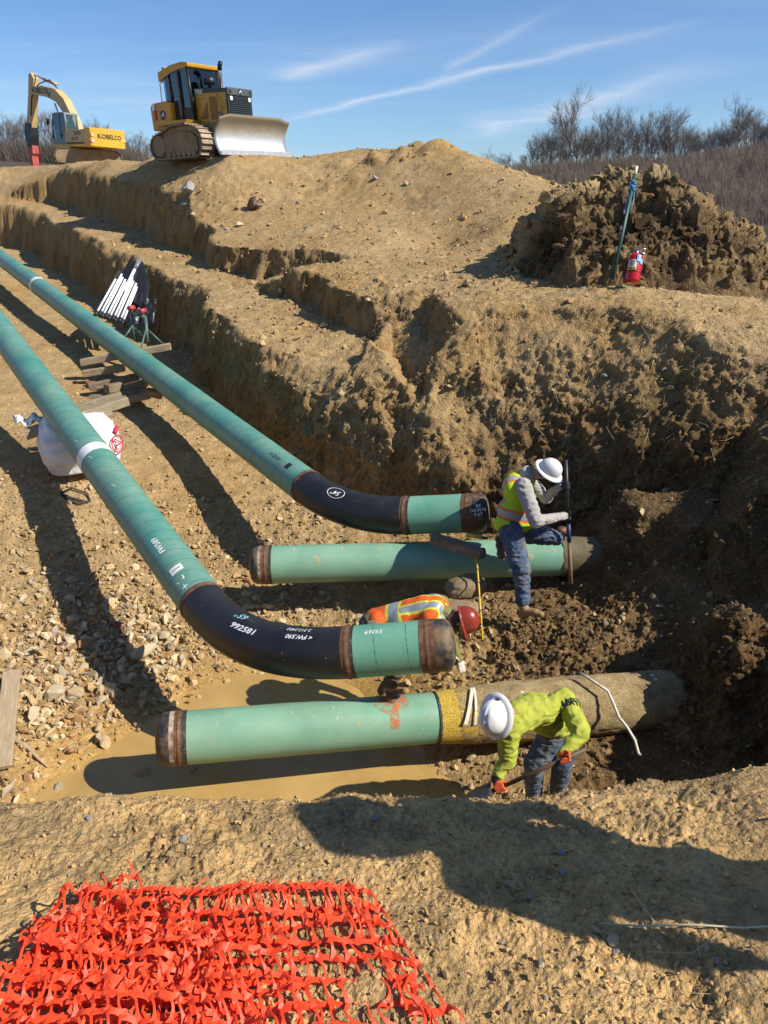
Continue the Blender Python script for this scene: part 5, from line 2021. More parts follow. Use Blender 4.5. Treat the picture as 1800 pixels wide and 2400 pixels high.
lm = on_cw(text_mesh('KOBELCO', 0.36, 0.010, 0, 1.05))
obj('lettering', lm, M_INK, cwt, smooth=False)
for y_, z_ in ((1.12, 1.62), (1.12, 1.28), (-1.12, 1.45)):
    box_part('warning_patch', (-2.47 - 0.28 * (1 - (y_ / 1.26) ** 2), y_, z_), (0.03, 0.24, 0.16), simple('faded_patch', (0.62, 0.42, 0.36), 0.6), cwt, 0.01)
text_part('SK170', 0.26, M_INK, exc, (-0.75, 1.235, 1.40), (-1, 0, 0), (0, 0, 1), bold=0.006)
box_part('stripe', (-0.75, 1.235, 1.18), (1.9, 0.012, 0.06), M_INK, exc, 0)
for k in range(3):
    box_part('side_grille', (-1.1, 1.235, 1.66 + k * 0.07), (0.75, 0.012, 0.035), M_FRAME, exc, 0)
# cab on the left front
cabx0, cabx1, caby0, caby1 = 0.12, 1.72, 0.30, 1.22
prism_part('cab_base', [(cabx0, 1.10), (cabx1, 1.10), (cabx1 + 0.02, 1.45), (cabx0 + 0.55, 1.45), (cabx0, 1.95)], caby0, caby1, M_CABGREY, exc, 'y', 0.03)
for y_ in (caby0 + 0.05, caby1 - 0.05):
    tube_part('cab_pillar', [(cabx0 + 0.06, y_, 1.9), (cabx0 + 0.06, y_, 2.78), (cabx0 + 0.2, y_, 2.9)], 0.07, M_CABGREY, exc, 8)
    tube_part('cab_pillar', [(cabx1 - 0.05, y_, 1.4), (cabx1 - 0.08, y_, 2.3), (cabx1 - 0.3, y_, 2.88)], 0.06, M_CABGREY, exc, 8)
    tube_part('cab_pillar', [(0.72, y_, 1.4), (0.70, y_, 2.88)], 0.055, M_FRAME, exc, 8)
prism_part('cab_roof', [(cabx0, 2.80), (cabx1 - 0.30, 2.84), (cabx1 - 0.34, 2.94), (cabx0 + 0.2, 2.96), (cabx0 + 0.02, 2.90)], caby0 - 0.02, caby1 + 0.02, M_CABGREY, exc, 'y', 0.04)
prism_part('side_window', [(0.75, 1.95), (cabx1 - 0.12, 1.95), (cabx1 - 0.30, 2.80), (0.75, 2.82)], caby1 - 0.03, caby1 - 0.015, M_GLASS, exc, 'y', 0)
prism_part('side_window', [(cabx0 + 0.1, 2.0), (0.68, 1.7), (0.68, 2.80), (cabx0 + 0.12, 2.80)], caby1 - 0.03, caby1 - 0.015, M_GLASS, exc, 'y', 0)
prism_part('lower_window', [(0.80, 1.45), (1.45, 1.45), (1.5, 1.88), (0.80, 1.88)], caby1 - 0.03, caby1 - 0.015, M_GLASS, exc, 'y', 0)
box_part('rear_window', (cabx0 + 0.05, (caby0 + caby1) / 2, 2.36), (0.015, caby1 - caby0 - 0.16, 0.85), M_GLASS, exc, 0)
box_part('front_window', (cabx1 - 0.1, (caby0 + caby1) / 2, 2.1), (0.015, caby1 - caby0 - 0.16, 1.2), M_GLASS, exc, 0)
prism_part('seat', [(0.35, 1.5), (0.9, 1.5), (0.9, 1.72), (0.55, 1.75), (0.45, 2.45), (0.30, 2.45)], 0.5, 1.0, M_SEAT, exc, 'y', 0.03)
tube_part('mirror_arm', [(cabx1, caby1, 1.5), (cabx1 + 0.18, caby1 + 0.15, 1.9), (cabx1 + 0.15, caby1 + 0.12, 2.6)], 0.02, M_FRAME, exc, 6)
box_part('mirror', (cabx1 + 0.15, caby1 + 0.14, 2.45), (0.05, 0.2, 0.36), M_FRAME, exc, 0.02)
# boom (side profile, x forward, z up)
boom_poly = [(0.15, 1.55), (0.55, 1.45), (1.5, 2.9), (2.4, 3.72), (3.4, 4.05), (5.25, 4.28), (5.42, 4.5), (5.25, 4.66), (4.0, 4.72), (2.4, 4.42), (1.55, 3.85), (0.75, 2.75)]
boom = prism_part('boom', boom_poly, -0.27, 0.27, M_BOOM, exc, 'y', 0.03)
text_part('KOBELCO', 0.42, M_INK, boom, (4.15, 0.276, 4.42), (-1, 0, -0.10), (-0.1, 0, 1), bold=0.012)
box_part('decal', (3.1, 0.276, 4.15), (0.3, 0.01, 0.26), simple('teal_decal', (0.05, 0.13, 0.12), 0.5), boom, 0)
stick_poly = [(4.85, 5.20), (5.15, 5.55), (5.40, 5.45), (5.62, 4.6), (6.25, 2.2), (6.05, 2.1), (5.75, 2.3), (5.1, 4.3)]
stick = prism_part('stick', stick_poly, -0.20, 0.20, M_BOOM, exc, 'y', 0.03)
tube_part('stick_cylinder', [(2.6, 0, 4.75), (4.0, 0, 5.12)], 0.10, M_BOOM, exc, 10)
tube_part('stick_rod', [(4.0, 0, 5.12), (5.1, 0, 5.45)], 0.05, M_CHROME, exc, 8)
for y_ in (-0.4, 0.4):
    tube_part('boom_cylinder', [(1.2, y_, 1.25), (1.75, y_, 2.3)], 0.09, M_BOOM, exc, 10)
    tube_part('boom_rod', [(1.75, y_, 2.3), (2.35, y_, 3.6)], 0.05, M_CHROME, exc, 8)
tube_part('bucket_cylinder', [(5.75, 0, 4.7), (6.2, 0, 3.4), (6.45, 0, 2.6)], 0.08, M_BOOM, exc, 8)
tube_part('hose', [(2.3, 0.15, 4.5), (3.0, 0.2, 5.0), (4.2, 0.2, 4.85), (5.0, 0.22, 4.5), (5.3, 0.24, 4.0), (5.6, 0.24, 3.0)], 0.035, M_FRAME, exc, 6)
tube_part('hose', [(5.5, -0.24, 4.6), (5.9, -0.26, 3.6), (6.3, -0.24, 2.5)], 0.035, M_FRAME, exc, 6)
prism_part('breaker_bracket', [(5.75, 2.5), (6.35, 2.6), (6.55, 2.2), (6.50, 1.15), (5.95, 1.1), (5.80, 1.8)], -0.30, 0.30, M_FRAME, exc, 'y', 0.05)
prism_part('breaker_body', [(5.92, 1.2), (6.52, 1.2), (6.50, 0.70), (6.38, 0.55), (6.34, -0.35), (6.10, -0.35), (6.06, 0.55), (5.92, 0.7)], -0.24, 0.24, M_BREAKER, exc, 'y', 0.04)
tube_part('antenna', [(-1.2, -0.9, 1.95), (-1.3, -0.95, 2.5)], 0.02, M_FRAME, exc, 6)
# ------------------------------------------------------------------ people
M_SKIN = simple('skin', (0.42, 0.22, 0.14), 0.55, 0, 0.08, 10)
M_BEARD = simple('dark_hair', (0.045, 0.025, 0.015), 0.85, 0, 0.4, 40, bump=0.006)
M_JEANS = simple('blue_denim', (0.050, 0.080, 0.14), 0.9, 0, 0.45, 6, bump=0.006, dirt=(0.20, 0.18, 0.14), dirt_amt=0.6, dirt_scale=4)
M_HOODGREY = simple('grey_sweatshirt', (0.34, 0.32, 0.295), 0.92, 0, 0.1, 8, bump=0.004, dirt=(0.38, 0.28, 0.17), dirt_amt=0.2, dirt_scale=5)
M_LIME = simple('lime_sweatshirt', (0.36, 0.385, 0.042), 0.88, 0, 0.1, 7, bump=0.004, dirt=(0.25, 0.24, 0.05), dirt_amt=0.3, dirt_scale=5)
M_LIMEVEST = simple('lime_vest', (0.45, 0.62, 0.015), 0.7, 0, 0.06, 8)
M_ORVEST = simple('orange_vest', (0.85, 0.13, 0.012), 0.7, 0, 0.06, 8)
M_OLIVE = simple('olive_sweatshirt', (0.17, 0.17, 0.05), 0.92, 0, 0.12, 8)
M_REFL = simple('reflective_tape', (0.36, 0.38, 0.38), 0.4, 0.2, 0.06, 8)
M_ORTRIM = simple('orange_trim', (0.75, 0.13, 0.02), 0.7)
M_YELTRIM = simple('yellow_trim', (0.72, 0.70, 0.04), 0.7)
M_BOOT = simple('tan_boot', (0.30, 0.19, 0.085), 0.85, 0, 0.2, 8, bump=0.005, dirt=(0.34, 0.24, 0.12), dirt_amt=0.6)
M_GLOVE = simple('dark_glove', (0.018, 0.022, 0.04), 0.7, 0, 0.3, 10)
M_GLOVEOR = simple('orange_glove', (0.62, 0.10, 0.02), 0.75, 0, 0.2, 10)
M_HATW = simple('white_hard_hat', (0.74, 0.73, 0.70), 0.28, 0, 0.04, 6, dirt=(0.45, 0.4, 0.33), dirt_amt=0.12, dirt_scale=4)
M_HATR = simple('red_hard_hat', (0.26, 0.035, 0.018), 0.28, 0, 0.1, 6, dirt=(0.3, 0.2, 0.15), dirt_amt=0.15, dirt_scale=5)
M_PANTS = simple('dark_trousers', (0.11, 0.09, 0.075), 0.9, 0, 0.2, 8, dirt=(0.26, 0.19, 0.11), dirt_amt=0.6)
M_STEELTOOL = simple('tool_steel', (0.10, 0.09, 0.085), 0.5, 0.6, 0.3, 8, dirt=(0.3, 0.2, 0.1), dirt_amt=0.4)
M_HANDLE = simple('brown_wood_handle', (0.10, 0.055, 0.03), 0.6, 0, 0.25, 8)


def capsule(bm_, a, b_, ra, rb, seg=14):
    a, b_ = Vector(a), Vector(b_)
    d = b_ - a
    L = max(d.length, 1e-4)
    d = d / L
    pts, rs = [], []
    for k in range(5):
        t = math.radians(-90 + 90 * k / 5)
        pts.append(a + d * ra * math.sin(t)); rs.append(max(ra * math.cos(t), 0.002))
    for k in range(5):
        f = k / 4
        pts.append(a.lerp(b_, f)); rs.append(ra + (rb - ra) * f)
    for k in range(1, 6):
        t = math.radians(90 * k / 5)
        pts.append(b_ + d * rb * math.sin(t)); rs.append(max(rb * math.cos(t), 0.002))
    tube(bm_, pts, rs, seg)


def remesh_prims(prims, voxel, smooth=4):
    bm_ = bmesh.new()
    for p in prims:
        if p[0] == 'c':
            capsule(bm_, p[1], p[2], p[3], p[4])
        else:       # ellipsoid: centre, matrix3 (columns = axes scaled)
            Mx = p[2].to_4x4()
            Mx.translation = Vector(p[1])
            bmesh.ops.create_icosphere(bm_, subdivisions=3, radius=1, matrix=Mx)
    me = bpy.data.meshes.new('tmp')
    bmesh.ops.recalc_face_normals(bm_, faces=bm_.faces[:])
    bm_.to_mesh(me)
    bm_.free()
    o = bpy.data.objects.new('tmp', me)
    col.objects.link(o)
    r = o.modifiers.new('r', 'REMESH')
    r.mode = 'VOXEL'
    r.voxel_size = voxel
    s = o.modifiers.new('s', 'SMOOTH')
    s.factor = 0.5
    s.iterations = smooth
    dg = bpy.context.evaluated_depsgraph_get()
    out = bpy.data.meshes.new_from_object(o.evaluated_get(dg))
    bpy.data.objects.remove(o)
    bpy.data.meshes.remove(me)
    out.materials.clear()
    return out


def prim_dist(co, p):
    if p[0] == 'c':
        a, b_ = np.array(p[1]), np.array(p[2])
        ab = b_ - a
        t = np.clip(((co - a) @ ab) / max(1e-9, ab @ ab), 0, 1)
        return np.linalg.norm(co - a - t[:, None] * ab, axis=1) - (p[3] + (p[4] - p[3]) * t)
    Mi = np.array(p[2].inverted())
    q_ = (co - np.array(p[1])) @ Mi.T
    k = np.linalg.norm(q_, axis=1)
    sc = np.array([Vector(p[2].col[i]).length for i in range(3)]).mean()
    return (k - 1) * sc


def get_co(me):
    co = np.empty(len(me.vertices) * 3, np.float32)
    me.vertices.foreach_get('co', co)
    return co.reshape(-1, 3)


def get_no(me):
    no = np.empty(len(me.vertices) * 3, np.float32)
    me.vertices.foreach_get('normal', no)
    return no.reshape(-1, 3)


def build_body(name, prims, mats, root, voxel=0.010, wrinkle=None, smooth=4):
    """prims carry material index as last item; wrinkle: dict mat index -> (amp, freq)"""
    me = remesh_prims(prims, voxel, smooth)
    co = get_co(me).astype(np.float64)
    no = get_no(me)
    D = np.stack([prim_dist(co, p) for p in prims])
    mi = np.array([p[-1] for p in prims])[np.argmin(D, axis=0)]
    if wrinkle:
        amp = np.zeros(len(co)); fr_ = np.ones(len(co)) * 8
        for k, (a, f) in wrinkle.items():
            amp[mi == k] = a
            fr_[mi == k] = f
        x, y, z = (co * fr_[:, None]).T
        w = noise3(x * 0.8, y * 0.8, z * 1.9) + 0.6 * noise3(x * 2, y * 2, z * 3.6)
        ridge = 0.5 - np.abs(w)
        co = co + no * (amp * ridge)[:, None]
    me.vertices.foreach_set('co', co.astype(np.float32).ravel())
    pv = np.empty(len(me.loops), np.int32)
    me.loops.foreach_get('vertex_index', pv)
    ls = np.empty(len(me.polygons), np.int32)
    me.polygons.foreach_get('loop_start', ls)
    me.polygons.foreach_set('material_index', mi[pv[ls]].astype(np.int32))
    me.update()
    return obj(name, me, mats, root, world_space=True)


def ell(c, ax, ay, az, mi):
    """ellipsoid from three axis vectors (scaled)"""
    return ('e', Vector(c), Matrix((Vector(ax), Vector(ay), Vector(az))).transposed(), mi)


def grip(c, axis, out, rb, mi, side=1, fr_=0.0115):
    """closed hand around a bar: c on the bar axis, out = from bar to the palm; wrist lies along out"""
    axis, out = Vector(axis).normalized(), Vector(out).normalized()
    out = (out - axis * out.dot(axis)).normalized()
    w = axis.cross(out)
    pr = []
    R = rb + fr_
    palm_c = Vector(c) + out * (R + 0.012)
    pr.append(ell(palm_c, axis * 0.046, w * 0.040, out * 0.020, mi))
    for k in range(4):
        off = axis * ((k - 1.5) * 0.0225)
        ln = (0.9, 1.0, 0.97, 0.82)[k]
        angs = [35, 95 * ln + 5, 160 * ln + 5, 225 * ln]
        pts = [Vector(c) + off + (out * math.cos(math.radians(a)) + w * side * math.sin(math.radians(a))) * R for a in angs]
        for a, b_ in zip(pts, pts[1:]):
            pr.append(('c', a, b_, fr_, fr_ * 0.95, mi))
    th0 = palm_c - w * side * 0.03 + axis * 0.03
    pts = [th0] + [Vector(c) + axis * (0.055 - 0.006 * i) + (out * math.cos(math.radians(a)) - w * side * math.sin(math.radians(a))) * R for i, a in enumerate((50, 110, 160))]
    for a, b_ in zip(pts, pts[1:]):
        pr.append(('c', a, b_, fr_ * 1.1, fr_, mi))
    return pr, palm_c + out * 0.03


def head_prims(c, up, fwd, skin, hair, beard=True):
    up, fwd = Vector(up).normalized(), Vector(fwd).normalized()
    fwd = (fwd - up * fwd.dot(up)).normalized()
    rt = fwd.cross(up)
    c = Vector(c)
    pr = [ell(c + up * 0.02, rt * 0.076, fwd * 0.098, up * 0.105, skin),
          ell(c - up * 0.065 + fwd * 0.03, rt * 0.058, fwd * 0.068, up * 0.06, hair if beard else skin),
          ('c', c + fwd * 0.092 - up * 0.005, c + fwd * 0.112 - up * 0.03, 0.011, 0.016, skin),
          ell(c + rt * 0.078 - up * 0.01, rt * 0.012, fwd * 0.022, up * 0.034, skin), ell(c - rt * 0.078 - up * 0.01, rt * 0.012, fwd * 0.022, up * 0.034, skin),
          ell(c - fwd * 0.035 + up * 0.01, rt * 0.081, fwd * 0.080, up * 0.095, hair),
          ('c', c + fwd * 0.088 + rt * 0.03 + up * 0.018, c + fwd * 0.080 + rt * 0.045 + up * 0.018, 0.009, 0.008, hair),
          ('c', c + fwd * 0.088 - rt * 0.03 + up * 0.018, c + fwd * 0.080 - rt * 0.045 + up * 0.018, 0.009, 0.008, hair),
          ('c', c + fwd * 0.098 + rt * 0.02 - up * 0.055, c + fwd * 0.098 - rt * 0.02 - up * 0.055, 0.008, 0.008, skin)]
    return pr


def hard_hat(root, c, up, fwd, mat, full=True, ridge=3, scale=1.0, text=None, badge=None, trim=None):
    up, fwd = Vector(up).normalized(), Vector(fwd).normalized()
    fwd = (fwd - up * fwd.dot(up)).normalized()
    rt = fwd.cross(up)
    Mx = Matrix((rt, fwd, up)).transposed().to_4x4()
    Mx.translation = Vector(c)
    bm_ = bmesh.new()
    S = 40
    prof = []
    for k in range(11):
        t = math.radians(90 * k / 10)
        prof.append((math.cos(t) ** 0.8 if k < 10 else 0.0, math.sin(t)))
    rings = []
    for r_, z_ in prof:
        if r_ == 0.0:
            rings.append([bm_.verts.new(Mx @ Vector((0, 0, 0.145 * scale)))])
            continue
        ring = []
        for i in range(S):
            a = 2 * math.pi * i / S
            x, y = 0.112 * r_ * math.cos(a), 0.140 * r_ * math.sin(a)
            zz = 0.145 * z_
            if ridge:
                for rx_ in ([0] if ridge == 1 else [-0.035, 0, 0.035]):
                    zz += 0.009 * math.exp(-((x - rx_) / 0.009) ** 2) * (r_ < 0.93) * z_
            ring.append(bm_.verts.new(Mx @ (Vector((x, y, zz)) * scale)))
        rings.append(ring)
    for a_, b_ in zip(rings, rings[1:]):
        for k in range(S):
            if len(b_) == 1:
                bm_.faces.new((a_[k], a_[(k + 1) % S], b_[0]))
            else:
                bm_.faces.new((a_[k], a_[(k + 1) % S], b_[(k + 1) % S], b_[k]))
    hat = obj('hard_hat', bm_, mat, root, world_space=True)
    bm_ = bmesh.new()
    g = []
    for i in range(S):
        a = 2 * math.pi * i / S
        ext = 0.048 if full else (0.012 + 0.055 * max(0, math.sin(a)) ** 1.5)
        row = []
        for (e, z) in ((0.0, 0.004), (0.5, -0.004), (1.0, -0.016), (1.0, -0.022), (0.5, -0.011), (0.0, -0.004)):
            row.append(bm_.verts.new(Mx @ (Vector(((0.110 + ext * e) * math.cos(a), (0.138 + ext * e) * math.sin(a), z)) * scale)))
        g.append(row)
    for i in range(S):
        a_, b_ = g[i], g[(i + 1) % S]
        for k in range(6):
            bm_.faces.new((a_[k], b_[k], b_[(k + 1) % 6], a_[(k + 1) % 6]))
    obj('brim', bm_, mat, hat, world_space=True)

    def on_hat(x, az, el):
        a = az
        r_ = math.cos(el) ** 0.8
        return Mx @ (Vector((0.112 * r_ * math.cos(a), 0.140 * r_ * math.sin(a), 0.145 * math.sin(el))) * scale * 1.03)

    def hat_text(txt, az, el, size, m_):
        me = text_mesh(txt, size, 0.001)
        for v in me.vertices:
            v.co = on_hat(0, az - v.co.x / 0.125 * -1, el + v.co.y / 0.15)
        return obj('hat_sticker', me, m_, hat, smooth=False, world_space=True)

    def hat_disc(az, el, r_, m_, nm='hat_sticker'):
        bm2 = bmesh.new()
        cen = bm2.verts.new(on_hat(0, az, el))
        rg = [bm2.verts.new(on_hat(0, az + r_ * math.cos(t) / 0.125, el + r_ * math.sin(t) / 0.15)) for t in (2 * math.pi * k / 16 for k in range(16))]
        for k in range(16):
            bm2.faces.new((cen, rg[k], rg[(k + 1) % 16]))
        return obj(nm, bm2, m_, hat, world_space=True)
    return hat, hat_text, hat_disc, on_hat


def vest_shell(name, prims, grow, voxel, root, classify, mats):
    pr = []
    for p in prims:
        if p[0] == 'c':
            pr.append(('c', p[1], p[2], p[3] + grow, p[4] + grow, p[-1]))
        else:
            Mx = p[2].copy()
            for i in range(3):
                c_ = Vector(Mx.col[i])
                Mx.col[i] = c_ * ((c_.length + grow) / c_.length)
            pr.append(('e', p[1], Mx, p[-1]))
    me = remesh_prims(pr, voxel, 5)
    co = get_co(me).astype(np.float64)
    no = get_no(me)
    w = noise3(co[:, 0] * 9, co[:, 1] * 9, co[:, 2] * 9)
    co = co + no * (0.006 * w)[:, None]
    me.vertices.foreach_set('co', co.astype(np.float32).ravel())
    n = len(me.polygons)
    cen = np.empty(n * 3, np.float32)
    me.polygons.foreach_get('center', cen)
    me.polygons.foreach_set('material_index', classify(cen.reshape(-1, 3)).astype(np.int32))
    me.update()
    return obj(name, me, mats, root, world_space=True)


# ---- worker with the bar, grey sweatshirt and lime vest (facing right)
w2 = empty('person', P(1248, 1436, 9.2), 'worker in lime vest, jeans and white hard hat standing at the rear pipe', 'person')
hipN, hipF = P(1196, 1238, 9.28), P(1212, 1232, 9.56)
pel = (hipN + hipF) / 2
chest = P(1216, 1152, 9.28)
shN, shF = P(1226, 1140, 9.06), P(1232, 1118, 9.46)
neck = P(1244, 1112, 9.24)
headc = P(1282, 1108, 9.12)
up2 = (Vector((0.42, -0.42, 0.80))).normalized()
fw2 = Vector((0.80, -0.20, -0.55)).normalized()
barT, barB = P(1326, 1078, 9.25), P(1338, 1368, 9.62)
bd = (barB - barT).normalized()


def on_bar(v):
    t = (v - 1078) / (1368 - 1078)
    return barT.lerp(barB, t)


elN = P(1256, 1222, 8.98)
gN = on_bar(1203)
gF = on_bar(1136)
prG1, wrN = grip(gN, bd, (elN - gN), 0.020, 4, 1)
elF = P(1280, 1168, 9.55)
prG2, wrF = grip(gF, bd, (elF - gF), 0.020, 4, -1)
knN, anN = P(1222, 1338, 9.12), P(1226, 1408, 9.18)
knF, anF = P(1300, 1262, 9.62), P(1226, 1262, 9.98)
prims = [
    ell(pel + Vector((0, 0, 0.02)), (hipF - hipN).normalized() * 0.20, Vector((1, 0, 0)) * 0.165, Vector((0, 0, 0.16)), 1),
    ell(pel.lerp(chest, 0.42) + Vector((0.03, 0, 0)), (hipF - hipN).normalized() * 0.245, Vector((0.95, 0, -0.1)) * 0.245, (chest - pel).normalized() * 0.23, 0),
    ell(chest, (shF - shN).normalized() * 0.24, Vector((0.9, 0, -0.3)).normalized() * 0.205, (chest - pel).normalized() * 0.21, 0),
    ('c', shN, shF, 0.085, 0.085, 0), ('c', chest, neck, 0.13, 0.08, 0), ('c', neck, headc, 0.065, 0.06, 2),
    ell(neck + Vector((-0.035, 0, 0.01)), (shF - shN).normalized() * 0.12, Vector((0.09, 0, -0.05)), Vector((0.03, 0, 0.075)), 0),
    ('c', shN, elN, 0.100, 0.078, 0), ('c', elN, wrN, 0.066, 0.042, 0),
    ('c', shF, elF, 0.080, 0.066, 0), ('c', elF, wrF, 0.060, 0.042, 0),
    ('c', hipN, knN, 0.142, 0.106, 1), ('c', knN, anN, 0.102, 0.078, 1),
    ('c', hipF, knF, 0.125, 0.092, 1), ('c', knF, anF, 0.088, 0.060, 1),
    ('c', anN, P(1228, 1424, 9.18), 0.058, 0.056, 5), ('c', P(1226, 1432, 9.2), P(1256, 1436, 9.1), 0.050, 0.050, 5), ('c', P(1250, 1436, 9.12), P(1268, 1440, 9.06), 0.048, 0.040, 5),
    ('c', P(1222, 1440, 9.22), P(1232, 1441, 9.2), 0.045, 0.045, 5),
    ('c', anF, P(1208, 1266, 10.05), 0.055, 0.045, 5),
] + head_prims(headc, up2, fw2, 2, 3)
for p in prG1 + prG2:
    prims.append(p)
body2 = build_body('body', prims, [M_HOODGREY, M_JEANS, M_SKIN, M_BEARD, M_GLOVE, M_BOOT], w2, 0.009, {0: (0.022, 8), 1: (0.026, 8)}, 3)
vp = [ell(pel.lerp(chest, 0.12) + Vector((0, 0, 0.0)), (hipF - hipN).normalized() * 0.25, Vector((1, 0, 0)) * 0.235, Vector((0, 0, 0.14)), 0), prims[1], prims[2], ('c', shN.lerp(shF, 0.12), shF.lerp(shN, 0.12), 0.075, 0.075, 0), ('c', chest, neck.lerp(chest, 0.3), 0.13, 0.09, 0)]
axv = (chest - pel)
axl = axv.length
axv = axv / axl


def cls2(c):
    t = (c - np.array(pel)) @ np.array(axv) / axl
    sdir = np.array((shF - shN).normalized())
    l = (c - np.array(chest)) @ sdir
    m = np.zeros(len(c), int)
    tilt = t + 0.35 * (c[:, 0] - chest.x)
    band = np.abs(tilt - 0.42)
    m[band < 0.16] = 2
    m[band < 0.10] = 1
    br = np.abs(np.abs(l) - 0.135)
    up_ = tilt > 0.55
    m[(br < 0.050) & up_] = 2
    m[(br < 0.030) & up_] = 1
    return m


vest_shell('safety_vest', vp, 0.017, 0.010, w2, cls2, [M_LIMEVEST, M_REFL, M_ORTRIM])
hat, htext, hdisc, _ = hard_hat(w2, headc + up2 * 0.055, up2, fw2, M_HATW, True, 1, 1.02)
htext('ECI', math.radians(160), 0.30, 0.05, M_GLOVE)
bar = empty('digging_bar', barB, 'long dark digging bar held upright by the worker in the lime vest', 'digging bar')
bm_ = bmesh.new()
tube(bm_, [barT, on_bar(1225)], 0.022, 10)
obj('bar_handle', bm_, M_BLKPL, bar, world_space=True)
bm_ = bmesh.new()
tube(bm_, [on_bar(1225), on_bar(1268)], 0.026, 10)
obj('blue_sleeve', bm_, simple('blue_sleeve', (0.02, 0.03, 0.12), 0.5), bar, world_space=True)
bm_ = bmesh.new()
tube(bm_, [on_bar(1268), barB], [0.022, 0.026], 10)
obj('muddy_shaft', bm_, simple('muddy_shaft', (0.20, 0.12, 0.06), 0.85, 0, 0.4, 12), bar, world_space=True)

# ---- worker bent behind the front stub: orange vest, red hat, facing right and down
w1 = empty('person', P(905, 1650, 8.3), 'worker in orange vest and red hard hat bent over behind the front stub', 'person')
pel1 = P(878, 1462, 8.35)
ch1 = P(1000, 1432, 8.15)
sN1, sF1 = P(1022, 1470, 7.98), P(1034, 1412, 8.38)
nk1 = P(1046, 1436, 8.12)
hd1 = P(1078, 1456, 8.06)
up1 = Vector((0.88, -0.10, 0.30)).normalized()
fw1 = Vector((0.25, -0.25, -0.9)).normalized()
hN, hF = P(872, 1478, 8.15), P(884, 1450, 8.5)
kN, kF = P(940, 1560, 8.1), P(960, 1540, 8.45)
eN, eF = P(1030, 1530, 7.95), P(1050, 1480, 8.42)
wN, wF = P(1050, 1535, 8.0), P(1075, 1545, 8.3)
prims = [
    ell(pel1, (hF - hN).normalized() * 0.18, Vector((0.17, 0, 0)), Vector((0, 0, 0.15)), 1),
    ell(pel1.lerp(ch1, 0.5), (hF - hN).normalized() * 0.185, (ch1 - pel1).normalized() * 0.26, Vector((0, 0, 0.15)), 0),
    ell(ch1, (sF1 - sN1).normalized() * 0.21, (ch1 - pel1).normalized() * 0.19, Vector((0.03, -0.03, 0.15)), 0),
    ('c', sN1, sF1, 0.085, 0.085, 0), ('c', ch1, nk1, 0.11, 0.075, 0), ('c', nk1, hd1, 0.065, 0.06, 2),
    ('c', sN1, eN, 0.075, 0.06, 0), ('c', eN, wN, 0.058, 0.042, 0), ('c', sF1, eF, 0.075, 0.06, 0), ('c', eF, wF, 0.058, 0.042, 0),
    ('c', hN, kN, 0.11, 0.085, 1), ('c', hF, kF, 0.11, 0.085, 1),
    ('c', kN, P(898, 1618, 8.25), 0.08, 0.06, 1), ('c', kF, P(915, 1600, 8.6), 0.08, 0.06, 1),
    ('c', P(900, 1636, 8.25), P(935, 1640, 8.15), 0.05, 0.045, 5), ('c', P(915, 1620, 8.6), P(950, 1620, 8.5), 0.05, 0.045, 5),
    ('c', P(898, 1618, 8.25), P(900, 1636, 8.25), 0.055, 0.05, 5), ('c', P(915, 1600, 8.6), P(915, 1620, 8.6), 0.055, 0.05, 5),
] + head_prims(hd1, up1, fw1, 2, 3)
for wr, e in ((wN, eN), (wF, eF)):
    d_ = (wr - e).normalized()
    u_, v_ = frame_of(d_)
    prims.append(ell(wr + d_ * 0.05, d_ * 0.05, u_ * 0.042, v_ * 0.02, 4))
    for k in range(4):
        f0 = wr + d_ * 0.085 + u_ * (k - 1.5) * 0.022
        f1_ = f0 + d_ * 0.035 - v_ * 0.008
        prims += [('c', f0, f1_, 0.0105, 0.010, 4), ('c', f1_, f1_ + d_ * 0.025 - v_ * 0.022, 0.010, 0.009, 4)]
    prims += [('c', wr + d_ * 0.03 + u_ * 0.035, wr + d_ * 0.065 + u_ * 0.065 - v_ * 0.015, 0.012, 0.010, 4)]
build_body('body', prims, [M_OLIVE, M_PANTS, M_SKIN, M_BEARD, simple('pale_glove', (0.50, 0.45, 0.36), 0.8), M_BOOT], w1, 0.009, {0: (0.012, 9), 1: (0.014, 9)}, 3)
vp = [('c', pel1.lerp(ch1, 0.05), ch1, 0.155, 0.16, 0), prims[1], prims[2], ell(pel1.lerp(ch1, 0.15), (hF - hN).normalized() * 0.19, Vector((0.16, 0, 0)), Vector((0, 0, 0.15)), 0), ('c', sN1.lerp(sF1, 0.15), sF1.lerp(sN1, 0.15), 0.078, 0.078, 0)]
ax1 = (ch1 - pel1)
al1 = ax1.length
ax1 = ax1 / al1


def cls1(c):
    t = (c - np.array(pel1)) @ np.array(ax1) / al1
    sdir = np.array((sF1 - sN1).normalized())
    l = (c - np.array(ch1)) @ sdir
    m = np.zeros(len(c), int)
    b_ = np.abs(t - 0.48)
    m[b_ < 0.15] = 2
    m[b_ < 0.095] = 1
    br = np.abs(np.abs(l) - 0.10)
    m[(br < 0.052) & (t > 0.6)] = 2
    m[(br < 0.034) & (t > 0.6)] = 1
    return m


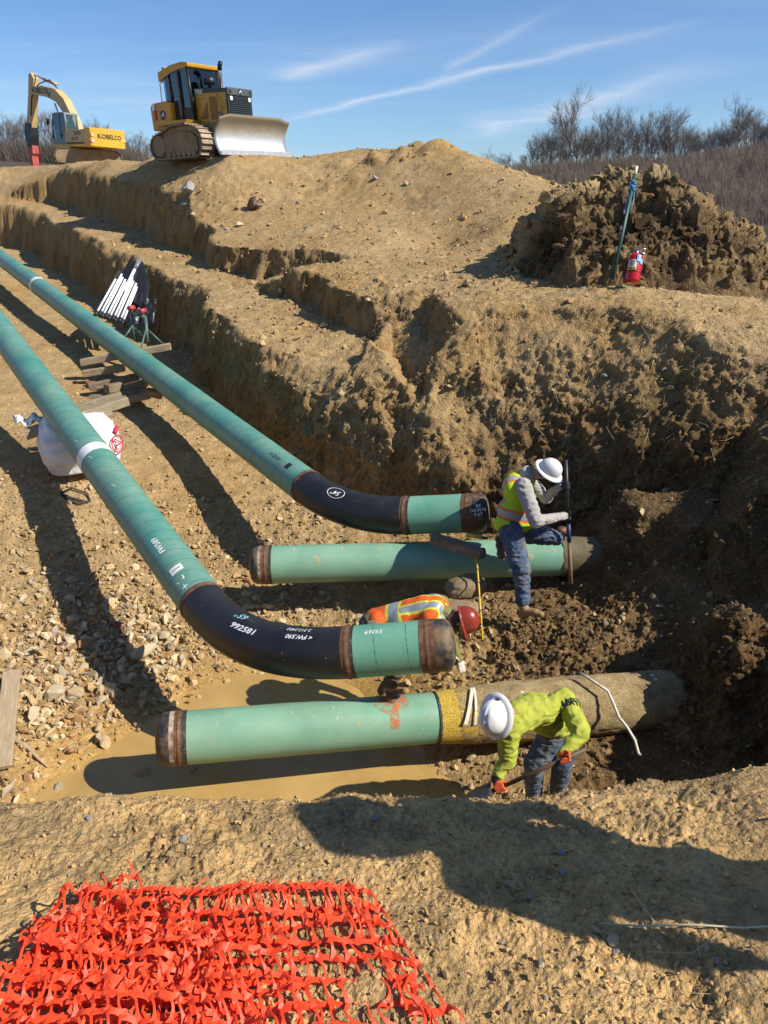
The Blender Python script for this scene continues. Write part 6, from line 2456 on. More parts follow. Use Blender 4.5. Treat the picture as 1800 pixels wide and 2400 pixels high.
vest_shell('safety_vest', vp, 0.016, 0.010, w1, cls1, [M_ORVEST, M_REFL, M_YELTRIM])
bm_ = bmesh.new()
for k in range(26):
    a = k * 0.7
    q_ = hd1 - up1 * rnd.uniform(0.02, 0.10) + Vector((0, math.cos(a), math.sin(a))) * 0.075
    bmesh.ops.create_icosphere(bm_, subdivisions=1, radius=rnd.uniform(0.018, 0.03), matrix=Matrix.Translation(q_))
me_ = bpy.data.meshes.new('hair')
bm_.to_mesh(me_)
bm_.free()
pr_h = [ell(hd1 - up1 * 0.05, Vector((0, 0.085, 0)), Vector((0, 0, 0.085)), up1 * 0.07, 0)] + [('c', hd1 - up1 * rnd.uniform(0.02, 0.12) + Vector((0, math.cos(a), math.sin(a))) * 0.075, hd1 - up1 * rnd.uniform(0.05, 0.13) + Vector((0, math.cos(a + 0.3), math.sin(a + 0.3))) * 0.085, 0.02, 0.014, 0) for a in (k * 0.42 for k in range(30))]
bpy.data.meshes.remove(me_)
obj('hair', remesh_prims(pr_h, 0.008, 1), simple('brown_hair', (0.06, 0.03, 0.018), 0.7, 0, 0.4, 30), w1, world_space=True)
hat, htext, hdisc, _ = hard_hat(w1, hd1 + up1 * 0.045, up1, fw1, M_HATR, False, 1, 1.08)
bm_ = bmesh.new()
hdisc(math.radians(-150), 0.45, 0.040, M_LAMP)
hdisc(math.radians(-150), 0.45, 0.028, M_GLOVE).scale = (1, 1, 1)
htext('LOCAL', math.radians(165), 0.55, 0.035, M_LAMP)
hdisc(math.radians(150), 0.25, 0.025, simple('green_sticker', (0.15, 0.4, 0.33), 0.5))

# ---- worker in the lime sweatshirt digging in front of the coated pipe
w3 = empty('person', P(1300, 1905, 7.1), 'worker in lime sweatshirt and white hard hat digging in front of the coated pipe', 'person')
pel3 = P(1316, 1712, 6.92)
ch3 = P(1258, 1662, 6.55)
sA, sB = P(1196, 1706, 6.30), P(1322, 1640, 6.62)
nk3 = P(1204, 1668, 6.38)
hd3 = P(1168, 1678, 6.24)
up3 = Vector((-0.62, -0.62, 0.35)).normalized()
fw3 = Vector((-0.12, -0.45, -0.88)).normalized()
eA = P(1188, 1782, 6.34)
eB = P(1362, 1716, 6.32)
shA, shB_ = P(1150, 1856, 6.30), P(1400, 1744, 6.10)      # shovel shaft line
sd3 = (shB_ - shA).normalized()
gA = shA.lerp(shB_, 0.09)
gB = shA.lerp(shB_, 0.70)
pgA, wA = grip(gA, sd3, (eA - gA), 0.018, 4, 1, 0.012)
pgB, wB = grip(gB, sd3, (eB - gB), 0.018, 4, -1, 0.012)
hA, hB_ = P(1292, 1728, 6.80), P(1338, 1712, 6.98)
kA, kB = P(1252, 1790, 6.85), P(1318, 1786, 6.90)
fA, fB = P(1250, 1880, 7.25), P(1306, 1868, 7.15)
spine = (ch3 - pel3).normalized()
sdir3 = (sB - sA).normalized()
bk = spine.cross(sdir3).normalized()
if bk.z < 0:
    bk = -bk
prims = [
    ell(pel3, sdir3 * 0.18, spine * 0.17, bk * 0.15, 1),
    ell(pel3.lerp(ch3, 0.45), sdir3 * 0.20, spine * 0.24, bk * 0.165, 0),
    ell(ch3, sdir3 * 0.225, spine * 0.20, bk * 0.160, 0),
    ('c', sA, sB, 0.090, 0.090, 0), ('c', ch3, nk3, 0.13, 0.08, 0), ('c', nk3, hd3, 0.062, 0.06, 2),
    # hood lying on the neck
    ell(nk3 + bk * 0.045 + spine * -0.02, sdir3 * 0.115, spine * 0.075, bk * 0.05, 0), ('c', nk3 + sdir3 * 0.11 + bk * 0.02, nk3 + sdir3 * 0.07 - bk * 0.10, 0.045, 0.03, 0), ('c', nk3 - sdir3 * 0.10 + bk * 0.02, nk3 - sdir3 * 0.06 - bk * 0.10, 0.045, 0.03, 0),
    ('c', sA, eA, 0.088, 0.070, 0), ('c', eA, wA, 0.066, 0.044, 0), ('c', sB, eB, 0.092, 0.074, 0), ('c', eB, wB, 0.070, 0.046, 0),
    ('c', wA.lerp(eA, 0.10), wA, 0.047, 0.045, 6), ('c', wB.lerp(eB, 0.14), wB, 0.049, 0.046, 6),
    ('c', hA, kA, 0.115, 0.090, 1), ('c', hB_, kB, 0.115, 0.090, 1), ('c', kA, fA, 0.085, 0.066, 1), ('c', kB, fB, 0.085, 0.066, 1),
    ('c', fA, fA + Vector((-0.02, -0.02, -0.08)), 0.058, 0.05, 5), ('c', fB, fB + Vector((-0.02, -0.02, -0.08)), 0.058, 0.05, 5),
    ('c', fA + Vector((-0.01, 0.03, -0.09)), fA + Vector((-0.06, -0.17, -0.11)), 0.05, 0.04, 5), ('c', fB + Vector((0, 0.03, -0.09)), fB + Vector((-0.04, -0.17, -0.11)), 0.05, 0.04, 5),
] + head_prims(hd3, up3, fw3, 2, 3)
prims += pgA + pgB
body3 = build_body('body', prims, [M_LIME, M_JEANS, M_SKIN, M_BEARD, M_GLOVEOR, M_BOOT, M_GLOVE], w3, 0.008, {0: (0.024, 7), 1: (0.022, 8)}, 3)
hat, htext, hdisc, _ = hard_hat(w3, hd3 + up3 * 0.05, up3, fw3, M_HATW, True, 3, 1.02)
hdisc(math.radians(20), 0.55, 0.026, simple('green_logo', (0.05, 0.30, 0.08), 0.5))
for az, el in ((-100, 0.12), (75, 0.2)):
    hdisc(math.radians(az), el, 0.022, M_GLOVE)
# sleeve print
arm = (eB - sB).normalized()
vw = (Vector((0, 0, 0)) - sB.lerp(eB, 0.4))
vw = (vw - arm * vw.dot(arm)).normalized()
tx = Vector((0.93, 0.25, -0.05))
me_ = text_mesh('CARHARTT', 0.095, 0.004)
cp = sB.lerp(eB, 0.22) + vw * 0.02
wr_dir = arm.cross(vw)
xd = wr_dir if wr_dir.x > 0 else -wr_dir
for v in me_.vertices:
    a = v.co.x / 0.125 - 0.2
    v.co = sB.lerp(eB, 0.34) - arm * v.co.y + (vw * math.cos(a) + xd * math.sin(a)) * 0.112
obj('sleeve_print', me_, M_INK, body3, smooth=False, world_space=True)
shov = empty('shovel', shA, 'brown handled shovel held by the worker in the lime sweatshirt', 'shovel')
bm_ = bmesh.new()
tube(bm_, [shA, shB_.lerp(shA, 0.10)], 0.018, 10)
obj('shaft', bm_, M_HANDLE, shov, world_space=True)
bm_ = bmesh.new()
ux, wx_ = frame_of(sd3)
g = []
for i in range(9):
    t = i / 8
    wd = 0.11 * (1 - max(0, t - 0.6) ** 2 * 5)
    g.append([bm_.verts.new(shA - sd3 * (0.30 * t - 0.02) + ux * wd * (j / 6 * 2 - 1) + wx_ * 0.03 * (1 - (j / 6 * 2 - 1) ** 2)) for j in range(7)])
for i in range(8):
    for j in range(6):
        bm_.faces.new((g[i][j], g[i + 1][j], g[i + 1][j + 1], g[i][j + 1]))
o = obj('scoop', bm_, M_STEELTOOL, shov, world_space=True)
o.modifiers.new('t', 'SOLIDIFY').thickness = 0.004

# ---- colleague standing to the right of the camera, whose shadow falls across the near ground
fx, fy = 2.08, 1.30
fz0 = gz(fx, fy)
w4 = empty('person', (fx, fy, fz0), 'person in orange vest standing right of the camera, casting the long shadow', 'person')
o4 = Vector((fx, fy, fz0))


def q4(x, y, z):
    return o4 + Vector((x, y, z))


prims = [ell(q4(0, 0, 0.98), Vector((0.16, 0, 0)), Vector((0, 0.19, 0)), Vector((0, 0, 0.16)), 1), ell(q4(0, 0, 1.18), Vector((0.15, 0, 0)), Vector((0, 0.19, 0)), Vector((0, 0, 0.22)), 0),
         ell(q4(0, 0, 1.38), Vector((0.15, 0, 0)), Vector((0, 0.22, 0)), Vector((0, 0, 0.18)), 0), ('c', q4(0, -0.2, 1.47), q4(0, 0.2, 1.47), 0.085, 0.085, 0), ('c', q4(0, 0, 1.45), q4(-0.01, 0, 1.62), 0.08, 0.06, 2)]
for s_ in (-1, 1):
    prims += [('c', q4(0, s_ * 0.10, 0.93), q4(-0.02, s_ * 0.12, 0.5), 0.11, 0.08, 1), ('c', q4(-0.02, s_ * 0.12, 0.5), q4(0.02, s_ * 0.13, 0.1), 0.075, 0.055, 1), ('c', q4(0.02, s_ * 0.13, 0.05), q4(-0.17, s_ * 0.14, 0.04), 0.05, 0.045, 5),
              ('c', q4(0, s_ * 0.22, 1.46), q4(0.0, s_ * 0.30, 1.16), 0.07, 0.058, 0), ('c', q4(0.0, s_ * 0.30, 1.16), q4(-0.12, s_ * 0.27, 0.94), 0.055, 0.042, 0)]
    wr = q4(-0.14, s_ * 0.27, 0.90)
    prims.append(ell(wr, Vector((0.03, 0, -0.03)), Vector((0, 0.02, 0)), Vector((0.03, 0, 0.045)), 2))
    for k in range(4):
        prims.append(('c', wr + Vector((-0.03 + 0.018 * k, 0, -0.03)), wr + Vector((-0.045 + 0.018 * k, -s_ * 0.02, -0.085)), 0.0095, 0.008, 2))
    prims.append(('c', wr + Vector((-0.035, 0, 0)), wr + Vector((-0.07, -s_ * 0.01, -0.04)), 0.011, 0.009, 2))
prims += head_prims(q4(-0.02, 0, 1.70), Vector((0, 0, 1)), Vector((-1, 0.2, -0.1)), 2, 3, False)
build_body('body', prims, [M_OLIVE, M_JEANS, M_SKIN, M_BEARD, M_GLOVE, M_BOOT], w4, 0.011, {0: (0.010, 8), 1: (0.012, 8)}, 3)
vest_shell('safety_vest', prims[1:4], 0.016, 0.012, w4, lambda c: np.where(np.abs(c[:, 2] - fz0 - 1.2) < 0.03, 1, 0), [M_ORVEST, M_REFL])
hard_hat(w4, q4(-0.02, 0, 1.75), Vector((0, 0, 1)), Vector((-1, 0.2, 0)), M_HATW, True, 3, 1.1)
# ------------------------------------------------------------------ props
M_WOOD = None


def mat_wood(name, c0, c1):
    m, nt, b = new_mat(name)
    nb = NB(nt)
    co = nb.obco()
    mp = nb.n('ShaderNodeMapping')
    mp.inputs['Scale'].default_value = (1.2, 14, 14)
    nb.l(co, mp.inputs[0])
    n = nb.noise(3.0, 7, 0.65, mp.outputs[0], 0.5)
    cc = nb.ramp(n, [(0.3, c0), (0.7, c1)])
    n2 = nb.noise(3, 4, 0.6, co)
    cc = nb.mix(nb.ramp(n2, [(0.55, (0, 0, 0)), (0.75, (0.6, 0.6, 0.6))]), cc, (0.40, 0.30, 0.17))
    nb.l(cc, b.inputs['Base Color'])
    b.inputs['Roughness'].default_value = 0.85
    nb.l(nb.bump(n, 0.6, 0.012), b.inputs['Normal'])
    return m


M_WOOD = mat_wood('weathered_timber', (0.20, 0.145, 0.085), (0.40, 0.315, 0.20))
M_WOODOLD = mat_wood('grey_old_timber', (0.11, 0.075, 0.045), (0.27, 0.20, 0.13))
M_WOODRED = mat_wood('reddish_timber', (0.22, 0.10, 0.055), (0.34, 0.18, 0.10))


def timber(a, b_, w, h, label, mat=None, group=None, name='timber', rough=0.010):
    a, b_ = Vector(a), Vector(b_)
    d = b_ - a
    L = d.length
    bm_ = bmesh.new()
    n = 14
    rings = []
    ch = min(w, h) * 0.10
    sec = [(-w / 2 + ch, -h / 2), (w / 2 - ch, -h / 2), (w / 2, -h / 2 + ch), (w / 2, h / 2 - ch), (w / 2 - ch, h / 2), (-w / 2 + ch, h / 2), (-w / 2, h / 2 - ch), (-w / 2, -h / 2 + ch)]
    for i in range(n + 1):
        x = -L / 2 + L * i / n
        rings.append([bm_.verts.new((x + (rnd.uniform(-1, 1) * rough * (1 if i in (0, n) else 0)), y + rnd.uniform(-1, 1) * rough * 0.35, z + rnd.uniform(-1, 1) * rough * 0.35)) for y, z in sec])
    for p_, q_ in zip(rings, rings[1:]):
        for k in range(8):
            bm_.faces.new((p_[k], p_[(k + 1) % 8], q_[(k + 1) % 8], q_[k]))
    bm_.faces.new(rings[0][::-1])
    bm_.faces.new(rings[-1])
    o = obj(name, bm_, mat or M_WOOD, smooth=False)
    x = d.normalized()
    y = Vector((0, 0, 1)).cross(x).normalized()
    z = x.cross(y)
    Mx = Matrix((x, y, z)).transposed().to_4x4()
    Mx.translation = (a + b_) / 2
    o.matrix_world = Mx
    return tag(o, label, 'timber', group)


# cribbing under the rear raised pipe
cr = 'timbers of the cribbing under the rear pipe'
timber(P(190, 850, 16.8), P(400, 812, 16.9), 0.15, 0.15, 'top timber of the cribbing, its far end showing right of the rear pipe', group=None)
timber(P(196, 876, 16.75), P(290, 862, 16.75), 0.15, 0.15, 'short timber directly below the top one of the cribbing')
timber(P(205, 905, 16.7), P(262, 897, 17.0), 0.2, 0.16, 'brown block under the stacked pair of cribbing timbers', M_WOODRED)
timber(P(208, 908, 16.2), P(345, 878, 16.6), 0.16, 0.15, 'long timber in the middle of the cribbing stack', M_WOODOLD)
timber(P(250, 912, 15.6), P(285, 905, 15.9), 0.16, 0.17, 'dark block on end in the middle of the cribbing', M_WOODOLD)
timber(P(285, 912, 15.9), P(352, 895, 16.2), 0.15, 0.13, 'pale timber right of the dark block in the cribbing')
timber(P(212, 935, 15.7), P(345, 915, 16.0), 0.16, 0.14, 'lower cribbing timber lying in shade', M_WOODOLD)
timber(P(262, 946, 15.4), P(350, 926, 15.7), 0.16, 0.13, 'bottom timber of the cribbing lying on the ground')
timber(P(345, 918, 15.6), P(380, 926, 15.5), 0.18, 0.14, 'reddish end block at the right foot of the cribbing', M_WOODRED)
# bag under the front pipe
M_BAG = None


def mat_bag():
    m, nt, b = new_mat('woven_white_bag')
    nb = NB(nt)
    co = nb.obco()
    n = nb.noise(4, 5, 0.6, co)
    cc = nb.ramp(n, [(0.3, (0.60, 0.58, 0.55)), (0.7, (0.78, 0.77, 0.75))])
    nb.l(cc, b.inputs['Base Color'])
    b.inputs['Roughness'].default_value = 0.6
    nb.l(nb.bump(nb.noise(7, 4, 0.5, co, 1.5), 0.5, 0.05), b.inputs['Normal'])
    return m


M_BAG = mat_bag()
bag_c = P(185, 1035, 12.55)
bag_z = P(185, 1106, 12.3).z
bag = empty('bulk_bag', (bag_c.x, bag_c.y, bag_z), 'bulging white bulk bag with red print supporting the front pipe', 'bag')
bm_ = bmesh.new()
NBG, NVG = 64, 26
rows = []
Hb = 0.86
for j in range(NVG + 1):
    t = j / NVG
    z = Hb * t
    row = []
    for i in range(NBG):
        a = 2 * math.pi * i / NBG
        sq = (abs(math.cos(a)) ** 4.5 + abs(math.sin(a)) ** 4.5) ** (-1 / 4.5)
        rad = 0.58 * sq * (0.90 + 0.16 * math.sin(math.pi * min(1, t * 1.15)) - 0.30 * max(0, t - 0.78) / 0.22 * 0.5)
        rad += 0.018 * float(noise3(np.float32(math.cos(a) * 4), np.float32(math.sin(a) * 4), np.float32(t * 9))) + 0.012 * math.sin(t * 26 + 3 * math.sin(2 * a))
        if j == NVG:
            rad *= 0.6
        sag = -0.10 * math.exp(-(math.cos(a + 0.6) / 0.7) ** 2) * t * t
        row.append(bm_.verts.new((rad * math.cos(a), rad * math.sin(a), z + sag)))
    rows.append(row)
for a_, b_ in zip(rows, rows[1:]):
    for k in range(NBG):
        bm_.faces.new((a_[k], a_[(k + 1) % NBG], b_[(k + 1) % NBG], b_[k]))
bm_.faces.new(rows[-1])
bm_.faces.new(rows[0][::-1])
bag_body = obj('bag_body', bm_, M_BAG, bag)
bag.rotation_euler = (0, 0, math.radians(28))
M_REDPRINT = simple('red_print', (0.62, 0.03, 0.05), 0.6, 0, 0.1, 20)
# red print: a ring with a letter, on the face that looks right
BAGM = wmat(bag)
BINV = BAGM.inverted()


def on_bag(pt2, c_dir, z0, lift=0.008):
    """point on the bag wall: pt2 = (horizontal metres, vertical metres)"""
    a = c_dir + pt2[0] / 0.66
    z = z0 + pt2[1]
    t = z / Hb
    sq = (abs(math.cos(a)) ** 4.5 + abs(math.sin(a)) ** 4.5) ** (-1 / 4.5)
    rad = 0.58 * sq * (0.90 + 0.16 * math.sin(math.pi * min(1, t * 1.15)) - 0.30 * max(0, t - 0.78) / 0.22 * 0.5) + 0.03
    return Vector(((rad + lift) * math.cos(a), (rad + lift) * math.sin(a), z))


cdir = math.atan2((BINV @ P(285, 1010, 12.3)).y, (BINV @ P(285, 1010, 12.3)).x) - 0.1
bm_ = bmesh.new()
tube(bm_, [on_bag((0.11 * math.cos(a), 0.14 * math.sin(a)), cdir, 0.42) for a in (2 * math.pi * k / 32 for k in range(33))], 0.010, 6)
obj('print_ring', bm_, M_REDPRINT, bag_body)
for n_, pl in (('print_bar', [(-0.05, -0.09), (-0.05, 0.09)]), ('print_bar', [(-0.05, 0.09), (0.05, 0.0)]), ('print_bar', [(0.05, 0.0), (-0.03, -0.01)])):
    bm_ = bmesh.new()
    tube(bm_, [on_bag(p_, cdir, 0.42) for p_ in pl], 0.009, 6)
    obj(n_, bm_, M_REDPRINT, bag_body)
bm_ = bmesh.new()
tube(bm_, [on_bag((0.05 + 0.03 * k, 0.25 + 0.015 * k), cdir, 0.38) for k in range(-2, 3)], 0.035, 6)
obj('print_blot', bm_, M_REDPRINT, bag_body)
# folded bag top in shade on the left, and the timbers carrying the pipe
bm_ = bmesh.new()
fc = BINV @ P(82, 990, 12.6)
gsz = 14
gg = [[bm_.verts.new(fc + Vector((-0.30 + 0.6 * i / gsz, -0.22 + 0.44 * j / gsz, 0.06 + 0.11 * float(noise3(np.float32(i * 0.45), np.float32(j * 0.5), np.float32(2.0))) + 0.05 * math.sin(i * 1.1)))) for j in range(gsz + 1)] for i in range(gsz + 1)]
for i in range(gsz):
    for j in range(gsz):
        bm_.faces.new((gg[i][j], gg[i + 1][j], gg[i + 1][j + 1], gg[i][j + 1]))
fl = obj('folded_flap', bm_, M_BAG, bag_body)
so = fl.modifiers.new('thick', 'SOLIDIFY')
so.thickness = 0.01
timber(P(60, 1018, 12.35), P(300, 938, 12.9), 0.20, 0.15, 'long timber across the white bag under the front pipe')
timber(P(150, 966, 12.9), P(285, 928, 13.1), 0.18, 0.14, 'upper pale timber on the white bag, right of the front pipe')
timber(P(150, 985, 12.5), P(262, 962, 12.75), 0.17, 0.12, 'short timber wedged between the bag and the upper timber')

# loose board and bits at the left
bp0, bp1 = P(28, 1575, 8.98), P(4, 1800, 7.72)
timber(bp0, bp1, 0.19, 0.05, 'flat grey board lying at the left edge beside the puddle', name='board', mat=mat_wood('pale_board', (0.30, 0.22, 0.13), (0.50, 0.38, 0.23)), rough=0.006)
M_STICK = simple('bare_stick', (0.42, 0.32, 0.2), 0.8, 0, 0.2, 8)


def stick_obj(name, pts, r, mat, label, cat, seg=8):
    bm_ = bmesh.new()
    c = sum((Vector(p) for p in pts), Vector()) / len(pts)
    tube(bm_, [Vector(p) - c for p in pts], r, seg)
    o = obj(name, bm_, mat)
    o.location = c
    return tag(o, label, cat)


def gp(u, v, lift=0.0):
    p = ground_px(u, v)
    return p + Vector((0, 0, lift))


stick_obj('stick', [gp(32, 1735, 0.03), gp(62, 1748, 0.03), gp(92, 1778, 0.03), gp(112, 1796, 0.02)], [0.014, 0.022, 0.014, 0.006], M_STICK, 'pale bare stick lying in the mud right of the board', 'stick')
stick_obj('wire_loop', [gp(140, 1155, 0.03), gp(170, 1145, 0.05), gp(205, 1158, 0.04), gp(215, 1172, 0.03), gp(185, 1180, 0.03), gp(160, 1168, 0.03), gp(142, 1156, 0.03), gp(180, 1168, 0.03), gp(212, 1176, 0.03)], 0.016, simple('dark_cable', (0.05, 0.045, 0.04), 0.7), 'dark loop of cable on the ground below the white bag', 'cable')
stick_obj('cable', [gp(1410, 2168, 0.01), gp(1500, 2170, 0.01), gp(1620, 2173, 0.014), gp(1740, 2178, 0.01), gp(1830, 2174, 0.01)], 0.0028, simple('pale_cord', (0.5, 0.45, 0.3), 0.7), 'thin pale cord crossing the shadow at the right edge', 'cord', 6)
stick_obj('root_stalk', [gp(1468, 2075, 0.012), gp(1490, 2110, 0.015), gp(1530, 2165, 0.01)], 0.0022, M_STICK, 'dry stalk lying in the shadow near the pale cord', 'stalk', 6)
# stump / root on the mound
sp_ = ground_px(590, 488)
bm_ = bmesh.new()
for k in range(7):
    a = rnd.uniform(-0.6, 1.2)
    b2 = Vector((math.cos(a), rnd.uniform(-0.4, 0.4), math.sin(a) * 0.7)) * rnd.uniform(0.25, 0.5)
    tube(bm_, [Vector((0, 0, 0)), b2 * 0.5 + Vector((0, 0, 0.06)), b2], [0.11, 0.08, 0.02], 7)
o = obj('root_stump', bm_, simple('charred_root', (0.10, 0.07, 0.05), 0.85, 0, 0.5, 6, dirt=(0.45, 0.34, 0.22), dirt_amt=0.4, dirt_scale=6))
o.location = sp_ + Vector((0, 0, 0.08))
tag(o, 'splintered root stump sticking out of the mound', 'stump')

# folded pop-up canopy leaning on the trench wall
M_POLE = simple('white_powdercoat', (0.80, 0.80, 0.80), 0.35, 0, 0.04, 4)
M_TARP = simple('black_nylon', (0.016, 0.016, 0.019), 0.38, 0, 0.3, 3)
cb0, ct0 = P(262, 742, 18.6), P(325, 612, 19.6)
can = empty('folded_canopy', P(250, 752, 18.6), 'folded pop-up canopy with white legs and black cover leaning on the trench wall', 'canopy')
axis_c = (ct0 - cb0)
sidev = Vector((0.93, -0.35, -0.1)).normalized()
for k in range(9):
    f = (k - 4) / 4
    frac = 0.62 + 0.10 * ((k * 7) % 4) / 3
    back = Vector((0.1, 0.25, 0.1)) * (0.12 * (k % 2))
    b0 = P(225 + 62 * (k / 8), 736 + 20 * (k / 8), 18.55) + back
    tp = b0 + axis_c * frac - sidev * f * 0.06
    tube_part_pts = [b0, tp]
    bm_ = bmesh.new()
    tube(bm_, tube_part_pts, 0.028, 6)
    obj('pole', bm_, M_POLE, can, world_space=True)
    bm_ = bmesh.new()
    dd_ = axis_c.normalized()
    tube(bm_, [b0 - dd_ * 0.05, b0 + dd_ * 0.09], 0.04, 6)
    obj('foot_bracket', bm_, M_BLKPL, can, world_space=True)
bm_ = bmesh.new()
tube(bm_, [cb0 + axis_c * 0.45, cb0 + axis_c * 0.86], 0.04, 8)
obj('centre_pole', bm_, M_POLE, can, world_space=True)
bm_ = bmesh.new()
tube(bm_, [cb0 + axis_c * 0.84, cb0 + axis_c * 1.03], [0.055, 0.09], 4)
obj('peak_bracket', bm_, simple('grey_bracket', (0.22, 0.22, 0.24), 0.4, 0.3), can, world_space=True)
# cover: pleated cloth hung from the top
bm_ = bmesh.new()
NC, NL = 72, 18
rows = []
toe_c = cb0 + axis_c * 0.42
for j in range(NL + 1):
    t = j / NL
    row = []
    for i in range(NC):
        a = 2 * math.pi * i / NC
        r_ = (0.06 + 0.52 * t ** 0.75) * (1 + 0.16 * math.sin(a * 9 + 1.3) * t + 0.12 * math.sin(a * 5 + t * 4) * t)
        cpt = (cb0 + axis_c * 1.02).lerp(cb0 + axis_c * (0.42 + 0.10 * math.sin(a * 3)), t)
        back = Vector((0.12, 0.55, -0.15)) * 0.30 * t
        v = cpt + back + sidev * math.cos(a) * r_ + Vector((0.15, 0.6, 0.35)).normalized() * math.sin(a) * r_ * 0.42
        row.append(bm_.verts.new(v))
    rows.append(row)
for a_, b_ in zip(rows, rows[1:]):
    for k in range(NC):
        bm_.faces.new((a_[k], a_[(k + 1) % NC], b_[(k + 1) % NC], b_[k]))
bm_.faces.new(rows[0])
obj('cover', bm_, M_TARP, can, world_space=True)
bm_ = bmesh.new()
c_ = P(330, 720, 19.0)
gg = [[bm_.verts.new(c_ + Vector((-0.42 + 0.75 * i / 14, -0.2 + 0.5 * j / 14, -0.42 + 0.62 * j / 14 + 0.20 * float(noise3(np.float32(i * 0.5), np.float32(j * 0.5), np.float32(5.0)))))) for j in range(15)] for i in range(15)]
for i in range(14):
    for j in range(14):
        bm_.faces.new((gg[i][j], gg[i + 1][j], gg[i + 1][j + 1], gg[i][j + 1]))
o = obj('cover_fold', bm_, M_TARP, can, world_space=True)
o.modifiers.new('thick', 'SOLIDIFY').thickness = 0.006

# roller stand
M_STAND = simple('grey_green_stand', (0.10, 0.15, 0.13), 0.5, 0.2, 0.2, 5)
M_ROLLER = simple('red_roller', (0.42, 0.05, 0.05), 0.45)
st = empty('roller_stand', P(330, 805, 17.6), 'grey green steel pipe stand with two red rollers by the trench wall', 'pipe stand')


def st_tube(name, pts, r, mat=M_STAND, parent=st, seg=8):
    bm_ = bmesh.new()
    tube(bm_, pts, r, seg)
    return obj(name, bm_, mat, parent, world_space=True)


la, lb_ = P(307, 734, 17.7), P(341, 744, 17.5)
st_tube('leg', [la, P(317, 796, 17.7)], 0.035)
st_tube('leg', [lb_, P(346, 802, 17.5)], 0.035)
st_tube('brace', [la.lerp(P(317, 796, 17.7), 0.45), P(293, 789, 17.5)], 0.02)
st_tube('brace', [lb_.lerp(P(346, 802, 17.5), 0.45), P(384, 808, 17.6)], 0.02)
st_tube('brace', [lb_.lerp(P(346, 802, 17.5), 0.4), P(331, 815, 17.1)], 0.02)
st_tube('brace', [la.lerp(P(317, 796, 17.7), 0.5), P(336, 790, 18.2)], 0.02)
st_tube('crossbar', [la, lb_], 0.035)
st_tube('crossbar', [la.lerp(P(317, 796, 17.7), 0.6), lb_.lerp(P(346, 802, 17.5), 0.6)], 0.018)
for c_ in (P(308, 722, 17.7), P(334, 729, 17.5)):
    st_tube('roller', [c_ + Vector((-0.03, -0.07, 0)), c_ + Vector((0.03, 0.07, 0))], 0.06, M_ROLLER, st, 16)
    st_tube('roller_bracket', [c_ + Vector((0, 0, -0.12)), c_ + Vector((0, 0, -0.02))], 0.03)

# wooden skid under the rear stub, level, folding rule
lg = P(1015, 1262, 9.85), P(1130, 1300, 9.45)
timber(lg[0], lg[1], 0.15, 0.12, 'splintered wood skid on the rear buried pipe, under the raised stub', M_WOODOLD, name='wood_skid', rough=0.03)
timber(P(1170, 1262, 9.55), P(1176, 1306, 9.45), 0.09, 0.06, 'dark wood block leaning on the pipe behind the standing worker', M_WOODOLD, name='wood_block', rough=0.03)
M_YEL = simple('yellow_paint', (0.72, 0.46, 0.03), 0.4, 0, 0.06, 6)
lv = empty('torpedo_level', P(1115, 1258, 9.6), 'yellow hand level lying at the end of the rear stub', 'level')
bm_ = bmesh.new()
a_, b_ = P(1092, 1254, 9.62), P(1130, 1259, 9.6)
tube(bm_, [a_, b_], 0.025, 4)
obj('level_body', bm_, M_YEL, lv, world_space=True)
bm_ = bmesh.new()
tube(bm_, [b_, P(1142, 1262, 9.6)], 0.018, 8)
obj('level_tip', bm_, M_BLKPL, lv, world_space=True)
ra, rb_ = P(1117, 1305, 9.42), P(1131, 1500, 8.75)
rl = empty('measuring_stick', rb_, 'thin yellow measuring stick standing in the mud beside the red hard hat', 'measuring stick')
bm_ = bmesh.new()
dv = (ra - rb_)
tube(bm_, [rb_, ra], 0.012, 4)
obj('stick_body', bm_, M_YEL, rl, world_space=True)
for k in range(1, 6):
    q_ = rb_ + dv * k / 6
    bm_ = bmesh.new()
    tube(bm_, [q_ - dv.normalized() * 0.012, q_ + dv.normalized() * 0.012], 0.015, 4)
    obj('joint', bm_, M_CHROME, rl, world_space=True)


# sandbags between the pipes
def sandbag(c, L, W, H, rz, label, seed):
    bm_ = bmesh.new()
    bmesh.ops.create_icosphere(bm_, subdivisions=4, radius=1)
    for v in bm_.verts:
        x, y, z = v.co
        x = math.copysign(abs(x) ** 0.6, x); y = math.copysign(abs(y) ** 0.6, y); z = math.copysign(abs(z) ** 0.8, z)
        n = float(noise3(np.float32(x * 3 + seed), np.float32(y * 3), np.float32(z * 3)))
        v.co = Vector((x * L / 2, y * W / 2, z * H / 2 * (1 - 0.35 * abs(x) ** 3))) * (1 + 0.10 * n)
    o = obj('sandbag', bm_, simple('muddy_canvas', (0.24, 0.17, 0.09), 0.9, 0, 0.2, 6, bump=0.01, dirt=(0.25, 0.17, 0.08), dirt_amt=0.5, dirt_scale=5) if 'muddy_canvas' not in bpy.data.materials else bpy.data.materials['muddy_canvas'])
    o.location = c
    o.rotation_euler = (rnd.uniform(-0.15, 0.15), rnd.uniform(-0.15, 0.15), rz)
    return tag(o, label, 'sandbag')


sandbag(P(1092, 1375, 9.5), 0.5, 0.34, 0.26, 0.2, 'muddy sandbag tucked under the rear buried pipe', 1)
sandbag(P(1075, 1424, 8.95), 0.46, 0.26, 0.11, -0.25, 'flat muddy sandbag in front of the other, behind the red hard hat', 4)
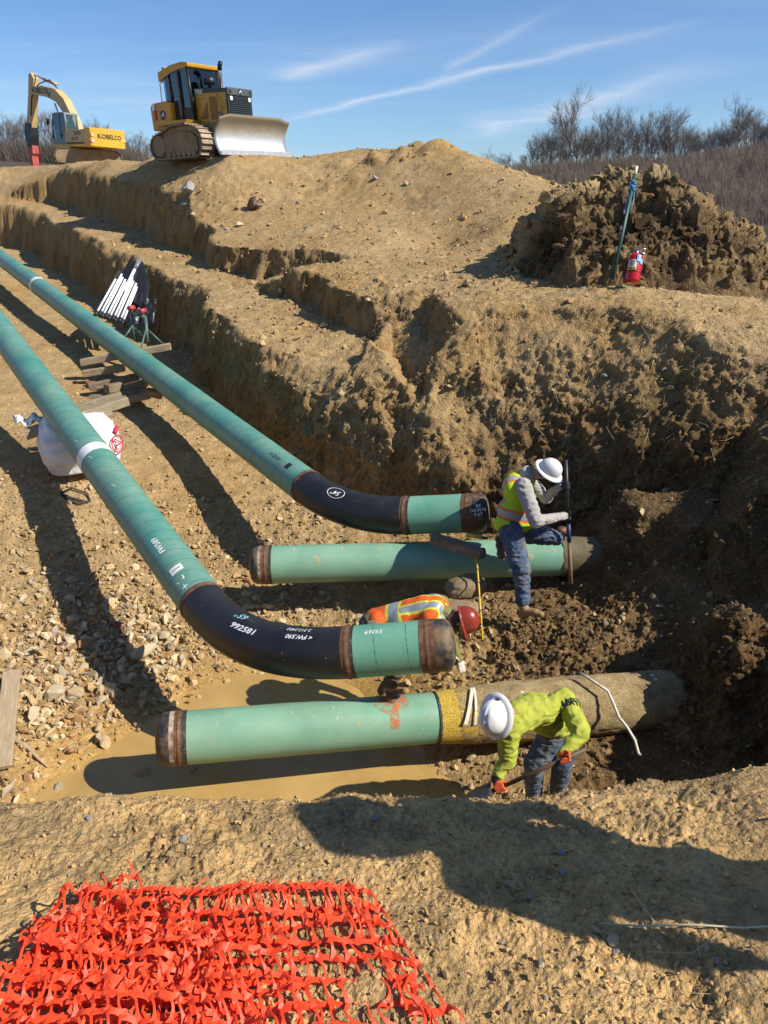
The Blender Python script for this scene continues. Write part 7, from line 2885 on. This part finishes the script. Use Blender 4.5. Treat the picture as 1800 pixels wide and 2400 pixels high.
# pale strap lying over the coated pipe
stp = []
for (u, v, d) in [(1360, 1577, 7.98), (1395, 1600, 7.86), (1425, 1620, 7.80), (1438, 1650, 7.74), (1450, 1680, 7.72), (1470, 1705, 7.70), (1488, 1735, 7.66), (1496, 1765, 7.6), (1503, 1772, 7.6)]:
    stp.append(P(u, v, d))
stick_obj('strap', stp, 0.015, M_TAPE, 'pale strap hanging over the brown coated pipe', 'strap', 6)

# fence post with blue wire, fire extinguisher
M_POST = simple('green_post_paint', (0.02, 0.075, 0.055), 0.5, 0.1, 0.2, 6)
pb, pt_ = P(1441, 634, 12.75), P(1489, 408, 12.95)
post = empty('metal_post', pb, 'leaning dark green metal post with blue wire and white tip beside the extinguisher', 'post')
dpost = (pt_ - pb)
u_, w_ = frame_of(dpost)
bm_ = bmesh.new()
for off, r_ in ((Vector((0, 0, 0)), 0.030), (w_ * 0.03, 0.014)):
    tube(bm_, [pb + off - dpost.normalized() * 0.15, pt_ + off], r_, 5)
obj('shaft', bm_, M_POST, post, world_space=True)
bm_ = bmesh.new()
tube(bm_, [pt_ - dpost * 0.02, pt_ + dpost.normalized() * 0.14], 0.02, 8)
obj('white_tip', bm_, M_POLE, post, world_space=True)
M_BLUE = simple('blue_wire', (0.05, 0.30, 0.55), 0.5, 0, 0.1, 8)
bm_ = bmesh.new()
hel = []
for k in range(60):
    a = k * 0.75
    q_ = pb + dpost * (0.92 - 0.10 * k / 60)
    hel.append(q_ + (u_ * math.cos(a) + w_ * math.sin(a)) * (0.045 + 0.02 * math.sin(k * 1.3)))
tube(bm_, hel, 0.010, 5)
obj('blue_coil', bm_, M_BLUE, post, world_space=True)
for s_ in (0.04, -0.035):
    bm_ = bmesh.new()
    tube(bm_, [pb + dpost * 0.84 + u_ * s_ - w_ * 0.03, pb + dpost * 0.72 + u_ * s_ * 1.6 - w_ * 0.05, pb + dpost * 0.62 + u_ * s_ - w_ * 0.03], 0.009, 5)
    obj('blue_strand', bm_, M_BLUE, post, world_space=True)
for f_ in (0.45, 0.23, 0.62):
    bm_ = bmesh.new()
    q_ = pb + dpost * f_
    bx(bm_, q_ - w_ * 0.04 + u_ * 0.03, (0.07, 0.05, 0.07), None, 0.012)
    obj('insulator', bm_, M_LAMP, post, world_space=True)

eb = P(1481, 661, 12.35)
et_ = P(1496, 574, 12.4)
ex = empty('fire_extinguisher', eb, 'red fire extinguisher standing on the bank above the pit', 'fire extinguisher')
ax_ = (et_ - eb).normalized()
Mx = align(eb, ax_)
HE = 0.455
RE = 0.117
bm_ = bmesh.new()
lathe(bm_, [(0, 0), (RE * 0.92, 0), (RE, 0.02), (RE, HE * 0.86), (RE * 0.93, HE * 0.93), (RE * 0.62, HE), (RE * 0.32, HE * 1.02), (RE * 0.30, HE * 1.07), (0, HE * 1.07)], Mx, 32)
obj('cylinder', bm_, simple('red_enamel', (0.50, 0.008, 0.012), 0.22, 0, 0.05, 4, coat=0.3), ex, world_space=True)
toc = (Vector((0, 0, 0)) - eb)
toc = (toc - ax_ * toc.dot(ax_)).normalized()
sd = ax_.cross(toc)


def ex_patch(name, a0, a1, h0, h1, mat, lift=0.003):
    bm_ = bmesh.new()
    n = 12
    g = []
    for i in range(n + 1):
        a = a0 + (a1 - a0) * i / n
        g.append([bm_.verts.new(eb + ax_ * h + (toc * math.cos(a) + sd * math.sin(a)) * (RE + lift)) for h in (h0, h1)])
    for p_, q_ in zip(g, g[1:]):
        bm_.faces.new((p_[0], q_[0], q_[1], p_[1]))
    return obj(name, bm_, mat, ex, world_space=True)


ex_patch('label', -0.95, 0.25, 0.16, 0.33, simple('label_paper', (0.66, 0.62, 0.52), 0.6))
ex_patch('label_stripe', -0.95, 0.25, 0.163, 0.205, M_YEL, 0.0045)
ex_patch('label_text', -0.75, -0.05, 0.22, 0.315, simple('label_print', (0.28, 0.26, 0.25), 0.6), 0.005)
for kk_ in range(3):
    ex_patch('pictogram', -0.78 + kk_ * 0.32, -0.58 + kk_ * 0.32, 0.17, 0.198, M_INK, 0.006)
bm_ = bmesh.new()
lathe(bm_, [(RE + 0.001, 0.135), (RE + 0.006, 0.137), (RE + 0.006, 0.152), (RE + 0.001, 0.154)], Mx, 32)
obj('hose_band', bm_, M_BLKPL, ex, world_space=True)
ex_patch('inspection_tag', 0.15, 0.62, 0.30, 0.415, simple('blue_tag', (0.10, 0.42, 0.68), 0.5), 0.012)
ex_patch('inspection_tag', 0.62, 1.0, 0.27, 0.35, bpy.data.materials['blue_tag'], 0.014)
top = eb + ax_ * (HE * 1.07)
for pts, r_, nm, mt in (([top - ax_ * 0.02, top + ax_ * 0.05], 0.028, 'valve', M_CHROME), ([top + ax_ * 0.05 - sd * 0.02, top + ax_ * 0.075 + sd * 0.07, top + ax_ * 0.085 + sd * 0.13], 0.014, 'lever', M_CHROME),
                        ([top + ax_ * 0.02, top + ax_ * 0.02 + sd * 0.08, top - ax_ * 0.01 + sd * 0.13], 0.013, 'carry_handle', M_CHROME),
                        ([top + ax_ * 0.03, top + ax_ * 0.035 - sd * 0.08, top - ax_ * 0.03 - sd * 0.135, top - ax_ * 0.14 - sd * 0.14, top - ax_ * 0.30 - sd * 0.128], 0.015, 'hose', M_BLKPL)):
    bm_ = bmesh.new()
    tube(bm_, pts, r_, 8)
    obj(nm, bm_, mt, ex, world_space=True)
# ------------------------------------------------------------------ orange safety netting
def mat_net():
    m, nt, b = new_mat('orange_plastic_net')
    nb = NB(nt)
    co = nb.obco()
    n = nb.noise(6, 4, 0.6, co)
    cc = nb.ramp(n, [(0.3, (0.90, 0.075, 0.02)), (0.7, (0.96, 0.13, 0.038))])
    nb.l(cc, b.inputs['Base Color'])
    b.inputs['Roughness'].default_value = 0.5
    tl = nb.n('ShaderNodeBsdfTranslucent')
    tl.inputs[0].default_value = (0.95, 0.11, 0.03, 1)
    ms = nb.n('ShaderNodeMixShader')
    ms.inputs[0].default_value = 0.35
    out = nt.nodes['Material Output']
    nb.l(b.outputs[0], ms.inputs[1])
    nb.l(tl.outputs[0], ms.inputs[2])
    nb.l(ms.outputs[0], out.inputs[0])
    return m


M_NET = mat_net()
net = empty('safety_netting', gp(450, 2250), 'crumpled orange plastic safety netting lying on the near ground', 'netting')


def gplane(u, v):
    return np.array(ground_px(u, v))


def net_sheet(corners, nu, nv, lift, seed, amp=0.02, folds=(), bandw=0.021, fray=0.0, ragged=0.0):
    """connected mesh of wide bands (along u) with star-shaped nodes and slack strands (along v)"""
    TL, TR, BR, BL = (gplane(*c) for c in corners)
    r = np.random.default_rng(seed)
    V, F = [], []

    def S(u, v):
        du = 0.020 * noise3(np.float32(u * 4 + seed), np.float32(v * 4), np.float32(1.5))
        dv = 0.035 * noise3(np.float32(u * 3.2 + seed), np.float32(v * 2.5), np.float32(4.5))
        uu, vv = u + float(du), v + float(dv)
        p = TL * (1 - uu) * (1 - vv) + TR * uu * (1 - vv) + BR * uu * vv + BL * (1 - uu) * vv
        h = lift + amp * (0.7 + float(noise3(np.float32(u * 5 + seed * 3), np.float32(v * 4), np.float32(0.5)))) + 0.5 * amp * float(noise3(np.float32(u * 13 + seed), np.float32(v * 9), np.float32(8.5)))
        for (c, w, hh) in folds:
            h += hh * math.exp(-((v - c - 0.03 * math.sin(u * 9 + seed)) / w) ** 2)
        p = p.copy()
        p[2] += max(0.004, h)
        return p

    def strip(pts, ws, nrm):
        base = len(V)
        n = len(pts)
        for i in range(n):
            t = pts[min(i + 1, n - 1)] - pts[max(i - 1, 0)]
            sd_ = np.cross(t, nrm[i])
            sd_ = sd_ / max(1e-9, np.linalg.norm(sd_))
            V.append(pts[i] - sd_ * ws[i] / 2)
            V.append(pts[i] + sd_ * ws[i] / 2)
        for i in range(n - 1):
            a = base + 2 * i
            F.append((a, a + 2, a + 3, a + 1))
    nodes = {}
    for j in range(nv + 1):
        pts, ws, nr = [], [], []
        sub = 6
        tw = r.uniform(0, 6.28)
        for k in range(nu * sub + 1):
            u = k / (nu * sub)
            f = abs(((k / sub) % 1.0) - 0.5) * 2          # 1 at node, 0 between
            p = S(u, j / nv)
            pts.append(p)
            ws.append(bandw * (0.66 + 0.70 * f ** 3) * (1.0 if 0 < j < nv else 0.8))
            a = 0.75 * math.sin(u * 17 + tw) + 0.5 * math.sin(u * 41 + tw * 2)
            nr.append(np.array([0.2 * math.sin(u * 23 + tw), -math.sin(a) * 0.35 - 0.25, 0.9]))
            if k % sub == 0:
                nodes[(k // sub, j)] = p
        strip(pts, ws, nr)
    for i in range(nu + 1):
        for j in range(nv):
            if r.random() < ragged:
                continue
            a, b_ = nodes[(i, j)], nodes[(i, j + 1)]
            bow = r.normal(size=3) * np.array([0.009, 0.005, 0.0])
            bow[2] = abs(r.normal()) * 0.012 + 0.003
            pts, ws, nr = [], [], []
            n = 8
            ph = r.uniform(-0.6, 0.6)
            for k in range(n + 1):
                t = k / n
                q_ = a * (1 - t) + b_ * t + bow * 4 * t * (1 - t)
                g = S(i / nu, (j + t) / nv)
                q_[2] = q_[2] * 0.6 + max(g[2], q_[2]) * 0.4
                pts.append(q_)
                e = abs(t - 0.5) * 2
                ws.append(0.0060 + 0.018 * e ** 4)
                nr.append(np.array([math.sin(ph + t) * 0.45, -0.3, 0.9]))
            strip(pts, ws, nr)
    if fray > 0:
        for i in range(nu + 1):
            a = nodes[(i, 0)]
            L = r.uniform(0.3, 1.0) * fray
            d_ = np.array([r.normal() * 0.4, 0.8, 0.5 + 0.3 * r.normal()])
            pts = [a + d_ * L * t + np.array([0, 0, -0.9 * L * t * t]) for t in (0, 0.25, 0.5, 0.75, 1)]
            strip(pts, [0.014, 0.006, 0.005, 0.005, 0.004], [np.array([0.6, -0.5, 0.7])] * 5)
    me = mesh_np('net_sheet', np.array(V), np.array(F))
    o = obj('net_sheet', me, M_NET, net, smooth=False, world_space=True)
    s_ = o.modifiers.new('thick', 'SOLIDIFY')
    s_.thickness = 0.0014
    return o


net_sheet([(185, 2120), (828, 2098), (1010, 2405), (40, 2420)], 23, 7, 0.004, 3, 0.015, [(0.02, 0.06, 0.03), (0.35, 0.06, 0.03)], fray=0.05)
net_sheet([(210, 2105), (815, 2086), (880, 2215), (150, 2230)], 20, 2, 0.010, 9, 0.022, [(0.2, 0.2, 0.03)], fray=0.06, ragged=0.1)
net_sheet([(95, 2215), (640, 2180), (760, 2450), (0, 2460)], 20, 6, 0.020, 14, 0.024, [(0.3, 0.1, 0.04)], ragged=0.06)
net_sheet([(60, 2280), (520, 2265), (640, 2470), (-30, 2470)], 18, 5, 0.038, 21, 0.030, [(0.5, 0.15, 0.03)], ragged=0.08, fray=0.05)
net_sheet([(90, 2180), (420, 2120), (470, 2300), (30, 2400)], 11, 5, 0.026, 27, 0.030, [(0.4, 0.2, 0.03)], fray=0.08, ragged=0.1)
net_sheet([(130, 2160), (330, 2095), (330, 2210), (120, 2260)], 6, 2, 0.05, 31, 0.045, [], fray=0.09)
net_sheet([(815, 2080), (862, 2092), (1075, 2425), (990, 2440)], 2, 7, 0.006, 37, 0.016, [], bandw=0.026)
net_sheet([(110, 2200), (520, 2230), (560, 2360), (40, 2350)], 15, 4, 0.045, 47, 0.034, [(0.5, 0.2, 0.03)], ragged=0.1, fray=0.06)
